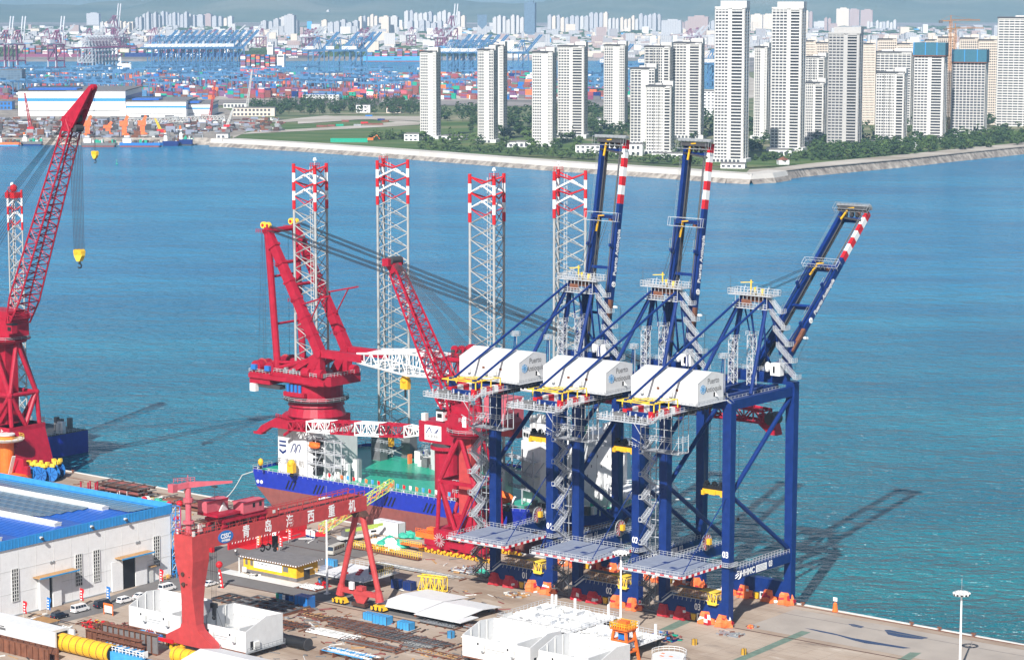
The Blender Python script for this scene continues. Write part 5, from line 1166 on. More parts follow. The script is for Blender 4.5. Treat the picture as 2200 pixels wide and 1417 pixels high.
# hinged A-shaped legs and their sill
for x in (-1, 1):
    mb = MB().mat('faded_red'); mb.tube((2.2+x*.9,60.5,26.3),(2.2+x*6.6,60.5,5.6),.85,12,r2=.78); mb.tube((2.2+x*6.6,60.5,5.6),(2.2+x*7.2,60.5,2.6),.95,10,r2=1.2); mb.done('hinged_leg', GC)
mb = MB().mat('faded_red'); mb.box(-4.2,8.6,59.9,61.1,3.6,4.9); mb.box(1.6,3.8,59.6,61.4,4.9,6.0); mb.prism([(0,3.6),(5.5,3.6),(4,1.4),(1.5,1.4)],60,61,'y'); mb.mat('rust_dark').box(-.2,4.6,59.7,61.3,.5,1.4); mb.done('leg_tie', GC)
MB().mat('white_paint').box(-.6,.8,59.2,60,5.0,7.0).done('control_box', GC)
mb = MB().mat('rust_dark'); mb.prism([(0,25.4),(5,25.4),(3.8,26.7),(.8,26.7)],59.4,61.6,'y'); mb.wheel((2.2,60.5,26.0),.9,3.6,(0,1,0),12); mb.done('hinge', GC)
for x, y in ((-6.4,0),(7.4,0),(-4.8,60.5),(9.2,60.5)):
    mb = MB().mat('yellow'); mb.prism([(x-2.2,.6),(x+2.2,.6),(x+1.2,1.9),(x-1.2,1.9)],y-1.0,y+1.0,'y')
    for k in range(6): mb.mat('black' if k%2 else 'yellow'); mb.box(x-2.2+k*.75,x-1.75+k*.75,y-1.1,y-1.0,.5,1.5)
    bo = mb.done('bogie', GC); mb = MB().mat('steel_dark')
    for k in (-1.5,-.4,.6,1.6): mb.wheel((x+k,y,.4),.42,.5,(0,1,0),10)
    stuff(mb.done('wheel', bo))
mb = MB().mat('yellow')
for k in range(14): xx, yy = random.uniform(-7,-2), random.uniform(-2.2,-1.2); mb.mat(('yellow','yellow','stripe_red','steel_dark')[k%4]); mb.box(xx,xx+.7,yy,yy+.6,.2,random.uniform(.9,1.8))
stuff(mb.done('rail_brake', GC))
# railings and truss walkway on the girder
mb = MB().mat('faded_red')
for x in (-2.9, 2.9):
    mb.rail([(x,-2.6,30.5),(x,62,30.5)], 1.5, 2.2, .07)
for k in range(20): y = -1+k*2.9; mb.beam((2.9,y,30.5),(2.9,y+1.45,33.2),.12) if k%2 else mb.beam((2.9,y+1.45,33.2),(2.9,y+2.9,30.5),.12)
mb.rail([(-2.9,-2.6,30.5),(2.9,-2.6,30.5)],1.5,1.2,.08); mb.beam((2.9,0,33.2),(2.9,58,33.2),.14)
for k in range(21): mb.beam((2.9,k*2.9,30.5),(2.9,k*2.9,33.2),.1)
stuff(mb.done('girder_railing', gb))
mb = MB().mat('steel_dark'); mb.box(-2.3,-1.9,-2,61,30.5,30.8); mb.box(1.7,2.1,-2,61,30.5,30.8)
for k in range(18): xx = random.uniform(-2,2); yy = random.uniform(2,22); mb.mat(('steel_dark','offwhite','faded_red','steel_grey')[k%4]); mb.box(xx,xx+.8,yy,yy+1,30.6,30.6+random.uniform(.6,2.2))
stuff(mb.done('trolley_track', gb))
mb = MB().mat('pink_red')
def cabin(mb, x0,x1,y0,y1,z0,z1,r):
    mb.prism([(x0,z0),(x1,z0),(x1,z1),((x0+x1)/2,z1+r),(x0,z1)],y0,y1,'y'); mb.mat('red_paint').beam((x0-.2,y0-.2,z1),(x0-.2,y1+.2,z1),.2); mb.beam((x1+.2,y0-.2,z1),(x1+.2,y1+.2,z1),.2); mb.box(x0-.1,x1+.1,y0-.1,y1+.1,z0-.2,z0)
cabin(mb,-3.6,-.4,6,13.6,34.6,37.4,.25); c1 = mb.done('trolley_house', GC)
mb = MB().mat('pink_red'); cabin(mb,-.2,3.4,15.2,22.8,33.4,36.2,.25); c2 = mb.done('trolley_house', GC)
MB().mat('black').box(3.4,3.46,18.6,19.4,34.6,35.7).mat('black').box(3.4,3.46,21,21.8,34.6,35.7).done('window', c2)
mb = MB().mat('red_paint'); mb.box(-3.2,3.3,8,24,32.2,33.0); mb.box(-3.6,3.6,5.8,14,33.9,34.5)
for x in (-2.6,2.6):
    for y in (9,22.5): mb.beam((x,y,30.8),(x,y,33.2),.8); mb.tube((x,y-1,31),(x,y+1,31),.5,8)
mb.mat('faded_red').box(1,3.2,24,28,31,33); mb.mat('offwhite').box(3.25,3.3,26,27,31.8,32.6); mb.prism([(10,34.5),(13,34.5),(11.6,36.6)],-.2,.2,'x'); mb.done('trolley_frame', GC)
mb = MB().mat('rope')
for x in (-.9,-.3,.5,1.0): mb.tube((x,7.6+.4*x,31),(x*.6,7.6+.2*x,11),.05,4)
mb.tube((-1.2,7.6,10),(-3.2,6.5,3),.05,4).tube((.8,7.6,10),(3,8.6,3),.05,4); mb.done('hoist_rope', GC)
mb = MB().mat('black').box(-.9,.9,7.1,8.1,10.0,11.2).box(-.4,.4,7.3,7.9,8,10).sphere((0,7.6,7.4),.6,8,5); mb.done('hook_block', GC)
for x in (0.2, 1.2, 2.6): pass
mb = MB().mat('black')
for y in (24.5,26.6): 
    mb.tube((1,y,26.7),(1,y,23.5),.08,4)
    for b0 in range(-160,100,40): mb.tube((1,y+.8*cos(rad(b0)),22.6+.8*sin(rad(b0))),(1,y+.8*cos(rad(b0+40)),22.6+.8*sin(rad(b0+40))),.22,5)
mb.box(.4,1.6,28.6,29.6,22,25).sphere((1,29.1,21.4),.6,6,4); mb.done('auxiliary_hook', GC)
# service jib crane on top
mb = MB().mat('pink_red'); mb.tube((-.2,-.6,30.5),(-.2,-.6,42.2),.75,10); mb.tube((-.2,-.6,33.2),(-.2,-.6,33.8),1.5,12); mb.tube((-.2,-.6,38.6),(-.2,-.6,39.6),1.3,12); mb.tube((-.2,-.6,42.2),(-.2,-.6,45.4),.12,5); mast = mb.done('jib_mast', GC)
mb = MB().mat('pink_red'); mb.beam((-.2,-.6,43),(6.6,8.2,43.2),1.0,1.5,w2=.4,h2=.5); mb.beam((-.2,-.6,43),(-1.1,-4.2,42.6),1.2,1.3); mb.box(-2.2,-.4,-5.6,-4.0,41.6,43.6); mb.rail([(-1.8,-4,43.8),(.8,.8,43.8)],1,1,.07); mb.mat('steel_dark').box(3.2,4.6,4.2,5,42,42.4); mb.beam((3.9,4.6,42),(3.9,4.6,39),.08); mb.done('jib', mast)
mb = MB().mat('steel_dark'); 
for x in (-2.7,2.5): mb.mat('offwhite').box(x,x+.7,-2.4,-1.7,30.5,31.7)
mb.done('lamp_box', gb)

# ---------------- warehouse ----------------
WH = thing('warehouse', 'long white warehouse with bright blue roof trim and rows of solar panels', 'warehouse', W(-155,-51,0), PHI)
LS, WT = 95.0, 75.0          # along -s, along -t
mb = MB().mat('white_paint'); mb.box(-LS,0,-WT,0,0,18.6); wl = mb.done('wall', WH)
mb = MB().mat('offwhite')
for z in (6.2,12.4): mb.box(0,.05,-WT,0,z,z+.09)
for k in range(1,12): mb.box(0,.04,-k*6.2,-k*6.2+.06,0,18.5)
mb.mat('galv').box(0,.35,-WT,-0,.0,.35); mb.done('wall_joint', wl)
mb = MB().mat('trim_blue'); mb.box(.02,.35,-WT,.35,18.4,21.0); mb.box(-LS,.35,.02,.35,18.4,21.0)
for k in range(62): mb.box(.35,.42,-WT+k*1.2,-WT+k*1.2+.12,18.45,20.95)
mb.done('parapet', WH)
mb = MB().mat('light_blue'); mb.box(-LS,.36,-.16,-.02,19.8,21.15); mb.box(-LS,.36,.36,.6,20.4,21.15); mb.done('parapet_cap', WH)
mb = MB().mat('roof_blue'); rt = [(0,19.3),(-15.7,20.8),(-27,19.3),(-38.5,20.8),(-50,19.3),(-61,20.8),(-WT,19.3)]
for (a, za), (b, zb) in zip(rt, rt[1:]):
    mb._add([(-LS,a,za),(0,a,za),(0,b,zb),(-LS,b,zb)], [(3,2,1,0)])
for k in range(47):
    x = -k*2.0
    for (a, za), (b, zb) in zip(rt, rt[1:]): mb.beam((x,a,za+.04),(x,b,zb+.04),.14,.08)
rf = mb.done('roof', WH)
for y in (-15.7,-38.5,-61):
    mb = MB().mat('offwhite'); L0 = -9.5 if y == -15.7 else (-1.5 if y < -50 else -3.5); mb.prism([(y-1.1,20.6),(y+1.1,20.6),(y+1.3,21.6),(y,22.1),(y-1.3,21.6)],-LS,L0,'x')
    for k in range(60): mb.box(L0-1.5*k-.06,L0-1.5*k+.06,y-1.35,y+1.35,21.4,21.75)
    mb.done('ridge_vent', rf)
pm = MB().mat('solar').box(0,3.6,0,1.72,0,.06).mat('galv').box(-.03,3.63,-.03,0,0,.07).box(-.03,3.63,1.72,1.75,0,.07).mesh('solar_panel')
cnt = 0
for (a, za), (b, zb), xs in ((rt[0],rt[1],(-14,-6)),(rt[1],rt[2],(-22,-15)),(rt[2],rt[3],(-26,-22)),(rt[3],rt[4],(-34,-30))):
    n_ = 5; sl_ = math.atan2(zb-za, b-a)
    for j in range(n_):
        st_ = -5 if (a, za) == rt[0] else -15 if (a, za) == rt[1] else -20 if (a, za) == rt[2] else -34
        st_ -= (j*1.6 if (a,za) != rt[0] else -j*.8)
        for i in range(17):
            if cnt >= 300: break
            x = st_-3.9*(i+1)
            if x < -LS+2: break
            f = (1.0+j*2.6)/abs(b-a); y = a+(b-a)*f
            ys = y-2.4; o = link('solar_panel', pm, rf, (x, ys, za+(zb-za)/(b-a)*(ys-a)+.22), (math.atan((zb-za)/(b-a)),0,0)); o.scale = (1.03,1.38,1); cnt += 1
def wall_window(y0, y1, z0, z1, rows=9, cols_=3):
    f = MB().mat('black').box(.06,.10,y0,y1,z0,z1).done('window', WH)
    q = MB().mat('offwhite')
    for i in range(cols_+1): y = y0+(y1-y0)*i/cols_; q.box(.06,.22,y-.09,y+.09,z0,z1)
    for i in range(rows+1): z = z0+(z1-z0)*i/rows; q.box(.06,.20,y0,y1,z-.1,z+.1)
    q.done('window_frame', f)
for y0, y1 in ((-58.2,-55.9),(-35.8,-33.5),(-29.3,-27.0),(-6.7,-4.4)): wall_window(y0, y1, 4.0, 12.8)
for y0, y1, op in ((-48.6,-42.4,0),(-19.0,-14.4,1)):
    mb = MB().mat('offwhite'); mb.box(.06,.5,y0-.6,y1+.8,.0,9.2); mb.mat('wood').box(.1,3.0,y0-2.4,y1+5.4,9.2,9.45); mb.mat('light_blue').box(3.0,3.15,y0-2.4,y1+5.4,9.1,9.5); mb.done('door_canopy', WH)
    dr = MB().mat('black').box(.5,.56,y0+ (2.9 if not op else .0),y1-(2.9 if not op else 0) + (.0 if op else .5),.1,8.6)  # black sheet paints the dark interior seen between the door leaves
    dr.mat('white_paint')
    if not op: dr.box(.56,.8,y0-.6,y0+2.8,.1,8.8); dr.box(.56,.8,y1-2.2,y1+.8,.1,8.8)
    else: dr.box(.56,.8,y0-4.2,y0-.1,.1,8.4); dr.box(.56,.8,y1+.1,y1+4.4,.1,8.4)
    dr.done('sliding_door', WH)
for y in (-46,-14.6):
    for o_ in (0,.9): MB().mat('galv').wheel((.08,y+o_+1.6,12.2),.42,.12,(1,0,0),12).done('vent', WH)
MB().mat('wood').box(.1,1.6,-8.8,-6.9,4.6,4.8).mat('offwhite').box(.06,.4,-8.6,-7.2,0,4.4).done('side_door', WH)
mb = MB().mat('trim_blue'); 
for x, y in ((.6,.6),(.6,2.2),(2.2,.6),(2.2,2.2)): mb.beam((x-.3,y-.2,0),(x-.3,y-.2,20.4),.18)
for k in range(10): 
    z = k*2.05
    for a, b in (((.3,.4),(.3,2)),((.3,.4),(1.9,.4)),((1.9,.4),(1.9,2)),((.3,2),(1.9,2))): mb.beam((*a,z+2),(*b,z+2),.13)
    mb.mat('rail_white' if k%2 else 'trim_blue').beam((.3,.4,z),(1.9,.4,z+2),.2); mb.mat('trim_blue')
stuff(mb.done('access_tower', WH))
mb = MB()
for y in (-70,-48.5,-30.5,-18): mb.mat('offwhite').box(.3,1.2,y,y+.5,19.6,20.1).mat('steel_dark').box(1.0,1.5,y-.1,y+.6,19.3,19.9)
stuff(mb.done('flood_light', WH))
# ---------------- vehicles ----------------
P('car_white', (.80,.80,.80), rough=.25, var=.02, grime=0); P('car_black', (.015,.018,.03), rough=.2, var=.02, grime=0); P('car_beige', (.45,.43,.38), rough=.3, var=.02, grime=0)
P('tail_red', (.5,.01,.01), rough=.3, grime=0)
def vehicle(nm, label, cat, s, t, rz, kind, col, group=None):
    """x forward; wheels, glass and lamps are parts"""
    T = thing(nm, label, cat, W(s,t,.02), PHI+rz, group)
    L, Wd, H, hood, cab0, cab1, top0, top1, zb = {
        'sedan': (4.7,1.8,1.45,.85,-1.9,1.15,-1.0,.35,.95), 'suv': (4.9,1.9,1.75,1.05,-2.35,1.25,-2.05,.55,1.05),
        'van': (5.2,1.9,2.15,1.15,-2.55,2.0,-2.45,1.35,1.15), 'bus': (7.0,2.2,2.75,1.4,-3.45,3.4,-3.4,3.0,1.3)}[kind]
    h = L/2
    mb = MB().mat(col); mb.prism([(-h,.35),(h-.05,.35),(h,.6),(h-.05,hood-.1),(h-.5,hood),(cab1,zb),(cab0,zb),(-h+.05,zb-.05),(-h,.7)], -Wd/2, Wd/2, 'y')
    i_ = .14
    vs = [(cab0,-Wd/2,zb),(cab1,-Wd/2,zb),(cab1,Wd/2,zb),(cab0,Wd/2,zb),(top0,-Wd/2+i_,H),(top1,-Wd/2+i_,H),(top1,Wd/2-i_,H),(top0,Wd/2-i_,H)]
    mb._add(vs, MB.BF); body = mb.done('body', T)
    g = MB().mat('glass')
    def pane(f0, f1, y):
        q = lambda f, k: (cab0+(cab1-cab0)*f+((top0+(top1-top0)*f)-(cab0+(cab1-cab0)*f))*k, y*(Wd/2-i_*k+.012), zb+(H-zb)*k)
        g._add([q(f0,.12),q(f1,.12),q(f1,.85),q(f0,.85)], [(0,1,2,3) if y < 0 else (3,2,1,0)])
    ns = {'sedan': 2, 'suv': 3, 'van': 4, 'bus': 6}[kind]
    for k in range(ns):
        for y in (-1, 1): pane(.05+k*.9/ns, .03+(k+1)*.9/ns, y)
    for (c_, t_, e) in ((cab1,top1,.015),(cab0,top0,-.015)):
        q = lambda y, k: (c_+(t_-c_)*k+e, y*(Wd/2-.1-i_*k), zb+(H-zb)*k)
        g._add([q(-1,.1),q(1,.1),q(1,.88),q(-1,.88)], [(0,1,2,3) if e > 0 else (3,2,1,0)])
    g.done('window', T)
    wm = MB().mat('black').wheel((0,0,0),.33,.22,(0,1,0),12).mat('silver').wheel((0,0,0),.18,.24,(0,1,0),8).mesh('wheel')
    for x in (-h*.62, h*.62):
        for y in (-Wd/2+.08, Wd/2-.08): link('wheel', wm, T, (x,y,.33))
    for y in (-Wd/2+.25, Wd/2-.25):
        MB().mat('silver').box(h-.06,h+.01,y-.16,y+.16,.6,.78).done('headlight', T); MB().mat('tail_red').box(-h-.01,-h+.04,y-.14,y+.14,.7,.95).done('tail_lamp', T)
    return T
R90 = pi/2
CG = 'vehicles parked in a line in front of the warehouse'
vehicle('parked_van','white minibus fifth from the left in the parked line by the warehouse','van',*G(172,1313),R90,'van','car_white',CG)
vehicle('parked_car','black people carrier parked just behind the white minibus under a tall blue flag','car',*G(221,1303),R90,'van','car_black',CG)
vehicle('parked_car','white SUV parked between the black people carrier and the white saloon','car',*G(269,1293),R90,'suv','car_white',CG)
vehicle('parked_car','white saloon parked close to the white pick-up','car',*G(303,1283),R90,'sedan','car_white',CG)
vehicle('pickup_truck','small white pick-up truck parked between the saloon and the tall white van','truck',*G(338,1279),R90,'sedan','car_white',CG)
vehicle('parked_van','tall white van at the far right end of the parked line','van',*G(359,1268),R90,'van','car_white',CG)
vehicle('parked_car','black car with a roof rack parked beside the brown canopy trolley','car',*G(128,1327),R90,'suv','car_black',CG)
vehicle('parked_car','white saloon half hidden by the brown canopy trolley at left','car',*G(77,1338),R90,'sedan','car_white',CG)
vehicle('parked_car','black car at the left end of the line above the white box girder','car',*G(36,1346),R90,'sedan','car_black',CG)
vehicle('parked_car','white saloon with red tail lamps behind the gantry crane leg','car',*G(452,1257),R90,'sedan','car_white')
vehicle('parked_car','dark car half hidden behind the gantry crane leg','car',*G(433,1258),R90,'sedan','car_black')
vehicle('minibus','grey and black minibus standing beyond the yellow house','bus',*G(722,1188),rad(-78),'bus','car_beige')
# mobile crane
T = thing('mobile_crane','lime green mobile crane truck with its boom lowered, near the ship','truck',W(*G(765,1160),.02),PHI+rad(72))
MB().mat('offwhite').box(-6,6,-1.3,1.3,.9,1.7).mat('steel_dark').box(-5,3,-1.35,1.35,.6,1.0).done('chassis', T)
MB().mat('white_paint').box(4.4,6.4,-1.25,1.25,1.7,2.9).mat('black').box(4.5,6.42,-1.27,1.27,2.1,2.7).done('cab', T)
MB().mat('lime').beam((-3.5,0,3.2),(7.6,0,3.7),.9,1.0).beam((2,0,3.6),(9.4,0,3.9),.6,.7).done('boom', T)
MB().mat('steel_grey').box(-4.6,-1.2,-1.2,1.2,1.8,3.2).mat('white_paint').box(-1.2,.6,.3,1.3,1.8,3.1).done('superstructure', T)
for x in (-4.4,-3,2.4,3.8,5.2):
    for y in (-1.15,1.15): MB().mat('black').wheel((x,y,.55),.55,.4,(0,1,0),10).done('wheel', T)

# ---------------- buildings and structures in the yard ----------------
T = thing('site_office','low yellow site office with a grey overhanging roof and a white banner','hut',W(-144,-33.6,0),PHI)
mb = MB().mat('wall_yellow').box(.4,21.2,.2,9,1.0,4.6).mat('grey_roof').box(.38,21.22,.18,9.02,0,1.0).done('wall', T)
mb = MB().mat('grey_roof'); mb.prism([(-.7,4.6),(9.8,5.0),(9.8,5.2),(-.7,4.85)],-.5,22.2,'x'); rf_ = mb.done('roof', T)
mb = MB()
for k in range(46): mb.mat('white_paint' if k%2 else 'rust'); mb.box(-.5+k*.49,-.02+k*.49,-.78,-.7,4.5,4.8)
for k in range(22): mb.mat('white_paint' if k%2 else 'rust'); mb.box(22.2,22.28,-.7+k*.48,-.22+k*.48,4.55+k*.016,4.85+k*.016)
mb.done('roof_edge', rf_)
MB().mat('white_paint').box(4.6,15.6,.1,.19,1.9,4.0).done('banner', T)
MB().mat('steel_grey').box(6,7,.06,.1,3.2,3.4).box(7.5,8.5,.06,.1,3.1,3.4).box(9,10,.06,.1,3.1,3.3).box(10.6,11.5,.06,.1,3.1,3.3).box(13.2,14,.06,.1,3,3.2).done('banner_print', T)
for x, w_ in ((1.2,.9),(3.2,1.0),(16,2)): MB().mat('steel_grey').box(x,x+w_,.12,.2,2.3,3.7).done('window', T)
MB().mat('steel_dark').box(21.2,21.26,3.2,5.6,.1,3.2).mat('offwhite').box(21.2,22.2,3,6,3.2,3.35).done('door', T)
MB().mat('deck_grey').box(21.6,24.6,9.4,11.6,0,3.0).done('annex', T)
mb = MB().mat('offwhite').box(-4,25,-5,-.8,0,.14); struct(mb.done('office_pavement', None, loc=W(-144,-33.6,0), rot=PHI))
def box_thing(nm, label, cat, px, dims, mat, group=None, z=0, rz=0, det=None):
    s, t = G(*px); T = thing(nm, label, cat, W(s,t,z), PHI+rz, group); a, b, c = dims
    MB().mat(mat).box(-a/2,a/2,-b/2,b/2,0,c).done('body', T)
    q = MB().mat(det or 'steel_dark'); 
    for x in (-a/2,a/2-.08):
        for y in (-b/2,b/2-.08): q.box(x-.03,x+.11,y-.03,y+.11,0,c+.06)
    for k in range(1,4): q.box(-a/2+a*k/4-.03,-a/2+a*k/4+.03,-b/2-.04,b/2+.04,.1,c+.03)
    q.done('frame', T); return T
box_thing('tool_container','dark blue tool container beside the gantry crane hinged leg','container',(655,1303),(5,3,3.2),'blue_panel')
box_thing('tool_box','bright blue box just right of the gantry foot, nearest the hinged leg','box',(795,1330),(3.4,2,1.9),'light_blue')
box_thing('tool_box','bright blue box with a cardboard top, right of the gantry foot','box',(822,1338),(5,2.6,2.2),'light_blue')
box_thing('tool_box','bright blue box with an open lid beside the steel frames','box',(872,1350),(4.2,2.4,2),'light_blue')
box_thing('tool_box','small blue cabinet at the right end of the steel storage area','box',(969,1369),(1.4,1.4,1.8),'light_blue')
box_thing('tool_box','navy bin left of the yellow lattice frame','bin',(880,1266),(3,2.4,2.4),'navy')
box_thing('tool_box','dark blue bin in the shadow of the white platform','bin',(853,1262),(2.6,2.2,2.4),'navy')
box_thing('site_container','white site container on the quay beside the ship side','container',(837,1147),(10,3.4,4.2),'module_white')
box_thing('tool_box','blue box with white lid right of the yellow office','box',(692,1252),(1.6,1.6,1.6),'light_blue')
box_thing('tool_box','blue pump box behind the light pole','box',(712,1215),(3.6,1.6,2),'light_blue')
for i, (x, y, m_, wh) in enumerate([(598,1288,'deck_green','green drum at the left end of the drum row'),(605,1289,'light_blue','pale blue drum second in the drum row'),(612,1291,'white_paint','white drum in the middle of the drum row'),(618,1292,'navy','navy drum fourth in the drum row'),(626,1294,'blue_panel','blue drum at the right end of the drum row')]):
    s, t = G(x,y); T = thing('drum', wh, 'drum', W(s,t,0), PHI, 'drums beside the road'); MB().mat(m_).tube((0,0,0),(0,0,2.0),.7,12).done('body', T); MB().mat('steel_dark').tube((0,0,2.0),(0,0,2.08),.62,12).tube((0,0,1.3),(0,0,1.36),.72,12).done('lid', T)
for i, (x, y, w_) in enumerate([(1492,1384,'yellow concrete block nearest the blue crane foot'),(1598,1405,'yellow concrete block beside the green line')]): 
    T = box_thing('counter_block', w_, 'block', (x,y), (1.0,1.0,1.5), 'yellow', 'yellow blocks on the open quay'); 
s, t = G(1311/1311*1612,1348); T = thing('tarp_bundle','small orange bundle lying right of the shadow of crane 03','bundle',W(s,t,0)); L_ = MB(); lumpy(L_,(0,0,0),.9,.7,.8,('tarp_orange','tarp_orange','tarp_red'),5); L_.done('body', T)
def bollard(px, label, h=.8):
    s, t = G(*px); T = thing('bollard', label, 'bollard', W(s,EDGE(s)-1.3,0), PHI, 'rusty bollards along the quay edge'); MB().mat('rust').tube((0,0,0),(0,0,h),.32,10,r2=.26).done('post', T); MB().mat('rust').beam((-.6,0,h),(.6,0,h),.5,.35).done('cap', T)
for px, l in (((1730,1298),'rusty bollard right beside the wheels of crane 03'),((1960,1342),'rusty bollard between the warning lamp and the right light mast'),((2098,1364),'rusty bollard right of the tall light mast'),((2022,1352),'small red bollard just left of the tall light mast'),((170,1012),'dark bollard on the quay edge behind the blue cable drums'),((400,1058),'dark bollard behind the second stack of pipes')): bollard(px, l)
T = thing('warning_lamp','orange post with a white sign board at the water edge right of crane 03','lamp',W(13.9,EDGE(13.9)-1.4,0)); MB().mat('orange').tube((0,0,0),(0,0,2.0),.8,10,r2=.55).sphere((0,0,2.0),.6,8,5).done('base', T); MB().mat('white_paint').box(-.6,.6,-.1,.1,2.9,3.9).mat('steel_dark').box(-.06,.06,-.05,.05,2,3).done('sign', T)
def light_mast(px, ht, label):
    s, t = G(*px); T = thing('light_mast', label, 'light pole', W(s,t,0), PHI, 'tall floodlight masts in the yard')
    MB().mat('white_paint').tube((0,0,.3),(0,0,ht),.34,10,r2=.2).mat('offwhite').box(-.7,.7,-.7,.7,0,.3).done('mast', T)
    q = MB().mat('galv')
    for k in range(16):
        a, b = 2*pi*k/16, 2*pi*(k+1)/16; q.beam((1.7*cos(a),1.7*sin(a),ht),(1.7*cos(b),1.7*sin(b),ht),.1); q.beam((1.7*cos(a),1.7*sin(a),ht+.8),(1.7*cos(b),1.7*sin(b),ht+.8),.08)
        if k%4 == 0: q.beam((0,0,ht-.4),(1.7*cos(a),1.7*sin(a),ht),.1)
    q.tube((0,0,ht),(0,0,ht+4.2),.06,5); q.done('head_ring', T)
    lm = MB().mat('white_paint').box(-.35,.35,-.25,.25,-.3,.35).mat('black').box(-.28,.28,-.3,-.25,-.22,.25).mesh('flood_lamp')
    for k in range(12): a = 2*pi*k/12; link('flood_lamp', lm, T, (1.8*cos(a),1.8*sin(a),ht+.3), (0.3,0,a+pi/2))
light_mast((703,1275), 26.2, 'white light mast left of the gantry crane hinged leg'); light_mast((1333,1385), 23.6, 'white light mast in front of the middle blue crane'); light_mast((2062,1440), 19.0, 'white light mast standing alone at the right by the water')
# flags and people
def flag(px, m_, label, h=5.0, grp='promotional flags along the warehouse road'):
    s, t = G(*px); T = thing('flag', label, 'flag', W(s,t,0), PHI, grp)
    MB().mat('offwhite').tube((0,0,0),(0,0,h),.05,5).mat('steel_dark').box(-.4,.4,-.4,.4,0,.1).done('pole', T)
    q = MB().mat(m_); n_ = 8; vs = []
    for k in range(n_+1):
        z = h-.1-(h-1.6)*k/n_; w_ = 1.15+.1*sin(k*1.3); o = .18*sin(k*.9); vs += [(.05,o*.3,z),(w_,.25+o,z-.15)]
    q._add(vs, [(2*k,2*k+1,2*k+3,2*k+2) for k in range(n_)]); q._add([(x,y+.04,z) for x,y,z in vs], [(2*k+2,2*k+3,2*k+1,2*k) for k in range(n_)]); q.mat('white_paint' if m_ != 'white_paint' else 'stripe_red')
    for k in range(4): q.box(.3,.85,-.06,.0,h-1.1-k*.75,h-.75-k*.75)
    q.done('cloth', T)
for px, m_, l in (((113,1280),'stripe_red','red flag in front of the left warehouse door'),((172,1300),'stripe_red','red flag above the white parked minibus'),((50,1328),'stripe_red','red flag lowest at the left of the road'),((290,1236),'stripe_red','red flag beside the open warehouse door'),((343,1258),'stripe_red','red flag near the yellow pallets at the warehouse corner'),((44,1306),'blue_panel','blue flag at the far left by the glass crates'),((101,1320),'blue_panel','blue flag lower left beside the road'),((175,1270),'blue_panel','blue flag between the two warehouse windows'),((229,1296),'blue_panel','tall blue flag above the black people carrier')): flag(px, m_, l)
for i, (px, m_) in enumerate([((552,1178),'tarp_orange'),((590,1190),'tarp_orange'),((620,1165),'stripe_red'),((585,1172),'white_paint'),((612,1150),'tarp_orange'),((600,1182),'stripe_red')]): flag(px, m_, ['orange flag first from the left on the square before the red backdrop','orange flag nearest the camera on the square','red flag at the right end of the square','white flag in the middle of the square','orange flag close to the right end of the red backdrop','red flag in the middle of the square'][i], 4.6, 'flags on the square before the red backdrop')
T = thing('event_backdrop','long red event backdrop with a row of white lettering behind the gantry crane','backdrop',W(-167,-16,0))
MB().mat('stripe_red').box(-.3,.3,0,34,0,3.4).done('panel', T); MB().mat('stripe_red').box(.3,5,4,33,.01,.06).done('carpet', T)
q = MB().mat('white_paint')
for k in range(17): y = 1.2+k*1.25; q.box(.3,.36,y,y+.9,2.1,2.3); q.box(.3,.36,y+.1+.2*(k%3),y+.25+.2*(k%3),1.6,3.0); q.box(.3,.36,y,y+.85-.2*(k%2),2.7,2.85); q.beam((.33,y+.1,1.5),(.33,y+.8,2.6),.1)
stuff(q.done('lettering', T))
T = thing('event_arch','red archway with small white dots beside the red backdrop','arch',W(*G(440,1188),0)); MB().mat('stripe_red').box(-1,1,-3,-2,0,5).box(-1,1,2,3,0,5).box(-1,1,-3,3,5,6).done('frame', T)
def balloon(px, z, r, label, banner):
    s, t = G(px[0], px[1], z); T = thing('balloon', label, 'balloon', W(s,t,0), PHI, 'red balloons with hanging banners')
    MB().mat('stripe_red').sphere((0,0,z),r,14,9).tube((0,0,z-r-.3),(0,0,z-r+.1),.12,6,r2=.3).done('ball', T)
    q = MB().mat('stripe_red' if banner != 'b' else 'blue_panel'); 
    for k in range(6): zz = z-r-.4-k*1.1; q.beam((.0+.25*k*(banner == 'w'),.1*sin(k),zz),(.25*(k+1)*(banner == 'w'),.1*sin(k+1),zz-1.1),1.0,.06,up=(0,1,0))
    q.mat('white_paint')
    for k in range(4): zz = z-r-1.2-k*1.1; q.box(-.25+.25*k*(banner == 'w'),.25+.25*k*(banner == 'w'),-.14,-.08,zz-.5,zz)
    q.done('banner', T); MB().mat('rope').tube((0,0,0),(0,0,z-r),.03,4).box(-.4,.4,-.4,.4,0,.3).done('tether', T)
for px, z, l, b in (((310,1072),9,'red balloon above the roof edge, leftmost of the balloons','r'),((363,1083),9,'red balloon just left of the jib crane mast','b'),((386,1081),9,'red balloon right behind the jib crane mast','r'),((378,1114),8,'lowest red balloon beside the corner of the gantry girder','r'),((471,1212),6.5,'red balloon with a flying banner beside the gantry hoist ropes','w')): balloon(px, z, 1.0, l, b)
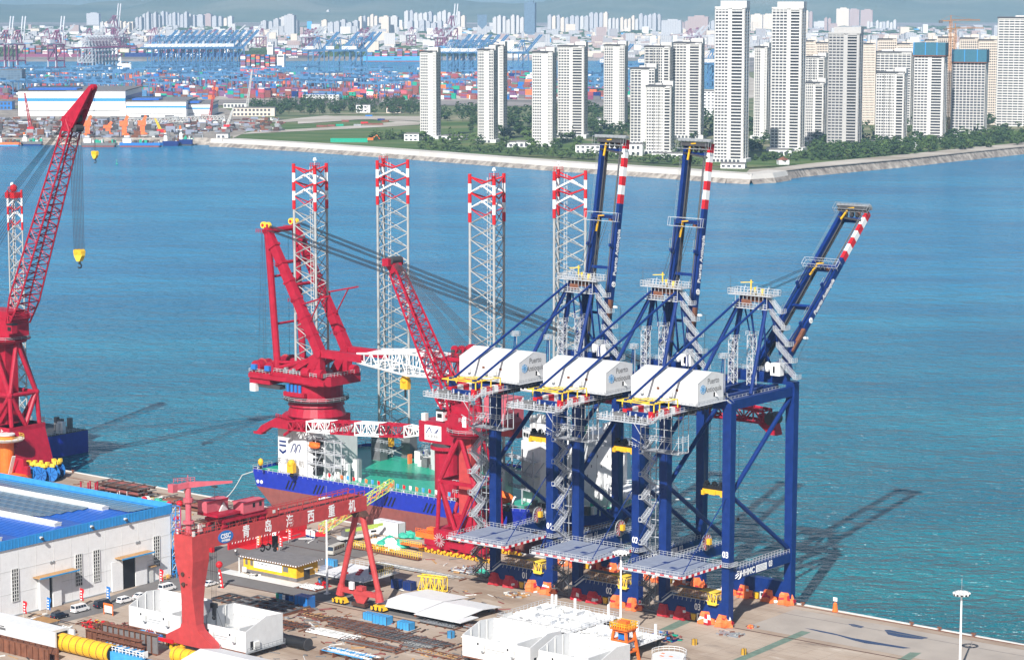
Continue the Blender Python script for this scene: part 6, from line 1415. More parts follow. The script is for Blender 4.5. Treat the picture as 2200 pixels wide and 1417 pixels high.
def person_mesh(top, legs, pose):
    bm_v = {'pelvis':(0,0,.92,.15),'waist':(0,0,1.08,.14),'chest':(0,0,1.35,.17),'neck':(0,0,1.50,.06),'head':(0,.01,1.64,.105)}
    mb = MB(); st = .16 if pose else .05
    mb.mat(legs)
    for d in (-1, 1):
        mb.tube((d*.09,0,.95),(d*.1,d*st*.6+.02,.5),.095,8,r2=.065,cap=False); mb.tube((d*.1,d*st*.6+.02,.5),(d*.1,d*st,.07),.065,8,r2=.045,cap=False)
    mb.mat('black')
    for d in (-1, 1): mb.box(d*.1-.05,d*.1+.05,d*st-.16,d*st+.09,0,.08)
    mb.mat(top); mb.sphere((0,0,.98),.17,10,5,(1.05,.75,.7)); mb.tube((0,0,.95),(0,0,1.42),.16,10,r2=.20); mb.sphere((0,0,1.42),.2,10,5,(1.05,.7,.45))
    for d in (-1, 1): mb.tube((d*.2,0,1.42),(d*.26,-.03*d,1.14),.055,7,r2=.045); mb.tube((d*.26,-.03*d,1.14),(d*.27,-.14,.9),.045,7,r2=.035)
    mb.mat('skin')
    for d in (-1, 1): mb.sphere((d*.27,-.16,.86),.045,6,4,(.8,.8,1.3))
    mb.tube((0,0,1.44),(0,0,1.56),.055,7); mb.sphere((0,-.01,1.64),.1,10,7,(.9,1,1.15)); mb.box(-.015,.015,-.13,-.1,1.61,1.65); mb.mat('black').sphere((0,.02,1.68),.108,10,6,(.95,1,1.0),z0=-.2)
    return mb.mesh('person')
pmesh = {(a,b): person_mesh(a,b,p) for a,b,p in (('white_paint','black',1),('blue_panel','navy',1),('black','black',0),('white_paint','navy',0),('stripe_red','black',0))}
for px, k, l in (((327,1248),('white_paint','black'),'person in a white top and dark trousers walking in front of the warehouse'),((372,1241),('blue_panel','navy'),'person in blue overalls left of the gantry leg'),((371,1282),('blue_panel','navy'),'person in blue beside the tall white van'),((506,1191),('white_paint','black'),'person in a white top near the flying balloon banner'),
    ((509,1192),('black','black'),'person dressed in black near the flying balloon banner'),((549,1160),('black','black'),'person in black standing left before the red backdrop'),((556,1163),('white_paint','navy'),'person in white shirt and navy trousers before the backdrop'),((563,1160),('black','black'),'person in black beside the white shirted one'),((594,1152),('white_paint','black'),'person in white at the centre of the red backdrop'),((640,1144),('black','black'),'person in black at the right end of the red carpet'),
    ((560,1170),('stripe_red','black'),'person in a red top on the square'),((490,1311),('blue_panel','navy'),'person in blue standing by the white module edge'),((361,1196),('white_paint','navy'),'person in white shirt under the access tower'),((428,1224),('black','black'),'person in black standing behind the gantry leg')):
    s, t = G(*px); o = link('person', pmesh[k], None, W(s,t,0), PHI+random.uniform(0,6)); tag(o, l, 'person', None); o.scale = (1.05,1.05,1.05)

# ---------------- white accommodation modules ----------------
def module(s0, s1, t0, t1, z0, h, label, tilt=2.6, grp='white open-topped steel modules'):
    T = thing('steel_module', label, 'module', W(s0,t0,0), PHI, grp); L, B = s1-s0, t1-t0; th_ = .16; zt = z0+h
    def zt_(y): f = y/B; return zt+tilt*min(f/.55, 1)
    for (x, nm) in ((0,'end_wall'),(L-th_,'end_wall')): MB().mat('module_white').prism([(0,z0),(B,z0),(B,zt_(B)-.4),(B*.55,zt_(B)),(0,zt)],x,x+th_,'x').done(nm, T)
    fw = MB().mat('module_white').box(th_,L-th_,0,th_,z0,zt).done('side_wall', T); MB().mat('module_white').box(th_,L-th_,B-th_,B,z0,zt_(B)-.4).done('side_wall', T)
    MB().mat('offwhite').box(th_,L-th_,th_,B-th_,z0,z0+.2).done('floor', T)
    q = MB().mat('offwhite')
    n_ = int(L/2.6)
    for k in range(1,n_): x = L*k/n_; q.box(x-.06,x+.06,th_,th_+.22,z0,zt-.05); q.box(x-.06,x+.06,B-th_-.22,B-th_,z0,zt_(B)-.5)
    for k in range(1,4): y = B*k/4; q.box(th_,th_+.22,y-.06,y+.06,z0,zt_(y)-.2); q.box(L-th_-.22,L-th_,y-.06,y+.06,z0,zt_(y)-.2)
    q.box(th_,L-th_,th_+.1,th_+.2,zt-1.2,zt-1.1); q.box(th_,L-th_,B-th_-.2,B-th_-.1,zt-.6,zt-.5); stuff(q.done('stiffener', T))
    q = MB().mat('offwhite'); q.box(L*.34,L*.62,B*.35,B*.8,z0+.2,z0+h*.62); q.mat('module_white').box(L*.7,L*.72,B*.2,B-th_,z0+.2,zt-.4); q.mat('galv').wheel((L*.2,B*.6,z0+h*.4),B*.12,.8,(0,0,1),14); q.done('inner_room', T)
    for x in (L*.22,L*.66):
        MB().mat('black').box(x,x+.5,-.03,0,zt-1.9,zt-1.3).done('window', T)
        q = MB().mat('offwhite').box(x+1.6,x+2.6,-.7,0,zt-3.2,zt-1.5).mat('galv').box(x+1.7,x+2.5,-.74,-.7,zt-3.3,zt-2.9); q.done('air_duct', T)
    MB().mat('steel_dark').box(L*.26,L*.62,-.02,0,zt-2.5,zt-2.4).box(L*.27,L*.62,-.02,0,zt-3.1,zt-3.03).done('louvre', T)
    MB().mat('black').box(L,L+.03,B*.12,B*.2,z0+.3,z0+2.5).mat('offwhite').box(L,L+.5,B*.2,B*.34,z0+.2,z0+2.2).done('door', T)
    q = MB().mat('galv'); q.rail([(L+.7,-.2,z0),(L+.7,B,z0)],1.1,1.5,.05); q.box(L,L+.8,-.2,B,z0-.15,z0-.02); stuff(q.done('walkway', T))
    q = MB().mat('steel_dark')
    for x in (.8,L*.33,L*.66,L-.8):
        for y in (.8,B-.8): q.box(x-.5,x+.5,y-.5,y+.5,0,z0)
    q.mat('rust').box(0,L,-.05,.3,z0-.35,z0); q.box(0,L,B-.3,B,z0-.35,z0); stuff(q.done('support_stool', T)); return T
module(-119.3,-100.2,-100.5,-89.0,1.6,5.3,'white open-topped module left of the gantry leg, round dome inside')
module(-93.4,-76.2,-101.4,-88.0,1.6,5.3,'white open-topped module right of the gantry leg, blue-grey shaded inside')
module(-32.5,-11.2,-69.6,-57.0,1.6,5.3,'white open-topped module at bottom centre, left of the light mast',2.2)
module(-8.6,9.6,-69.6,-57.0,1.6,5.3,'white open-topped module at bottom centre, cut by the lower frame edge',2.2)
MB_ = MB().mat('offwhite')
# deck sections full of pipework
def deck_section(s0, s1, t0, t1, label, seed):
    rnd = random.Random(seed); L, B = s1-s0, t1-t0; T = thing('deck_section', label, 'platform', W(s0,t0,0), PHI, 'white deck sections on stools')
    MB().mat('white_paint').box(0,L,0,B,2.5,2.75).done('deck_plate', T)
    q = MB().mat('white_paint')
    for k in range(95):
        x, y = rnd.uniform(.5,L-2), rnd.uniform(.5,B-2); w_, l_ = rnd.choice([(rnd.uniform(1,4),.16),(.16,rnd.uniform(1,4)),(.7,.7)])
        q.mat(rnd.choice(('white_paint','offwhite','module_white','white_paint','rail_white'))); q.box(x,min(x+w_,L),y,min(y+l_,B),2.75,2.75+rnd.uniform(.15,1.0))
    for k in range(5): q.mat('offwhite'); y = 1+k*B/5; q.box(.4,L-.4,y,y+.14,2.75,3.2)
    for k in range(5): q.mat('wood' if k%2 else 'steel_grey'); x, y = rnd.uniform(1,L-3), rnd.uniform(1,B-2); q.box(x,x+1.5,y,y+.9,2.76,2.9)
    stuff(q.done('pipework', T))
    q = MB().mat('rail_white'); q.rail([(0,0,2.75),(L,0,2.75),(L,B,2.75),(0,B,2.75),(0,0,2.75)],1.2,1.6,.05); q.rail([(L*.3,B*.4,2.75),(L*.8,B*.4,2.75)],1.2,1.4,.05); stuff(q.done('hand_rail', T))
    q = MB().mat('white_paint')
    for k in range(4): x, y = rnd.uniform(1,L-1), B-rnd.uniform(.2,1); q.box(x,x+.5,y,y+.5,2.75,5.6)
    q.done('upright', T); q = MB().mat('steel_dark')
    for x in (1,L*.5,L-1.5):
        for y in (1,B-1.5): q.box(x,x+.8,y,y+.8,0,2.5)
    q.box(0,L,.1,.4,2.0,2.5); q.box(0,L,B-.4,B-.1,2,2.5); stuff(q.done('stool', T))
deck_section(-46,-22,-39,-18,'large white deck section full of pipework behind the white modules',1)
deck_section(-21,-1,-46,-27,'white deck section at the foot of the light mast, right of the larger one',2)
# white roof panels on stands
T = thing('roof_panel_pair','pair of large white roof panels lying on low stands on the quay','panels',W(-84,-44,0))
for x0, x1, b in ((0,14.6,0),(15.0,28.5,1)):
    q = MB().mat('module_white'); q.prism([(0-b*1.5,1.5),(11,2.3),(22-b*3,1.5),(22-b*3,1.62),(11,2.44),(0-b*1.5,1.62)],x0,x1,'x')
    for k in range(1,4): q.box(x0,x1,5.5*k-b,5.5*k-b+.08,1.9+.35*(k==2),2.0+.45*(k==2)) if False else None
    q.done('roof_panel', T)
q = MB().mat('module_white').box(28.5,31,-1.5,6,1.55,1.75).mat('rust'); 
for x in (1,13,16,27):
    for y in (1,9,18): q.box(x,x+.5,y,y+.5,0,1.6)
stuff(q.done('stand', T))
# platform on legs behind the gantry
T = thing('platform_section','white platform section on legs behind the gantry crane hinged leg','platform',W(-116,-33,0))
MB().mat('module_white').box(0,18,0,15,3.3,3.6).done('deck_plate', T); q = MB().mat('steel_dark')
for x in (1,9,16.5):
    for y in (1,13): q.box(x,x+.7,y,y+.7,0,3.3)
q.box(0,18,.1,.5,2.8,3.3); stuff(q.done('leg', T)); q = MB().mat('rail_white').rail([(0,0,3.6),(18,0,3.6),(18,15,3.6),(0,15,3.6)],1.2,1.6,.05).mat('stripe_red'); 
for k in range(6): x, y = 7+k*1.2, 4+(k*5%7); q.box(x,x+1.1,y,y+.9,3.6,4.1)
q.mat('safety_yellow').rail([(9,14,3.6),(17,14,3.6),(17,6,3.6)],1.8,.8,.07).mat('steel_dark').box(12,15,9,12,3.6,5.6); stuff(q.done('fitting', T))

# ---------------- steel stock, pipes, scrap ----------------
def grid(label, px, L, B, mat, seed, rz=0, h=.5, nx=8, ny=5, nm='steel_grid', cat='steel frame', grp='steel frames laid out in the yard'):
    rnd = random.Random(seed); s, t = G(*px); T = thing(nm, label, cat, W(s,t,0), PHI+rz, grp)
    for k in range(ny): 
        y = B*k/(ny-1); MB().mat(mat).beam((0,y,h),(L,y+rnd.uniform(-.1,.1),h),.28,.4).done('long_beam', T)
    for k in range(nx): x = L*k/(nx-1)+rnd.uniform(-.2,.2); MB().mat(mat).beam((x,0,h+.02),(x,B,h+.02),.2,.34).done('cross_beam', T)
    q = MB().mat('rust')
    for k in range(4): q.box(L*k/3-.2,L*k/3+.2,-.3,B+.3,0,h-.2)
    stuff(q.done('sleeper', T)); return T
grid('dark grey steel grid frame behind the right white module',(500,1300),19,10,'steel_grey',1,h=.9,nx=7,ny=4)
grid('dark steel frame beside the gantry crane leg, left of the grid',(455,1290),12,7,'steel_dark',2,h=.7,nx=5,ny=3)
def rows(label, px, L, B, n_, seed, mats=('steel_grey','rust','steel_dark'), h=.35):
    rnd = random.Random(seed); s, t = G(*px); T = thing('steel_rack', label, 'steel stock', W(s,t,0), PHI, 'racks of steel beams and rods in the yard')
    for k in range(n_):
        y = B*k/(n_-1)+rnd.uniform(-.2,.2); x0 = rnd.uniform(0,L*.15); MB().mat(rnd.choice(mats)).beam((x0,y,h+rnd.uniform(0,.35)),(L-rnd.uniform(0,L*.2),y+rnd.uniform(-.2,.2),h+rnd.uniform(0,.3)),rnd.uniform(.12,.3),.22).done('beam', T)
    q = MB()
    for k in range(int(L/1.1)): x = k*1.1; q.mat(mats[k%len(mats)]); q.beam((x,rnd.uniform(0,1),h+.3),(x+rnd.uniform(-.2,.2),B-rnd.uniform(0,B*.3),h+.4),.1,.14)
    q.mat('rust')
    for k in range(5): q.box(L*k/4-.15,L*k/4+.15,-.4,B+.4,0,h)
    stuff(q.done('cross_rod', T)); return T
rows('rack of rods nearest the gantry hinged leg',(690,1335),26,5.5,14,3)
rows('rack of dark steel rods in the middle of the steel storage area',(700,1345),15,5,11,4)
rows('long rack of grey steel beams below the bright blue boxes',(800,1362),26,5,14,5)
rows('rack of rusty and grey beams in front of the long grey rack',(762,1362),17,6,12,6)
rows('rack of white painted bars lying left of the storage area',(655,1357),17,4,10,7,('white_paint','offwhite','white_paint'))
rows('low rack of rusty rods near the green sheet',(725,1377),20,4,11,8,('rust','steel_grey','rust'))
rows('stack of grey channel beams at the right end of the storage area',(860,1386),9,4,9,9,('steel_grey','silver','steel_grey'))
rows('rack of light pipes on the bare ground at the right end',(885,1400),14,3,8,10,('silver','wood','rust'))
rows('rusty rods lying beside the road at left of the grid frame',(600,1304),10,3,8,11,('rust','rust','wood'))
rows('row of galvanised truss pieces behind the white platform section',(800,1212),33,2.4,9,12,('galv','offwhite','silver'))
rows('thin galvanised ladders lying left of crane 01',(965,1226),14,2,7,13,('galv','deck_grey','offwhite'))
rows('white angle bars on the pavement beside the yellow office',(640,1262),7,4,9,14,('white_paint','offwhite','white_paint'))
rows('white frames stacked behind the small white roof at the bottom',(690,1405),17,4,10,15,('white_paint','offwhite','light_blue'),h=1.2)
rows('rusty rack close behind the right white module',(560,1338),14,5,10,21,('rust','steel_dark','rust'))
rows('grey channel stack between the two bright blue boxes and the road',(900,1338),12,3,8,22,('steel_grey','galv','steel_dark'))
rows('loose brown beams lying below the gantry cross road',(640,1322),11,3,7,23,('rust','wood','rust_dark'))
rows('grey bars in front of the white roof panels',(985,1345),12,2.5,7,24,('galv','rust','steel_grey'))
rows('rusty rods at the left of the scrap and the parked cars',(165,1340),10,3,8,25,('rust','rust_dark','wood'))
rows('dark beams on the quay between the pipes and the balloons',(420,1120),14,3,8,26,('rust_dark','rust','steel_dark'))
T = thing('lattice_cage','bright yellow square lattice frame standing behind the white roof panels','frame',W(*G(897,1268),0),PHI+.2); q = MB().mat('safety_yellow'); q.lattice([(0,0,.2),(0,2.6,.2),(0,2.6,4.2),(0,0,4.2)],[(8,0,.2),(8,2.6,.2),(8,2.6,4.2),(8,0,4.2)],6,.18,.14); stuff(q.done('truss', T)); MB().mat('rust').box(-.2,.2,-.3,2.9,0,.2).box(7.8,8.2,-.3,2.9,0,.2).done('sleeper', T)
T = thing('long_walkway','long walkway section with yellow railings lying on the quay by the minibus','walkway',W(*G(750,1178),0)); MB().mat('rust').box(0,27,0,1.8,.3,.7).done('deck', T); q = MB().mat('safety_yellow').rail([(0,0,.7),(27,0,.7)],1.6,.9,.06).rail([(0,1.8,.7),(27,1.8,.7)],1.6,.9,.06); stuff(q.done('hand_rail', T))
def pipe_stack(label, px, L, n_, lay, seed, mats=('rust','hull_red','rust_dark'), r=.5, rz=0):
    rnd = random.Random(seed); s, t = G(*px); T = thing('pipe_stack', label, 'pipes', W(s,t,0), PHI+rz, 'stacks of reddish brown pipes near the quay edge')
    for j in range(lay):
        for i in range(n_-j%2):
            x0 = rnd.uniform(-1,1); MB().mat(rnd.choice(mats)).tube((x0,i*2.1*r*1.25+j*r,r+j*2.6*r),(x0+L*rnd.uniform(.85,1),i*2.1*r*1.25+j*r,r+j*2.6*r),r*rnd.uniform(.75,1),10).done('pipe', T)
        q = MB().mat('grey_roof')
        for k in range(5): q.beam((L*k/4,-.5,2*r+j*2.6*r+.12),(L*k/4,n_*2.6*r,2*r+j*2.6*r+.12),.3,.3)
        stuff(q.done('spacer_beam', T))
pipe_stack('tall stack of red-brown pipes on the quay edge at left',(205,1058),21,6,3,1)
pipe_stack('second stack of red-brown pipes behind the gantry jib crane',(345,1085),26,6,2,2)
pipe_stack('low spread of brown pipes right of the second stack',(425,1092),14,4,1,3)
T = thing('red_pontoon','red steel pontoon with upright posts on the quay beyond the warehouse roof','pontoon',W(*G(165,1068),0)); MB().mat('red_paint').box(0,30,0,6,.4,1.8).done('hull', T); q = MB().mat('red_paint')
for k in range(9): q.mat('red_paint' if k < 5 else 'offwhite'); q.tube((1+k*1.2+(k > 4)*8,1+(k*3)%5,1.8),(1+k*1.2+(k > 4)*8,1+(k*3)%5,5.2-(k > 4)*1.6),.28 if k < 5 else .12,6)
q.mat('yellow').rail([(18,0,1.8),(30,0,1.8),(30,6,1.8)],1.2,1,.07); stuff(q.done('upright', T))
T = thing('orange_pedestal','orange tubular pedestal with a round railed platform below the left red crane','pedestal',W(-303,15,0)); MB().mat('orange').tube((0,0,1.5),(0,0,13.5),2.5,18).done('column', T); MB().mat('offwhite').tube((0,0,13.5),(0,0,14.1),5.6,20,r2=6.2).mat('orange').tube((0,0,14.1),(0,0,15.4),2.8,16).mat('offwhite').tube((0,0,15.4),(0,0,15.8),3,16).done('platform', T)
q = MB().mat('safety_yellow')
for k in range(16): a, b = 2*pi*k/16, 2*pi*(k+1)/16; q.rail([(6*cos(a),6*sin(a),14.1),(6*cos(b),6*sin(b),14.1)],1.2,3,.07)
stuff(q.done('hand_rail', T)); q = MB().mat('orange').box(-7,9,-4,3,0,1.6).box(3,9,-4,3,1.6,2.6).mat('safety_yellow').rail([(-7,-4,1.6),(3,-4,1.6)],1.2,1,.08); q.mat('offwhite').beam((2.4,-1,2),(6,-2,9),1.2,.3); q.done('base_frame', T)
for i, px in enumerate([(70,1030),(83,1031),(96,1034),(112,1033),(124,1026)]):
    s, t = G(*px); T = thing('cable_drum', ['blue cable drum leftmost of the group by the orange pedestal','blue cable drum second from left of the group','blue cable drum in the middle of the group','blue cable drum fourth from left, facing the camera','blue cable drum at the right end of the group'][i], 'cable drum', W(s,t,0), PHI+.5*(i%2), 'blue cable drums on the quay')
    q = MB()
    for y in (-1.3,1.3):
        q.mat('blue_panel').wheel((0,y,2.6),2.5,.2,(0,1,0),16); q.mat('navy')
        for k in range(8): a = k*pi/4; q.beam((.5*cos(a),y-.14,2.6+.5*sin(a)),(2.3*cos(a),y-.14,2.6+2.3*sin(a)),.2,.08)
    q.mat('navy').wheel((0,0,2.6),1.4,2.4,(0,1,0),12); q.done('drum', T); q = MB().mat('safety_yellow').box(-1.2,1.2,-.8,.8,5.0,6.0).box(-1.8,-.6,-1,.2,5.4,6.6).box(.4,1.5,0,1,5.6,6.8).box(-.3,.3,-.3,.3,4.4,5.1).mat('steel_dark').box(-1.6,1.6,-1.6,1.6,0,.3); stuff(q.done('motor', T))
def heap(nm, label, cat, px, r, n_, mats, seed, h=1.2, kind='box', grp=None):
    rnd = random.Random(seed); s, t = G(*px); T = thing(nm, label, cat, W(s,t,0), PHI, grp); q = MB()
    for k in range(n_):
        a = rnd.uniform(0,2*pi); d = r*math.sqrt(rnd.random()); x, y = d*cos(a), d*sin(a)*.7; q.mat(rnd.choice(mats)); z = rnd.uniform(0,h*(1-d/r*.6))
        if kind == 'cloth': q.sphere((x,y,z*.5),rnd.uniform(.6,1.4)*r*.25,9,6,(1.2,1,.8),jit=.16,z0=-.2)
        else:
            b = rnd.uniform(0,pi); l_ = rnd.uniform(.4,1.6)*max(.7,r*.3); q.beam((x-l_*cos(b)/2,y-l_*sin(b)/2,z+.15),(x+l_*cos(b)/2,y+l_*sin(b)/2,z+.15+rnd.uniform(-.2,.3)*(z > .4)),rnd.uniform(.1,.5),rnd.uniform(.1,.5))
    stuff(q.done('pile', T)); MB().mat(mats[0]).box(-r*.8,r*.8,-r*.5,r*.5,0,.12).done('base', T)
heap('tarp_pile','pile of white and green tarpaulins on the quay by the long yellow walkway','tarpaulins',(838,1172),6,16,('white_paint','offwhite','white_paint','green_net'),1,3,'cloth')
heap('tarp_pile','green netting and boxes beside the ship near the white container','netting',(880,1152),4.5,12,('green_net','deck_green','galv'),2,3,'cloth')
heap('tarp_pile','row of white and green bundles behind the warehouse roof edge','bundles',(330,1085),7,20,('offwhite','deck_green','white_paint','green_net'),3,2,'cloth')
heap('tarp_pile','green cover over scrap left of crane 01','tarpaulin',(1030,1232),3.2,9,('green_net','green_net','galv'),4,1.4,'cloth')
heap('scrap_pile','brown scrap and white bags behind the green cover left of crane 01','scrap',(1000,1228),4.5,40,('galv','rust','offwhite','wood'),5,1)
heap('scrap_pile','yellow machinery parts and crates beside the lime mobile crane','machinery',(805,1160),4.5,34,('yellow','steel_grey','offwhite','wood'),6,2.2)
heap('scrap_pile','red and white bits lying under the tarpaulins','scrap',(815,1178),5,34,('stripe_red','offwhite','stripe_red'),7,.9)
heap('scrap_pile','pile of rusty chain and rebar left of the white module','scrap',(252,1352),6.5,90,('rust','rust_dark','hull_red','rust_dark'),8,1.8)
heap('scrap_pile','red winch parts with a yellow drum at the left end of the scrap','machinery',(208,1345),4.2,44,('stripe_red','stripe_red','safety_yellow','rust'),9,1.8)
heap('scrap_pile','mixed rusty scrap and white bags beneath the white module','scrap',(290,1366),6,80,('rust','offwhite','hull_red','steel_grey'),10,1.3)
heap('scrap_pile','dark blue tarpaulin bundle above the orange pipe','tarpaulin',(92,1366),5,34,('navy','blue_panel','navy'),11,1.6)
heap('scrap_pile','rusty brackets on the ground right of the brown canopy','scrap',(142,1356),3.4,30,('rust','offwhite','wood'),12,1.3)
heap('scrap_pile','bright red pipe fittings beside the yellow office','fittings',(695,1258),2.6,26,('stripe_red','stripe_red','hull_red'),13,1.2)
heap('scrap_pile','small white items on the pavement before the yellow office','parts',(545,1236),2.2,16,('offwhite','steel_dark','white_paint'),14,.7)
heap('scrap_pile','brown offcuts in front of crane 01','scrap',(1110,1278),4.2,44,('wood','rust','galv','offwhite'),15,.5)
heap('scrap_pile','rusty beams lying before the right leg of crane 03','scrap',(1617,1345),2,12,('rust','wood','galv'),16,.3)
heap('scrap_pile','red stands and a drum left of the navy bins','scrap',(575,1310),2,14,('stripe_red','wood','rust'),17,1.1)
heap('scrap_pile','rubble and grating pieces near the yellow wheels','scrap',(1020,1222),4,34,('galv','offwhite','rust','deck_grey'),18,.8)
heap('scrap_pile','grey flat bars under the foot of crane 03','scrap',(1570,1362),4,22,('galv','silver','rust'),19,.3)
heap('scrap_pile','coils and crates at the far left by the warehouse','crates',(18,1308),4.5,60,('wood','rust','steel_dark','wood'),20,3)
heap('scrap_pile','silver and wooden cable reels before the left warehouse door','cable reels',(88,1288),4.5,20,('silver','wood','silver'),21,3,'cloth')
heap('scrap_pile','bags and pallets stacked between the warehouse windows','pallets',(222,1258),4.2,60,('steel_grey','galv','offwhite','stripe_red'),22,2.6)
heap('scrap_pile','wooden crates and coils left of the open warehouse door','crates',(262,1246),5,60,('wood','rust','offwhite','rust_dark'),23,2.6)
heap('scrap_pile','yellow wooden crates at the warehouse corner','crates',(342,1240),3.8,40,('wood','wall_yellow','wood'),24,1.6)
heap('scrap_pile','small grey generators in front of the warehouse wall','machinery',(167,1280),2.6,20,('galv','steel_dark','deck_green'),25,1)
heap('scrap_pile','dark and green pipe bundle beside the orange frame','pipes',(1432,1372),4,40,('navy','deck_green','steel_dark','blue_panel','hull_red'),26,2.2)
box_thing('site_container','small white equipment box at the warehouse corner','box',(366,1222),(4,3,2.6),'module_white')
T = thing('canopy_trolley','brown wire cage trolley with a yellow corrugated roof beside the parked cars','trolley',W(*G(100,1350),0),PHI); q = MB().mat('rust'); q.lattice([(-3,-1.5,.3),(-3,1.5,.3),(-3,1.5,2.4),(-3,-1.5,2.4)],[(3,-1.5,.3),(3,1.5,.3),(3,1.5,2.4),(3,-1.5,2.4)],6,.09,.06); stuff(q.done('cage', T)); q = MB().mat('wood').box(-3.3,3.3,-1.8,1.8,2.4,2.5)
for k in range(13): q.box(-3.3+k*.52,-3.1+k*.52,-1.8,1.8,2.5,2.58)
q.done('roof', T)
T = thing('sign_stand','orange frame with a white sheet standing beside the black people carrier','sign',W(*G(233,1320),0)); MB().mat('orange').box(-1.8,1.8,-.1,.1,2.6,3.1).box(-1.8,-1.6,-.1,.1,0,2.6).box(1.6,1.8,-.1,.1,0,2.6).done('frame', T); MB().mat('offwhite').box(-1.5,1.5,-.05,.05,.6,2.5).done('sheet', T)
# big steel parts at the lower left
def at(s, t): return W(s, t, 0)
T = thing('box_girder','long white painted box girder with an open dark end at the lower left','girder',at(-150,-128)); mb = MB().mat('module_white'); mb.prism([(0,.8),(7,.8),(7,5.0),(5.4,5.6),(0,5.6)],0,31.5,'x'); mb.done('shell', T)
MB().mat('black').box(31.5,31.6,.7,5.6,1.6,4.9).done('painted_hollow', T); MB().mat('module_white').box(31.5,33.3,.0,.5,.8,5.6).box(31.5,33,6.4,7,.8,5).done('end_flange', T); MB().mat('steel_grey').box(12,14.5,-.05,0,3.2,3.8).box(12.4,14,-.05,0,4,4.3).done('marking', T)  # black plate on the closed shell paints the dark hollow of the end
T = thing('rolled_pipe','fat orange-yellow rolled steel pipe with weld seams at the lower left','pipe',at(-119.5,-124.5))
MB().mat('yellow').tube((0,0,2.4),(20,0,2.4),2.25,22).done('shell', T); q = MB().mat('rust')
for k in range(8): q.tube((1.2+k*2.5,0,2.4),(1.42+k*2.5,0,2.4),2.29,22)
q.mat('black').tube((19.9,0,2.4),(20.1,0,2.4),2.0,20); q.done('weld_seam', T)  # seams, plus a black disc painting the dark bore at the pipe end
T = thing('rolled_pipe','second orange rolled pipe below the foot of the gantry leg','pipe',at(-90,-112.5)); MB().mat('yellow').tube((0,0,1.4),(12,0,1.4),1.9,20).done('shell', T); q = MB().mat('rust')
for k in range(5): q.tube((1.2+k*2.5,0,1.4),(1.4+k*2.5,0,1.4),1.93,20)
q.done('weld_seam', T)
T = thing('girder_stack','tall rust-brown plate girders standing on edge left of the gantry foot','girders',at(-116,-114))
for i, (x0, x1, y, h_) in enumerate(((0,20,1.5,5.0),(-3,17,-1.2,3.6),(3,20,-3.2,3.0))):
    g_ = MB().mat('grey_roof' if i == 0 else 'rust').box(x0,x1,y-.15,y+.15,.3,h_).mat('rust').box(x0,x1,y-.7,y+.7,h_,h_+.2).box(x0,x1,y-.7,y+.7,0,.3)
    for k in range(10): g_.box(x0+k*(x1-x0)/10,x0+k*(x1-x0)/10+.15,y-.6,y+.6,.3,h_)
    g_.done('plate_girder', T)
T = thing('ladder_section','bright blue steel frame with white rungs at the bottom edge','frame',at(-108,-125.5)); MB().mat('light_blue').box(0,20,0,1,1,3.2).box(0,4,0,4,1,3.0).box(0,20,3.4,4,1,2).done('beam', T); q = MB().mat('light_blue')
for k in range(12): q.mat('white_paint' if k%2 else 'light_blue').box(4+k*1.3,4.3+k*1.3,1,3.4,2.6,4.2)
q.mat('white_paint').rail([(4,.5,3.2),(20,.5,3.2)],1.3,1.2,.07); stuff(q.done('rung', T))
T = thing('rusty_frame','long rusty open frame at the bottom left corner','frame',at(-142,-134.5)); q = MB().mat('rust').box(0,30,0,.5,0,3.4).box(0,30,3,3.5,0,3.0)
for k in range(14): q.box(k*2.2,k*2.2+.2,-.3,0,.2,3.3); q.beam((k*2.2,0,3.3),(k*2.2,3.2,3.0),.16)
q.done('frame', T)
T = thing('blue_cabinet_row','pair of blue gas bottle cages on top of the brown girders','cages',W(*G(325,1372),0)); MB().mat('light_blue').box(-4,-1.6,-.6,.6,0,1.8).box(-1.2,1,-.6,.6,0,1.7).mat('blue_panel').box(1.4,3.6,-.6,.6,0,1.6).done('cage', T)
T = thing('white_roof','white corrugated roof section at the bottom edge right of the gantry foot','roof',at(-80,-121)); q = MB().mat('module_white'); q.prism([(0,3),(7.5,4.6),(15,3),(15,2.8),(7.5,4.4),(0,2.8)],0,23,'x'); q.done('sheet', T); q = MB().mat('blue_panel').box(21,30,8,14,.6,1.6).mat('steel_dark')
for x in (1,11,21):
    for y in (1,13): q.box(x,x+.5,y,y+.5,0,3)
stuff(q.done('stand', T))
T = thing('black_pipe','short fat black pipe lying at the right corner of the white module','pipe',W(*G(622,1388),0),PHI+R90*.0); MB().mat('black').tube((0,0,1.6),(6.5,0,1.6),1.55,18).done('shell', T); MB().mat('steel_dark').tube((6.4,0,1.6),(6.6,0,1.6),1.65,18).done('flange', T)
T = thing('orange_tower','orange A-shaped steel tower with yellow railings at the bottom edge','tower',W(-2,-43.5,0),PHI); q = MB().mat('orange')
for x in (-2.2,2.2):
    for y in (-2,2): q.beam((x*1.35,y*1.2,0),(x*.8,y*.8,8),.6)
for z in (2.5,5.2,7.6):
    w_ = 2.9-z*.13
    for a, b in (((-w_,-w_*.9),(w_,-w_*.9)),((w_,-w_*.9),(w_,w_*.9)),((w_,w_*.9),(-w_,w_*.9)),((-w_,w_*.9),(-w_,-w_*.9))): q.beam((*a,z),(*b,z),.4)
q.box(-2.6,2.6,-2.4,2.4,8,8.4); q.done('frame', T); q = MB().mat('yellow').rail([(-2.6,-2.4,8.4),(2.6,-2.4,8.4),(2.6,2.4,8.4),(-2.6,2.4,8.4),(-2.6,-2.4,8.4)],1.3,.7,.09).mat('blue_panel').box(-1,1,-1,1,5.4,7.4).mat('orange').box(-1.4,1.2,-.8,1,8.4,10); stuff(q.done('platform', T))
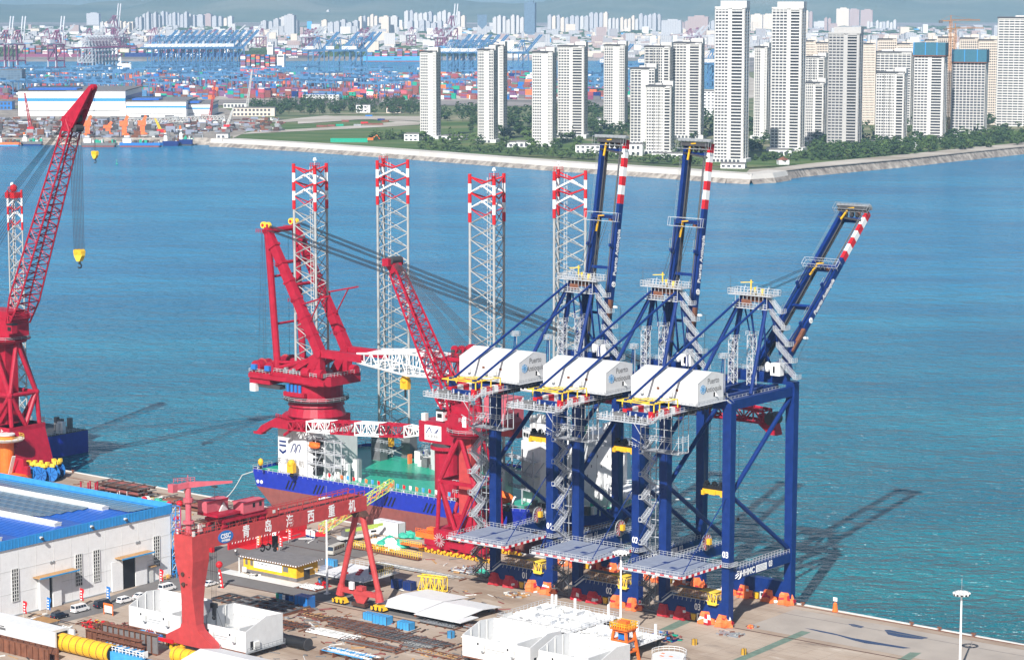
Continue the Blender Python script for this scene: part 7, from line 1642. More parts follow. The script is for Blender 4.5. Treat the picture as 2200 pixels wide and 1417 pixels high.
T = thing('round_cover','round white cover with a railing and red marks at the bottom edge','tank',W(*G(1437,1425),0)); MB().mat('module_white').tube((0,0,0),(0,0,2.2),4.6,24,r2=4.2).mat('tarp_orange').box(-1.5,-.4,-2,-1.4,2.2,2.26).box(.6,1.6,-1,-.4,2.2,2.26).box(-2.6,-1.8,.2,.9,2.2,2.26).done('shell', T); q = MB().mat('white_paint')
for k in range(5,16): a, b = 2*pi*k/20, 2*pi*(k+1)/20; q.rail([(4.4*cos(a-1.6),4.4*sin(a-1.6),2.2),(4.4*cos(b-1.6),4.4*sin(b-1.6),2.2)],1.2,3,.06)
stuff(q.done('hand_rail', T))
# spoked cable reel of the gantry crane
mb = MB(); rc = Vector((-12.2,-3.0,2.7))
for k in range(18): a = 2*pi*k/18; mb.mat('stripe_red'); mb.beam(rc+Vector((.5*cos(a),0,.5*sin(a))),rc+Vector((2.2*cos(a),0,2.2*sin(a))),.1); mb.mat('offwhite' if k < 9 else 'stripe_red'); mb.beam(rc+Vector((2.2*cos(a),0,2.2*sin(a))),rc+Vector((2.2*cos(a+.35),0,2.2*sin(a+.35))),.2)
mb.mat('stripe_red').wheel(rc,.6,.8,(0,1,0),12).box(rc.x,-4,-3.2,-2.8,2.2,3.1); mb.done('cable_reel', GC)
T = thing('notice_board','pair of white and blue notice boards on the square','sign',W(*G(667,1156),0)); MB().mat('white_paint').box(-1.8,-.2,-.1,.1,.2,2.6).box(.3,1.8,-.1,.1,.2,2.5).mat('navy').box(-1.8,-.2,-.12,-.1,.3,1).box(.3,1.8,-.12,-.1,.3,.8).done('panel', T)
T = thing('sign_post','white sign beside the yellow office','sign',W(*G(525,1233),0)); MB().mat('white_paint').box(-.8,.8,-.05,.05,.8,2.2).done('panel', T); MB().mat('offwhite').tube((-2,0,0),(-2,0,4.6),.2,8).done('post', T)

# litter of small bits over the working area
q = MB(); rnd = random.Random(77)
for cx_, cy_, rx, ry, n_ in ((-75,-66,40,16,240),(-130,-122,30,20,110),(-70,-22,34,10,70),(-130,14,40,8,70),(-100,-64,16,8,90),(-60,-100,30,14,90),(-220,20,60,12,120)):
    for k in range(n_):
        s, t = cx_+rnd.uniform(-1,1)*rx, cy_+rnd.uniform(-1,1)*ry
        if t > EDGE(s)-2: continue
        a = rnd.uniform(0,pi); l_ = rnd.uniform(.3,2.4); q.mat(rnd.choice(('rust','rust_dark','wood','offwhite','steel_grey','galv','steel_dark','hull_red','steel_grey'))); q.beam((s-l_*cos(a),t-l_*sin(a),.1),(s+l_*cos(a),t+l_*sin(a),.12),rnd.uniform(.1,.5),rnd.uniform(.08,.4))
o = q.done('yard_litter', None, loc=W(0,0,0), rot=PHI); tag(o, 'small offcuts, timbers and bars strewn over the yard', 'litter', kind='stuff')
# ---------------- far shore: residential towers ----------------
ORD = ['leftmost']+[w+' from the left' for w in 'second third fourth fifth sixth seventh eighth ninth tenth eleventh twelfth thirteenth fourteenth fifteenth sixteenth seventeenth eighteenth nineteenth twentieth twenty-first twenty-second twenty-third twenty-fourth twenty-fifth twenty-sixth twenty-seventh twenty-eighth twenty-ninth thirtieth'.split()]
def relabel(objs, fmt):
    for i, o in enumerate(sorted(objs, key=lambda o: o.location.x/o.location.y)): o['label'] = fmt % ORD[min(i, 29)]
def grp(g): return [o for o in SC.objects if o.get('group') == g]
def gz(px, py, X, Y):
    """height seen at photo row py above the ground point X, Y"""
    y = -(py-708.5)/FPX; a = (-_st+y*_ct)/(_ct+y*_st); return CAM_H+a*Y
def zpt(px, py, z=LZ): x, y = un(px, py, z); return Vector((x, y, z))
def residential(px0, px1, ytop, ybase, label, style=0, wall='res_wall', storeys=None, rot=17, dep=17, net=0, crown=1):
    p = zpt((px0+px1)/2, ybase); d = p.y; r = rad(rot); mpp = d/FPX
    tot = (px1-px0)*mpp; az = math.atan2(p.x, p.y); D = dep; Wd = max(10, (tot-D*sin(max(0, r-az)))/cos(r-az))
    Hh = gz(0, ytop, p.x, p.y)-LZ; n = storeys or max(8, round(Hh/3.05)); fh = Hh/n
    T = thing('apartment_tower', label, 'tower block', (p.x, p.y+D/2, LZ), -r*1.0, None)
    w2, d2 = Wd/2, D/2
    MB().mat('res_glass').box(-w2+.9,w2-.9,-d2+.9,d2-.9,0,Hh-1).done('glazing', T)
    # facade plan: fractions of the front: blank piers, window bays and a balcony bay
    plan = [[(0,.02,'p'),(.02,.44,'w3'),(.44,.74,'p'),(.74,.97,'w2'),(.97,1,'p')],
            [(0,.02,'p'),(.02,.46,'w4'),(.46,.58,'p'),(.58,.90,'b'),(.90,1,'p')],
            [(0,.02,'p'),(.02,.30,'w2'),(.30,.50,'w2'),(.50,.66,'w2'),(.66,.72,'p'),(.72,.93,'b'),(.93,1,'p')],
            [(0,.02,'p'),(.02,.98,'w9'),(.98,1,'p')]][style]
    jr = random.Random(int(px0)); js = jr.uniform(-.05,.05); jn = jr.choice((0,0,1)); bh = jr.uniform(.85,1.5)
    q = MB().mat(wall); fb = MB().mat(wall)
    for f0, f1, k in plan:
        f0 += js*(0.1 < f0 < .9); f1 += js*(.1 < f1 < .9)
        x0, x1 = -w2+Wd*f0, -w2+Wd*f1
        if k == 'p': q.box(x0,x1,-d2,-d2+1.2,0,Hh)
        elif k[0] == 'w':
            m_ = int(k[1])+jn
            for i in range(m_+1): xx = x0+(x1-x0)*i/m_; q.box(xx-.35,xx+.35,-d2+.1,-d2+1.2,0,Hh)
            for j in range(n+1): z = min(j*fh, Hh-1.2); fb.box(x0,x1,-d2+.25,-d2+1.2,z,z+bh)
        else:
            for j in range(n+1): z = min(j*fh, Hh-1.2); fb.box(x0,x1,-d2-.9,-d2+1.2,z,z+1.05)
    for x, e in ((-w2,1),(w2,-1)):
        for yy in (-d2, d2-1.0, -1.2): q.box(min(x,x+e*1.1),max(x,x+e*1.1),yy,yy+(2.4 if yy == -1.2 else 1),0,Hh)
        for j in range(n+1): z = min(j*fh, Hh-1.2); fb.box(min(x+e*.2,x+e*1.1),max(x+e*.2,x+e*1.1),-d2+1,d2-1,z,z+1.6)
    q.box(-w2,w2,d2-.6,d2,0,Hh); stuff(q.done('pier', T)); stuff(fb.done('floor_band', T))
    if net:
        g = MB().mat('net_blue').box(-w2-.8,w2+.8,-d2-1.4,d2+.8,Hh-net,Hh+2.5)
        for k in range(9): x = -w2+Wd*k/8; g.mat('trim_blue' if k%3 == 0 else 'net_blue').box(x-.4,x+.4,-d2-1.6,-d2-1.3,Hh-net,Hh+3)
        g.mat('rust').box(-w2-1,w2+1,-d2-1.8,d2+.8,Hh-net-1.2,Hh-net); g.done('safety_net', T)
    else:
        g = MB().mat(wall).box(-w2,w2,-d2,d2,Hh-1,Hh+.4)
        if crown: g.mat('steel_dark').box(-w2-.4,w2*.55,-d2-.5,-d2+.6,Hh+.2,Hh+1.8); g.mat('steel_grey').box(-w2+1,w2-1,-d2+2,d2-1,Hh+.4,Hh+2); g.mat(wall).box(w2*.2,w2,-d2*.2,d2,Hh+.4,Hh+5.5).box(-w2*.4,w2*.1,0,d2,Hh+.4,Hh+3.4)
        else: g.box(-w2*.7,w2,-d2*.5,d2,Hh,Hh+7); g.box(-w2,w2,-d2,-d2+.5,Hh,Hh+1.6)
        g.done('roof', T)
    if d < 2900:
        g = MB().mat('offwhite').box(-w2-3,w2+3,-d2-3,d2,0,4.2).mat('res_glass'); 
        for k in range(int(Wd/4)): g.box(-w2+k*4,-w2+k*4+2.6,-d2-3.06,-d2-3,1,3.4)
        g.done('podium', T)
    return T
RT_ = [(902,947,113,300,'leftmost white tower block on the far shore, standing alone by the grass',0),
(1026,1070,109,308,'second white tower block from the left, in front of its taller twin',0),
(1050,1090,100,285,'white tower block hidden behind the second one, dark side wall showing',0),
(1143,1196,114,316,'white tower block with a broad blank pier, left of the tree-shaped shadow',0),
(1198,1263,101,297,'white tower block with balconies, right behind the third from left',1),
(1297,1349,99,276,'white tower block above the tip of crane 01',0),
(1384,1446,102,300,'wide white tower block standing behind two lower ones right of crane 01',2),
(1444,1513,94,298,'white tower block with balconies left of crane 02 boom tip',1),
(1354,1414,149,312,'mid-height white tower block just right of the crane 01 boom tip',0),
(1388,1450,187,332,'lowest white tower block, in front of the group between the upright booms',2),
(1620,1656,103,300,'grey-white tower block seen between the two tallest towers',0),
(1534,1609,18,350,'tallest tower block, at the bend of the sea wall',1),
(1656,1730,19,326,'second of the two tallest towers, set back to the right',1),
(1730,1778,124,270,'blue-windowed tower block between the tallest pair and the grey tower',2),
(1730,1778,180,302,'low white tower block in front of the blue-windowed one',1),
(1778,1853,73,320,'grey unfinished tower block in the middle of the right-hand group',1),
(1862,1963,114,268,'wide white slab block behind the green belt, blue glass top floors',3),
(1882,1950,158,308,'lower white tower block with bright balconies in front of the wide slab',2),
(1963,2034,97,302,'tower block under construction with a blue net crown, left one',1),
(2045,2122,112,294,'tower block under construction with a blue net crown beside the tower crane',3),
(2142,2262,40,272,'tall white grid-fronted tower block cut by the right edge',3)]
for a in RT_:
    residential(*a[:5], a[5], 'res_wall_grey' if 'grey unfinished' in a[4] else 'res_wall', crown=0 if a[3]-a[2] > 300 or 'unfinished' in a[4] else 1, net=11 if 'net crown' in a[4] else 0, rot=20 if a[0] > 1500 else 15)
for i, (a, b, t_) in enumerate([(1726,1752,90),(1752,1784,94),(1852,1880,96),(1884,1925,86),(1926,1960,96),(1985,2012,88),(2012,2050,82),(2060,2100,84),(2100,2142,88),(1536,1560,120),(2112,2146,106)]):
    T = residential(a, b, t_, 262+ (i%3)*3, 'cream high-rise with an arched top in the row behind the white towers', 3, 'res_wall_cream', rot=6, dep=14); T['group'] = 'cream high-rises behind the shore towers'
# tower cranes
def tower_crane(px, ytop, ybase, label):
    p = zpt(px, ybase); h_ = gz(0, ytop, p.x, p.y)-LZ; T = thing('tower_crane', label, 'crane', p, .4); q = MB().mat('crane_tan')
    q.lattice([(-1.2,-1.2,0),(1.2,-1.2,0),(1.2,1.2,0),(-1.2,1.2,0)],[(-1.2,-1.2,h_),(1.2,-1.2,h_),(1.2,1.2,h_),(-1.2,1.2,h_)],26,.3,.18,n=4); q.done('mast', T); q = MB().mat('crane_tan'); q.lattice([(0,-.8,h_),(0,.8,h_),(0,0,h_+1.6),(0,0,h_+1.5)],[(38,-.5,h_),(38,.5,h_),(38,0,h_+1.2),(38,0,h_+1.1)],12,.2,.1,n=4); q.beam((0,0,h_),(-14,0,h_),1.2); q.mat('steel_grey').box(-15,-11,-1,1,h_-2.4,h_+.5); q.mat('crane_tan').beam((0,0,h_),(0,0,h_+6),.8); q.tube((0,0,h_+6),(28,0,h_+1.4),.12,4); q.tube((0,0,h_+6),(-13,0,h_+.6),.12,4); q.done('jib', T)
tower_crane(2037, 45, 296, 'orange tower crane rising between the two net-crowned towers'); tower_crane(2047, 62, 290, 'second orange tower crane just right of the taller one')
# low buildings near the shore
def block(px0, px1, ytop, ybase, label, mat='white_paint', dep=18, nm='low_building', cat='building', rot=10, roof='grey_roof', wins=1, group=None):
    p = zpt((px0+px1)/2, ybase); w_ = (px1-px0)*p.y/FPX; h_ = gz(0, ytop, p.x, p.y)-LZ; T = thing(nm, label, cat, p, -rad(rot), group)
    MB().mat(mat).box(-w_/2,w_/2,0,dep,0,h_).done('wall', T); MB().mat(roof).box(-w_/2-.4,w_/2+.4,-.4,dep+.4,h_,h_+.5).done('roof', T)
    if wins:
        q = MB().mat('res_glass'); fl = max(1, int(h_/4))
        for j in range(fl):
            for k in range(max(2,int(w_/5))): x = -w_/2+1+k*5; q.box(x,min(x+3,w_/2-.3),-.08,.05,j*h_/fl+1.2,j*h_/fl+h_/fl*.75)
        stuff(q.done('window', T))
    return T
for a in [(1290,1340,308,328,'white stepped low building under the crane 01 boom tip'),(1322,1380,310,336,'white low building with rows of windows right of the crane 01 boom'),(1236,1300,312,330,'long white low building left of the crane 01 boom'),(1105,1140,305,318,'dark flat-roofed pavilion at the foot of the third tower'),(1082,1108,306,318,'white gatehouse left of the dark pavilion'),(948,1000,292,302,'flat dark-roofed hall between the two leftmost towers'),(868,900,288,304,'white villa left of the leftmost tower'),(1400,1470,330,340,'low white terrace between the upright booms'),(1548,1600,352,362,'low pavilion at the foot of the tallest tower'),(1652,1700,322,336,'white pavilion left of the green belt'),(1860,1910,305,316,'white low building in front of the wide slab'),(1970,2024,296,306,'grey flat-roofed site office below the net-crowned tower'),(2105,2145,287,300,'white colonnaded pavilion at the right of the green belt'),(1280,1300,255,270,'small white villa behind the crane 01 boom tip'),(1690,1735,300,312,'site hut in the dark gap between the tallest towers'),(1510,1535,196,250,'white block seen between crane 02 and the tallest tower')]: block(*a)
# ---------------- trees ----------------
def tree_mesh(seed, h, r, conif=0):
    rnd = random.Random(seed); mb = MB().mat('trunk'); mb.tube((0,0,0),(0,0,h*.5),.22,5,r2=.12)
    for k in range(3): a = rnd.uniform(0,6.28); mb.tube((0,0,h*.35),(r*.5*cos(a),r*.5*sin(a),h*.6),.1,4,r2=.05)
    mb.mat('leaf')
    for k in range(34):
        if conif: z = rnd.uniform(.15,1); rr = r*(1.05-z)*rnd.uniform(.4,1); zz = h*z
        else:
            a_ = rnd.uniform(-1,1); rr = r*math.sqrt(1-a_*a_)*rnd.uniform(.35,1.05); zz = h*.62+a_*h*.36
        a = rnd.uniform(0,6.28); s = r*rnd.uniform(.22,.42)*(.75 if conif else 1); c = Vector((rr*cos(a), rr*sin(a), zz))
        ax = [Vector((rnd.uniform(-1,1),rnd.uniform(-1,1),rnd.uniform(-.6,.6))).normalized()*s*rnd.uniform(.7,1.2) for _ in range(3)]
        mb._add([c+ax[0],c-ax[0],c+ax[1],c-ax[1],c+ax[2]*.8,c-ax[2]*.8],[(0,2,4),(2,1,4),(1,3,4),(3,0,4),(2,0,5),(1,2,5),(3,1,5),(0,3,5)])
    return mb
TM = [tree_mesh(k, 8.5+k%3*1.5, 4.2+.4*k) for k in range(4)]; TC = [tree_mesh(20+k, 13, 2.6, 1) for k in range(2)]
TMm = [t.mesh('broadleaf_tree') for t in TM]; TCm = [t.mesh('conifer_tree') for t in TC]
rnd = random.Random(5); n_t = 0
wood = MB()
def plant(px, py, con=0, sc=1.0):
    global n_t
    p = zpt(px, py); k = rnd.randrange(2 if con else 4); s = sc*rnd.uniform(.6,1.1)
    if n_t < 298:
        o = link('conifer_tree' if con else 'broadleaf_tree', (TCm if con else TMm)[k], None, p, rnd.uniform(0,6)); o.scale = (s,s,s*rnd.uniform(.85,1.15)); n_t += 1
        tag(o, 'slim dark conifer in the tree belt of the far shore' if con else 'round green tree in the planted belt of the far shore', 'tree', 'conifers on the far shore' if con else 'trees along the far promenade')
    else:
        t_ = (TC if con else TM)[k]; a = rnd.uniform(0,6); ca, sa = cos(a)*s, sin(a)*s; off = len(wood.v)
        wood.v += [(p.x+x*ca-y*sa, p.y+x*sa+y*ca, p.z+z*s) for x, y, z in t_.v]; wood.f += [tuple(i+off for i in f) for f in t_.f]
        for m_ in t_.m: wood.mat(t_.mats[m_]); wood.m.append(wood.cur)
for k in range(62): x = 902+k*9.8+rnd.uniform(-3,3); plant(x, 326+(x-900)*.057-rnd.uniform(2,7), 0, .9)
for k in range(96): x = rnd.uniform(1745,2215); plant(x, 352-(x-1740)*.085-rnd.uniform(0,20), 0, 1.15)
for k in range(26): x = rnd.uniform(1560,1760); plant(x, 352-abs(x-1620)*.04-rnd.uniform(0,10), 0, .95)
for k in range(60): x = rnd.uniform(905,1540); plant(x, rnd.uniform(300,322)+(x-900)*.02, 0, 1.1)
for x in (965,968,974,981,1222,1226,1230,1236,1204,1210): plant(x, 303, 1, 1.2)
for k in range(30): x = 792+rnd.uniform(0,75); plant(x, 302-(x-792)*.04+rnd.uniform(-2,2), rnd.random() < .4, .9)
for k in range(170): x = rnd.uniform(1010,1540); plant(x, rnd.uniform(262,300), 0, 1.2)
for k in range(190): x = rnd.uniform(1600,2200); plant(x, rnd.uniform(268,330)-(x-1600)*.03, 0, 1.2)
for k in range(210): x = rnd.uniform(1745,2230); plant(x, 350-(x-1740)*.085-rnd.uniform(0,22), 0, 1.1)
for k in range(300): x = rnd.uniform(540,910); plant(x, rnd.uniform(224,248)-(x-540)*.004, rnd.random() < .5, 1.1)
for k in range(150): x = rnd.uniform(595,900); plant(x, 224+rnd.uniform(-2,2), 1, 1.2)
for k in range(160): x = rnd.uniform(900,1560); plant(x, rnd.uniform(236,262), 0, 1.3)
o = wood.done('far_wood'); tag(o, 'dark green wood and tree rows between the port and the shore towers', 'wood', kind='stuff')
# small things on the far shore
T = thing('excavator','small orange excavator on the far shore beside the green fence','excavator',zpt(796,303),0); MB().mat('orange').box(-3,3,-1.5,1.5,1,3.4).beam((2,0,3),(7,0,6.5),.8).beam((7,0,6.5),(10,0,2),.6).mat('steel_dark').box(-3,3,-2,2,0,1).done('body', T)
T = thing('hoarding','long green site fence on the grass of the far shore','fence',zpt(710,307),-.0); MB().mat('deck_green').box(0,40,-.3,0,0,5).done('panel', T)
for x, y, l in ((1932,326,'white pyramid tent on the far beach promenade, left one'),(1964,323,'white pyramid tent on the far beach promenade, right one')):
    T = thing('pavilion_tent', l, 'tent', zpt(x,y), 0); MB().mat('module_white').tube((0,0,3.4),(0,0,8.5),6.5,4,r2=.3).mat('offwhite').box(-4,4,-4,4,0,3.4).done('canopy', T)
T = thing('white_villa','small white house with a red roof on the far sea wall','house',zpt(1682,355),.2); MB().mat('module_white').box(-5,5,-4,4,0,5).done('wall', T); MB().mat('rust').tube((0,0,5),(0,0,8),6.6,4,r2=.4).done('roof', T)
T = thing('buoy','tiny dark navigation buoy on the water at left','buoy',Vector((*un(251,353,SEA),SEA)),0); MB().mat('deck_green').tube((0,0,-.5),(0,0,1),1.2,10,r2=.9).tube((0,0,1),(0,0,4),.25,6).sphere((0,0,4.2),.5,6,4).done('body', T)
# ---------------- dockyard on the left ----------------
def hall(px0, px1, ytop, ybase, pxs, label, dep, stripe=1):
    p = zpt(px0, ybase); q_ = zpt(px1, ybase); L_ = q_.x-p.x; h_ = gz(0,ytop,p.x,p.y)-LZ; T = thing('assembly_hall', label, 'hall', p, 0)
    MB().mat('white_paint').box(0,L_,0,dep,0,h_).done('wall', T)
    q = MB()
    if stripe: q.mat('light_blue' if 0 else 'trim_blue').box(0,L_,-.3,0,h_*.60,h_*.72)
    q.mat('steel_grey').box(L_*.05,L_*.95,-.3,0,h_*.22,h_*.25); q.mat('blue_panel').box(L_,L_+.3,2,dep-2,h_*.5,h_*.8); q.done('stripe', T)
    MB().mat('steel_dark').box(-1,L_*.45,-1,dep,h_,h_+1.5).mat('roof_blue').box(L_*.1,L_*.55,-1.2,dep*.3,h_+1.5,h_+3.5).mat('grey_roof').box(L_*.45,L_+1,-1,dep,h_,h_+1.2).done('roof', T); return T
hall(40,270,196,250,0,'tallest white dockyard hall with a pale blue stripe, behind the left red crane',150)
hall(272,400,218,252,0,'lower white dockyard hall just right of the tallest hall',120)
hall(400,452,224,250,0,'small white dockyard hall at the right end of the row',90)
block(0,48,150,204,'dark blue-grey office slab at the far left edge','facade_blue',30,wins=0,rot=0); block(20,90,186,196,'white plant building with a row of dark openings above the hall','white_paint',40,rot=0)
for x0, x1, y0, y1, l, m_ in ((500,590,232,250,'yellow-trimmed low workshop right of the halls','res_wall_cream'),(765,795,226,242,'white square warehouse on the far grassland','white_paint'),(830,862,232,243,'red-roofed low house on the far grassland','res_wall_cream'),(650,728,203,216,'long blue-roofed canopy shed in front of the containers','offwhite'),(0,26,218,236,'blue-fronted shed at the left frame edge','blue_panel'),(480,530,222,232,'small sheds right of the dock halls','offwhite'),(210,230,255,268,'pale site cabin behind the orange cranes','deck_grey'),(465,490,288,300,'white dockside hut at the start of the sea wall','white_paint')): block(x0,x1,y0,y1,l,m_,20,rot=0,roof={'long blue-roofed canopy shed in front of the containers':'blue_panel','red-roofed low house on the far grassland':'rust'}.get(l,'grey_roof'))
def dock_crane(px, ybase, hpx, label):
    p = zpt(px, ybase); h_ = hpx*p.y/FPX; T = thing('dock_crane', label, 'crane', p, .2, 'small orange dockside cranes'); P_ = 'tarp_orange'
    MB().mat(P_).tube((0,0,0),(0,0,h_*.12),7,8,r2=4).box(-2.6,2.6,-2.6,2.6,h_*.1,h_*.5).done('pedestal', T); MB().mat(P_).box(-5,4,-3,3,h_*.48,h_*.74).mat('white_paint').box(3,5,-2,2,h_*.55,h_*.68).done('house', T); MB().mat(P_).beam((1,0,h_*.7),(4.5,0,h_),3,3).done('jib', T)
dock_crane(188,292,44,'orange dock crane leftmost, beside the red boom tip'); dock_crane(232,288,26,'small orange and white dock crane, second from left'); dock_crane(267,291,42,'tall orange dock crane, third from left'); dock_crane(306,289,40,'orange dock crane rightmost, with a raised jib')
def small_ship(px0, px1, y, label, hull1, hull2, sup=1, tall=1.0):
    a, b = Vector((*un(px0,y,SEA),SEA)), Vector((*un(px1,y,SEA),SEA)); L_ = b.x-a.x; T = thing('moored_ship', label, 'ship', a, 0)
    q = MB(); B_ = L_*.16
    q.mat(hull2).prism([(0,0),(L_*.9,0),(L_*.96,B_*.5),(L_*.9,B_),(0,B_)],-.5,1.6); q.mat(hull1).prism([(-.6,-.2),(L_*.93,-.2),(L_,B_*.5),(L_*.93,B_+.2),(-.6,B_+.2)],1.6,4.6*tall); q.done('hull', T)
    q = MB().mat('white_paint').box(L_*.06,L_*.26,B_*.15,B_*.85,4.6*tall,9*tall).box(L_*.09,L_*.22,B_*.2,B_*.8,9*tall,12*tall).mat('black').box(L_*.09,L_*.22,B_*.19,B_*.2,10*tall,11*tall).mat('orange').tube((L_*.12,B_*.5,12*tall),(L_*.12,B_*.5,14.5*tall),1.2,8); q.done('superstructure', T)
    q = MB()
    for k in range(26): x = rnd.uniform(.3,.9)*L_; q.mat(rnd.choice(('steel_grey','offwhite','rust','steel_dark','deck_green'))); q.box(x,x+rnd.uniform(1,4),rnd.uniform(0,B_*.5),B_*.8,4.6*tall,4.6*tall+rnd.uniform(.5,4))
    stuff(q.done('deck_gear', T))
small_ship(175,252,316,'dark-hulled workboat with white deckhouse below the small orange cranes','steel_grey','hull_red'); small_ship(258,350,316,'long blue and red hulled ship moored next to the workboat','blue_panel','hull_red'); small_ship(350,385,314,'dark tug moored left of the last one by the sea wall','navy','navy',tall=1.2); small_ship(384,414,313,'dark tug with a tall wheelhouse nearest the sea wall','navy','steel_dark',tall=1.5); small_ship(-10,44,314,'orange-sided barge at the left edge of the far quay','tarp_orange','light_blue',tall=.9); small_ship(46,92,313,'grey-blue ship moored right of the orange barge','steel_grey','navy')
T = thing('truss_boom','long white lattice boom lying across the dockyard','boom',zpt(272,272),0); e = zpt(482,262)-zpt(272,272); q = MB().mat('offwhite'); q.lattice([(0,0,2),(0,6,2),(0,6,9),(0,0,9)],[(e.x,e.y,3),(e.x,e.y+5,3),(e.x,e.y+5,8),(e.x,e.y,8)],26,.5,.3,n=4); q.done('truss', T)
for i, (x, yt, yb, m_, l) in enumerate([(530,152,240,'offwhite','white lattice crawler crane standing right of the dock halls'),(66,200,280,'faded_red','thin red lattice crane at the left of the dockyard'),(192,215,290,'offwhite','grey lattice crane behind the leftmost orange crane'),(450,176,262,'faded_red','thin red lattice crane leaning beside the small hall'),(488,232,275,'offwhite','short white lattice crane beside the dock sheds'),(345,255,285,'safety_yellow','yellow tower derrick in the middle of the dockyard')]):
    p = zpt(x,yb); h_ = gz(0,yt,p.x,p.y)-LZ; T = thing('lattice_crane', l, 'crane', p, 0); q = MB().mat(m_); k = 8 if i in (0,3,4) else -6
    q.lattice([(-1.5,-1.5,3),(1.5,-1.5,3),(1.5,1.5,3),(-1.5,1.5,3)],[(k-.6,-.6,h_),(k+.6,-.6,h_),(k+.6,.6,h_),(k-.6,.6,h_)],16,.35,.2,n=4); q.done('boom', T); MB().mat('stripe_red').box(-4,4,-3,3,0,4).done('base', T)
q = MB(); rnd = random.Random(11)
for k in range(1300):
    x, y = rnd.uniform(-60,600), rnd.uniform(256,298)
    if x > 420 and y > 285: continue
    p = zpt(x,y); q.mat(rnd.choice(('steel_grey','rust','offwhite','steel_dark','galv','deck_grey','rust_dark','steel_dark','steel_grey','deck_grey','grey_roof','rust_dark','hull_red')))
    q.box(p.x,p.x+rnd.uniform(1,11),p.y,p.y+rnd.uniform(1,8),LZ,LZ+rnd.uniform(.6,3.6)*(1 if rnd.random() < .9 else 2.2))
o = q.done('dockyard_stock'); tag(o, 'countless blocks, plates and scrap lying about the far dockyard', 'stock', kind='stuff')
T = None
# containers and vehicles on the dirt ground
for i, (x, y, m_) in enumerate([(734,263,'hull_red'),(785,252,'blue_panel'),(680,274,'hull_red'),(688,274,'rust'),(704,273,'hull_red'),(775,267,'stripe_red'),(783,270,'rust'),(791,270,'hull_red'),(799,270,'rust'),(807,270,'hull_red'),(820,263,'rust'),(811,260,'navy'),(722,272,'deck_green'),(760,272,'galv')]):
    p = zpt(x,y); T = thing('shipping_container', {'hull_red':'reddish container standing on the dirt ground of the far shore','rust':'brown container standing on the dirt ground of the far shore','blue_panel':'blue container alone on the far dirt road','stripe_red':'bright red container by the far grassland','navy':'navy container on the far dirt road','deck_green':'green container on the far dirt road','galv':'pale grey container on the far dirt road'}[m_], 'container', p, rnd.uniform(-.2,.2), 'containers on the far dirt ground'); MB().mat(m_).box(0,9,0,2.5,0,2.9).done('body', T); MB().mat('steel_dark').box(8.95,9.03,.2,2.3,.2,2.7).done('door', T)
# ---------------- container port ----------------
def port_crane_mesh(col, col2, up):
    q = MB().mat(col); th = rad(up)
    for x in (0, 26):
        for y in (-9, 9): q.mat(col2 if x == 0 else col); q.beam((x,y,0),(x,y,14),1.8); q.mat(col); q.beam((x,y,14),(x,y,44),1.8)
        q.box(x-.9,x+.9,-9,9,12,14.5); q.box(x-.9,x+.9,-9,9,42,44.5)
    for y in (-9, 9): q.box(0,26,y-.8,y+.8,12,14); q.beam((0,y,14),(26,y,42),1.3); q.box(0,26,y-.8,y+.8,42,44)
    for y in (-3.4,3.4):
        q.mat(col2); q.box(-20,28,y-.8,y+.8,44,46.6); q.beam((28,y,45.5),(28+52*cos(th),y,45.5+52*sin(th)),1.6,2.4); q.mat(col); q.beam((24,y,46),(18,y,70),1.5); q.beam((2,y,46),(18,y,70),1.3); q.tube((18,y,70),(-18,y,46.5),.5,4)
        q.mat(col2); q.tube((18,y,70),(28+26*cos(th),y,46+26*sin(th)),.5,4)
    q.mat(col); q.box(17,19,-5,5,69,71); q.mat('white_paint').box(-10,4,-4.5,4.5,46.6,53).mat(col).box(27,29,-4,4,44,47); q.box(-3,29,-11,-7,0,1.8); q.box(-3,29,7,11,0,1.8)
    return q.mesh('quay_crane')
PCb = port_crane_mesh('port_blue','port_blue',42); PCp = port_crane_mesh('port_maroon','rail_white',80); PCq = port_crane_mesh('port_maroon','rail_white',40); PCl = port_crane_mesh('rail_white','port_maroon',0)
def put(me, px, ybase, label, group, rz, s=1.0):
    o = link('quay_crane', me, None, zpt(px,ybase), rz); o.scale = (s,s,s); tag(o, label, 'crane', group)
for k in range(13): put(PCb, 322+k*14.6, 150-k*.1, 'blue quay crane in the dense row behind the dock halls', 'blue quay cranes of the far container port', rad(38))
for x in (668,712,746,760): put(PCb, x, 157, 'blue quay crane in the loose middle row', 'blue quay cranes, middle row', rad(38))
for x in (955,968,982,1000,1018,1036,1108): put(PCb, x, 160, 'blue quay crane near the leftmost white towers', 'blue quay cranes near the leftmost towers', rad(38), .95)
for x in (1382,1516,1528,1300): put(PCb, x, 188, 'blue quay crane glimpsed between the shore towers', 'blue quay cranes between the shore towers', rad(38), .9)
for i, x in enumerate((2,28,112)): put(PCp, x, 146, ['maroon and white quay crane with upright boom at the left frame edge','maroon and white quay crane with upright boom, second from left','maroon and white quay crane with upright boom standing alone by the ship'][i], None, rad(62), 1.12)
for k in range(9): put(PCl, 172+k*7, 147-k*.4, 'maroon and white quay crane in the tight group behind the halls', 'maroon quay cranes in the tight group', rad(40), .95)
rnd = random.Random(4)
for k in range(26): x = rnd.choice((rnd.uniform(60,330),rnd.uniform(380,560),rnd.uniform(650,960),rnd.uniform(1400,1540))); put(PCq, x, rnd.uniform(104,112), 'distant maroon quay crane on the farther quay', 'distant maroon quay cranes', rad(rnd.uniform(20,60)), .85)
for x, y in ((236,104),(962,106)): put(PCp, x, y, ['distant maroon crane with raised boom above the halls','distant maroon crane with raised boom left of the second tower'][x > 500], None, rad(60), 1.3)
q = MB().mat('port_blue')
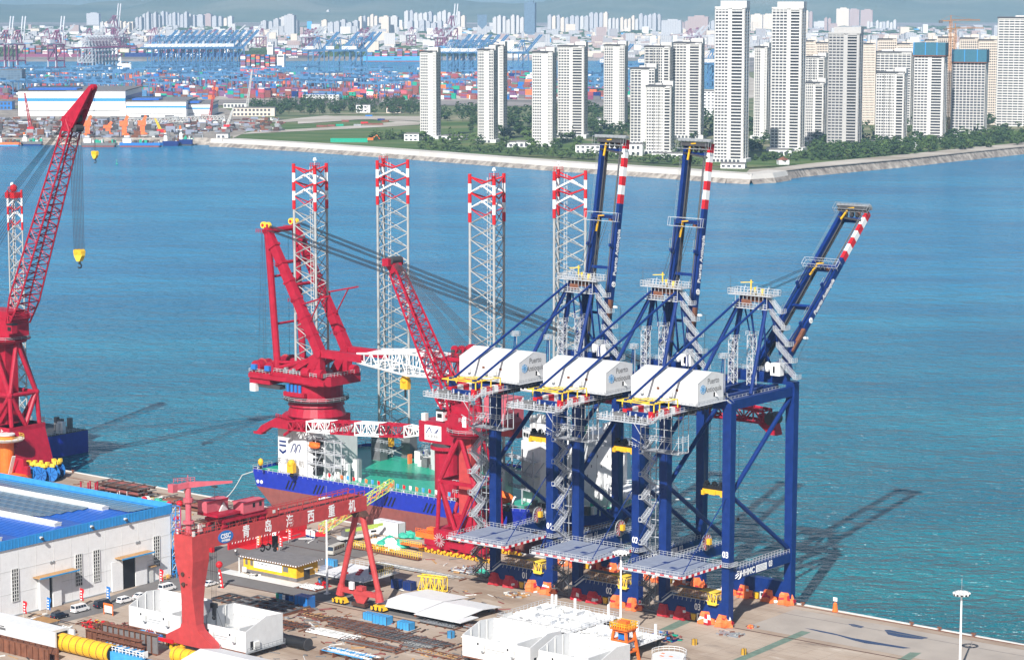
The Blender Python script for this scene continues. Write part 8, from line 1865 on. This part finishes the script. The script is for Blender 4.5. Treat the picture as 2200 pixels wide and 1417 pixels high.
for x in (0,30):
    for y in (0,12): q.beam((x,y,0),(x,y,19),1.1)
    q.box(x-.6,x+.6,0,12,4,5.4)
q.box(-6,36,0,1.4,19,21); q.box(-6,36,10.6,12,19,21); q.box(12,17,1,11,21,23.5); q.mat('white_paint').box(13,16,3,7,15,18.6); YC = q.mesh('yard_crane')
rnd = random.Random(8)
for k in range(120):
    x = rnd.uniform(-20,900) if k < 96 else rnd.uniform(900,1420); y = rnd.uniform(168,212); o = link('yard_crane', YC, None, zpt(x,y), rad(rnd.choice((-38,-38,52)))); o.scale = (1.15,)*3; tag(o, 'blue gantry straddling container stacks in the far port', 'yard crane', 'blue yard gantries of the far port')
P('box_red', (.32,.06,.08), grime=.2); P('box_violet', (.20,.10,.20), grime=.2); P('box_brown', (.26,.08,.06), grime=.2)
cc = ['hull_red','rust','blue_panel','navy','white_paint','hull_red','port_maroon','deck_green','offwhite','hull_red','port_maroon','pink_red','port_blue','port_blue','deck_grey','steel_grey','box_violet','box_violet','tarp_orange']
cc += ['box_red','box_brown','box_brown']
cm = {c: MB().mat(c).box(0,12,0,2.6,0,2.8).mesh('port_container') for c in set(cc)}
cs = MB(); cn = 0; rnd = random.Random(21)
for k in range(1250):
    y = 214-46*rnd.random()**1.0; x = rnd.uniform(-60,1450)
    if 1235 < x < 1560 and y < 195: continue
    p = zpt(x,y); tiers = rnd.randint(1,5); nrow = rnd.randint(1,3); a = -.66
    for j in range(nrow):
        c = rnd.choice(cc)
        for i in range(tiers):
            if rnd.random() < .5: c = rnd.choice(cc)
            px_, py_ = p.x+j*12.6*cos(a), p.y+j*12.6*sin(a)
            if y > 205 and cn < 300 and 0 < x < 900:
                o = link('port_container', cm[c], None, (px_,py_,LZ+.6+i*2.85), a); cn += 1; tag(o, 'container in the front rows of the far container yard', 'container', 'containers in the front rows of the far port')
            else:
                cs.mat(c); v0 = [(0,0),(12,0),(12,2.6),(0,2.6)]; vs = [(px_+u*cos(a)-v*sin(a), py_+u*sin(a)+v*cos(a), LZ+.6+i*2.85+h_) for h_ in (0,2.8) for u, v in v0]; cs._add(vs, MB.BF)
o = cs.done('container_rows'); tag(o, 'thousands of stacked containers filling the far port', 'containers', kind='stuff')
def cargo_ship(px0, px1, y, hh, label, hull, low, letters, boxes, lsize, sup=.8, lm='white_paint', br=None):
    a, b = Vector((*un(px0,y,SEA),SEA)), Vector((*un(px1,y,SEA),SEA)); L_ = b.x-a.x; T = thing('container_ship', label, 'ship', a, 0); B_ = 42
    h_ = MB().mat(low).prism([(L_*.03,0),(L_*.95,0),(L_*.97,B_/2),(L_*.95,B_),(L_*.03,B_)],-.5,2.5).mat(hull).prism([(0,-.5),(L_*.94,-.5),(L_,B_/2),(L_*.94,B_+.5),(0,B_+.5)],2.5,hh).done('hull', T)
    if letters: text('hull_lettering', letters, lsize, lm, h_, (L_*.5,-.6,hh*.55), R_NT, bold=.12, ext=.1)
    MB().mat('white_paint').box(L_*sup,L_*sup+14,2,B_-2,hh,hh+26).mat('black').box(L_*sup+1,L_*sup+13,1.8,2,hh+21,hh+24).mat('white_paint').box(L_*sup+3,L_*sup+9,8,B_-8,hh+26,hh+32).done('bridge', T)
    q = MB(); 
    for k in range(boxes): 
        x = L_*(.04+.86*(k+.5)/max(1,boxes))
        if L_*sup-9 < x < L_*sup+16: continue
        nt = rnd.randint(3,7) if br is None else br
        for i in range(nt): q.mat(rnd.choice(cc)); q.box(x-6,x+6,1,B_-1,hh+i*2.8,hh+2.7+i*2.8)
    if boxes: stuff(q.done('container_load', T))
cargo_ship(40,262,128,14,'long purple-grey container ship with spaced white letters M S C','port_maroon','port_maroon','M      S      C',14,15,.9)
cargo_ship(268,520,128,16,'dark blue container ship with white hull letters behind the blue cranes','navy','hull_red','CMA  CGM',13,18,.85)
cargo_ship(780,930,133,13,'light blue container ship hull right of the middle cranes','light_blue','hull_red','MAERSK',8,5,.93,lm='steel_dark')
cargo_ship(515,598,160,14,'pink and orange container ship moored between the two crane rows','pink_red','pink_red','',7,1,.97,br=9)
cargo_ship(560,700,130,12,'distant red-bottomed container ship behind the middle cranes','steel_dark','hull_red','HMM',10,10,.1)
small_ship(253,282,151,'small white ship in the harbour basin behind the halls','white_paint','light_blue',tall=3)
# ---------------- distant city ----------------
def city(px0, px1, ytop, ybase, mat, label, dep=30, grp='distant high-rises beyond the port'):
    p = zpt((px0+px1)/2, ybase, LZ); w_ = (px1-px0)*p.y/FPX; h_ = gz(0,ytop,p.x,p.y)-LZ; o = MB().mat(mat).box(-w_/2,w_/2,0,dep,0,h_).box(-w_*.2,w_*.3,dep*.2,dep*.7,h_,h_*1.03+2).done('city_tower', None, loc=p, rot=-.2); tag(o, label, 'tower', grp); return o
rnd = random.Random(33)
CL = [(185,212,29,53,1,'facade_grey'),(215,232,44,76,2,'facade_white'),(238,262,44,70,3,'facade_white'),(264,287,43,72,3,'facade_cream'),(290,345,28,68,7,'facade_grey'),(345,420,25,60,9,'facade_grey'),(420,455,27,58,2,'facade_brown'),(455,500,34,58,4,'facade_grey'),(560,640,38,76,6,'facade_grey'),(610,627,33,77,1,'facade_grey'),(660,735,16,44,11,'facade_grey'),(743,787,9,36,5,'facade_brown'),(795,866,10,32,5,'facade_brown'),(690,770,42,74,6,'facade_grey'),(770,820,32,62,6,'facade_cream'),(818,855,30,74,2,'facade_white'),(868,1000,24,64,13,'facade_white'),(875,950,44,70,6,'facade_grey'),(1058,1126,32,76,7,'facade_white'),(1176,1222,33,70,5,'facade_grey'),(1224,1306,28,68,8,'facade_grey'),(1306,1330,32,70,3,'facade_white'),(1332,1372,34,70,5,'facade_cream'),(1372,1420,30,68,5,'facade_grey'),(1420,1450,44,80,1,'facade_grey'),(1450,1480,44,70,3,'facade_brown'),(1477,1507,36,80,1,'facade_brown'),(1507,1536,42,68,3,'facade_grey'),(1612,1622,32,66,1,'facade_cream'),(1634,1648,32,66,1,'facade_cream'),(1729,1746,20,64,2,'facade_brown'),(1748,1758,47,66,1,'facade_white'),(1770,1786,38,68,2,'facade_brown'),(1796,1806,19,58,1,'facade_brown'),(1818,1828,21,58,1,'facade_brown'),(1848,1856,22,62,1,'facade_brown'),(1862,1876,44,64,2,'facade_white'),(1881,1926,44,66,6,'facade_white'),(2130,2160,15,40,2,'facade_grey')]
for x0, x1, yt, yb, n, m_ in CL:
    for k in range(n):
        w_ = (x1-x0)/n; city(x0+k*w_+.5, x0+(k+1)*w_*.99+x0*.01-.5 if n == 1 else x0+(k+1)*w_-1.2, yt+rnd.uniform(0,(yb-yt)*.28)*(n > 1), yb+rnd.uniform(-3,3), m_ if rnd.random() < .75 else rnd.choice(('facade_white','facade_grey','facade_cream')), 'pale distant high-rise in the row of city towers beyond the port')
o = city(1126,1149,6,78,'facade_blue','dark blue glass tower, the tallest one of the distant city',30,None)
P('city_tone', (.30,.29,.30), grime=.2)
T = thing('shield_tower','dark glass tower with a pointed lower edge, left in the distant city','tower',zpt(1036,78),0); p = zpt(1036,78); w_ = 10*p.y/FPX; h_ = gz(0,32,p.x,p.y)-LZ
MB().mat('facade_blue').prism([(-w_,h_*.55),(0,h_*.32),(w_,h_*.55),(w_,h_),(-w_,h_)],-.4,20,'y').done('glass_shield', T); MB().mat('facade_grey').box(-w_,w_,0,22,0,h_*.56).done('body', T)
q = MB(); q2 = MB()
for k in range(3600):
    y = 62+ (118-62)*rnd.random()**.8; x = rnd.uniform(-150,2350)
    if y > 100 and x < 1250 and rnd.random() < .6: continue
    p = zpt(x,y); s_ = rnd.uniform(8,38); q.mat(rnd.choice(('facade_white','facade_grey','facade_grey','facade_brown','facade_cream','offwhite','facade_brown','city_tone','city_tone','light_blue' if rnd.random() < .3 else 'facade_grey'))); q.box(p.x,p.x+s_,p.y,p.y+rnd.uniform(12,40),LZ-.5,LZ+rnd.uniform(5,16)*(1 if rnd.random() < .9 else 2.5))
for k in range(900):
    y = rnd.uniform(80,124); x = rnd.uniform(1060,2300); p = zpt(x,y); q.mat(rnd.choice(('facade_white','offwhite','city_tone','facade_cream','facade_grey','facade_brown'))); q.box(p.x,p.x+rnd.uniform(8,50),p.y,p.y+14,LZ-.5,LZ+rnd.uniform(4,14))
o = q.done('low_city'); tag(o, 'sea of low white and grey buildings of the distant city', 'city', kind='stuff')
for k in range(3600):
    y = rnd.uniform(60,122); x = rnd.uniform(-100,2300); p = zpt(x,y); r_ = rnd.uniform(10,34); q2.mat('leaf'); q2.sphere((p.x,p.y,LZ),r_,6,3,(1.6,.7,.32),jit=.2,z0=0)
o = q2.done('city_trees'); tag(o, 'dark green tree belts between the distant buildings', 'trees', kind='stuff')
q = MB().mat('white_paint')
for x, y in ((1985,14),(2037,13)):
    p = zpt(x, 40); D_ = 14600; P0 = Vector(((x-1100)/FPX*D_, D_, 200)); T = thing('wind_turbine', 'white wind turbine on the hill ridge, %s one' % ('left' if x < 2000 else 'right'), 'wind turbine', P0, 0)
    MB().mat('white_paint').tube((0,0,0),(0,0,90),3.2,8,r2=2).done('tower', T)
    for k in range(3): a = rad(20+120*k); MB().mat('white_paint').beam((0,-4,90),(40*sin(a),-4,90+40*cos(a)),3,1.2,w2=1).done('blade', T)
    MB().mat('white_paint').box(-2,2,-5,5,88,92).done('nacelle', T)

for g, f in (('blue quay cranes of the far container port','blue quay crane, %s in the dense row behind the dock halls'),('cream high-rises behind the shore towers','cream high-rise with an arched top, %s of the row behind'),('distant maroon quay cranes','small distant maroon quay crane, %s on the farther quay'),('blue quay cranes, middle row','blue quay crane, %s of the four in the middle row'),('blue quay cranes near the leftmost towers','blue quay crane, %s of those beside the leftmost shore towers'),('blue quay cranes between the shore towers','blue quay crane, %s of those glimpsed between shore towers'),('maroon quay cranes in the tight group','maroon and white quay crane, %s of the tight group')): relabel(grp(g), f)
zones = [(0,300,'above the dock halls'),(300,420,'above the left blue cranes'),(420,560,'above the right blue cranes'),(560,700,'above the pink container ship'),(700,800,'above the middle blue cranes'),(800,900,'above the light blue ship'),(900,1020,'above the first shore tower'),(1020,1180,'above the second shore tower'),(1180,1290,'above the fourth shore tower'),(1290,1400,'above the fifth shore tower'),(1400,1560,'left of the tallest shore tower'),(1560,1900,'around the grey unfinished tower'),(1900,2400,'above the net-crowned towers')]
allc = grp('distant high-rises beyond the port')
for z0, z1, nm in zones:
    for m_ in ('facade_white','facade_grey','facade_cream','facade_brown'):
        relabel([o for o in allc if z0 <= 1100+FPX*o.location.x/o.location.y < z1 and o.data.materials[0] == M[m_]], {'facade_white':'white','facade_grey':'pale grey','facade_cream':'cream','facade_brown':'brownish'}[m_]+' high-rise, %s of its colour '+nm)
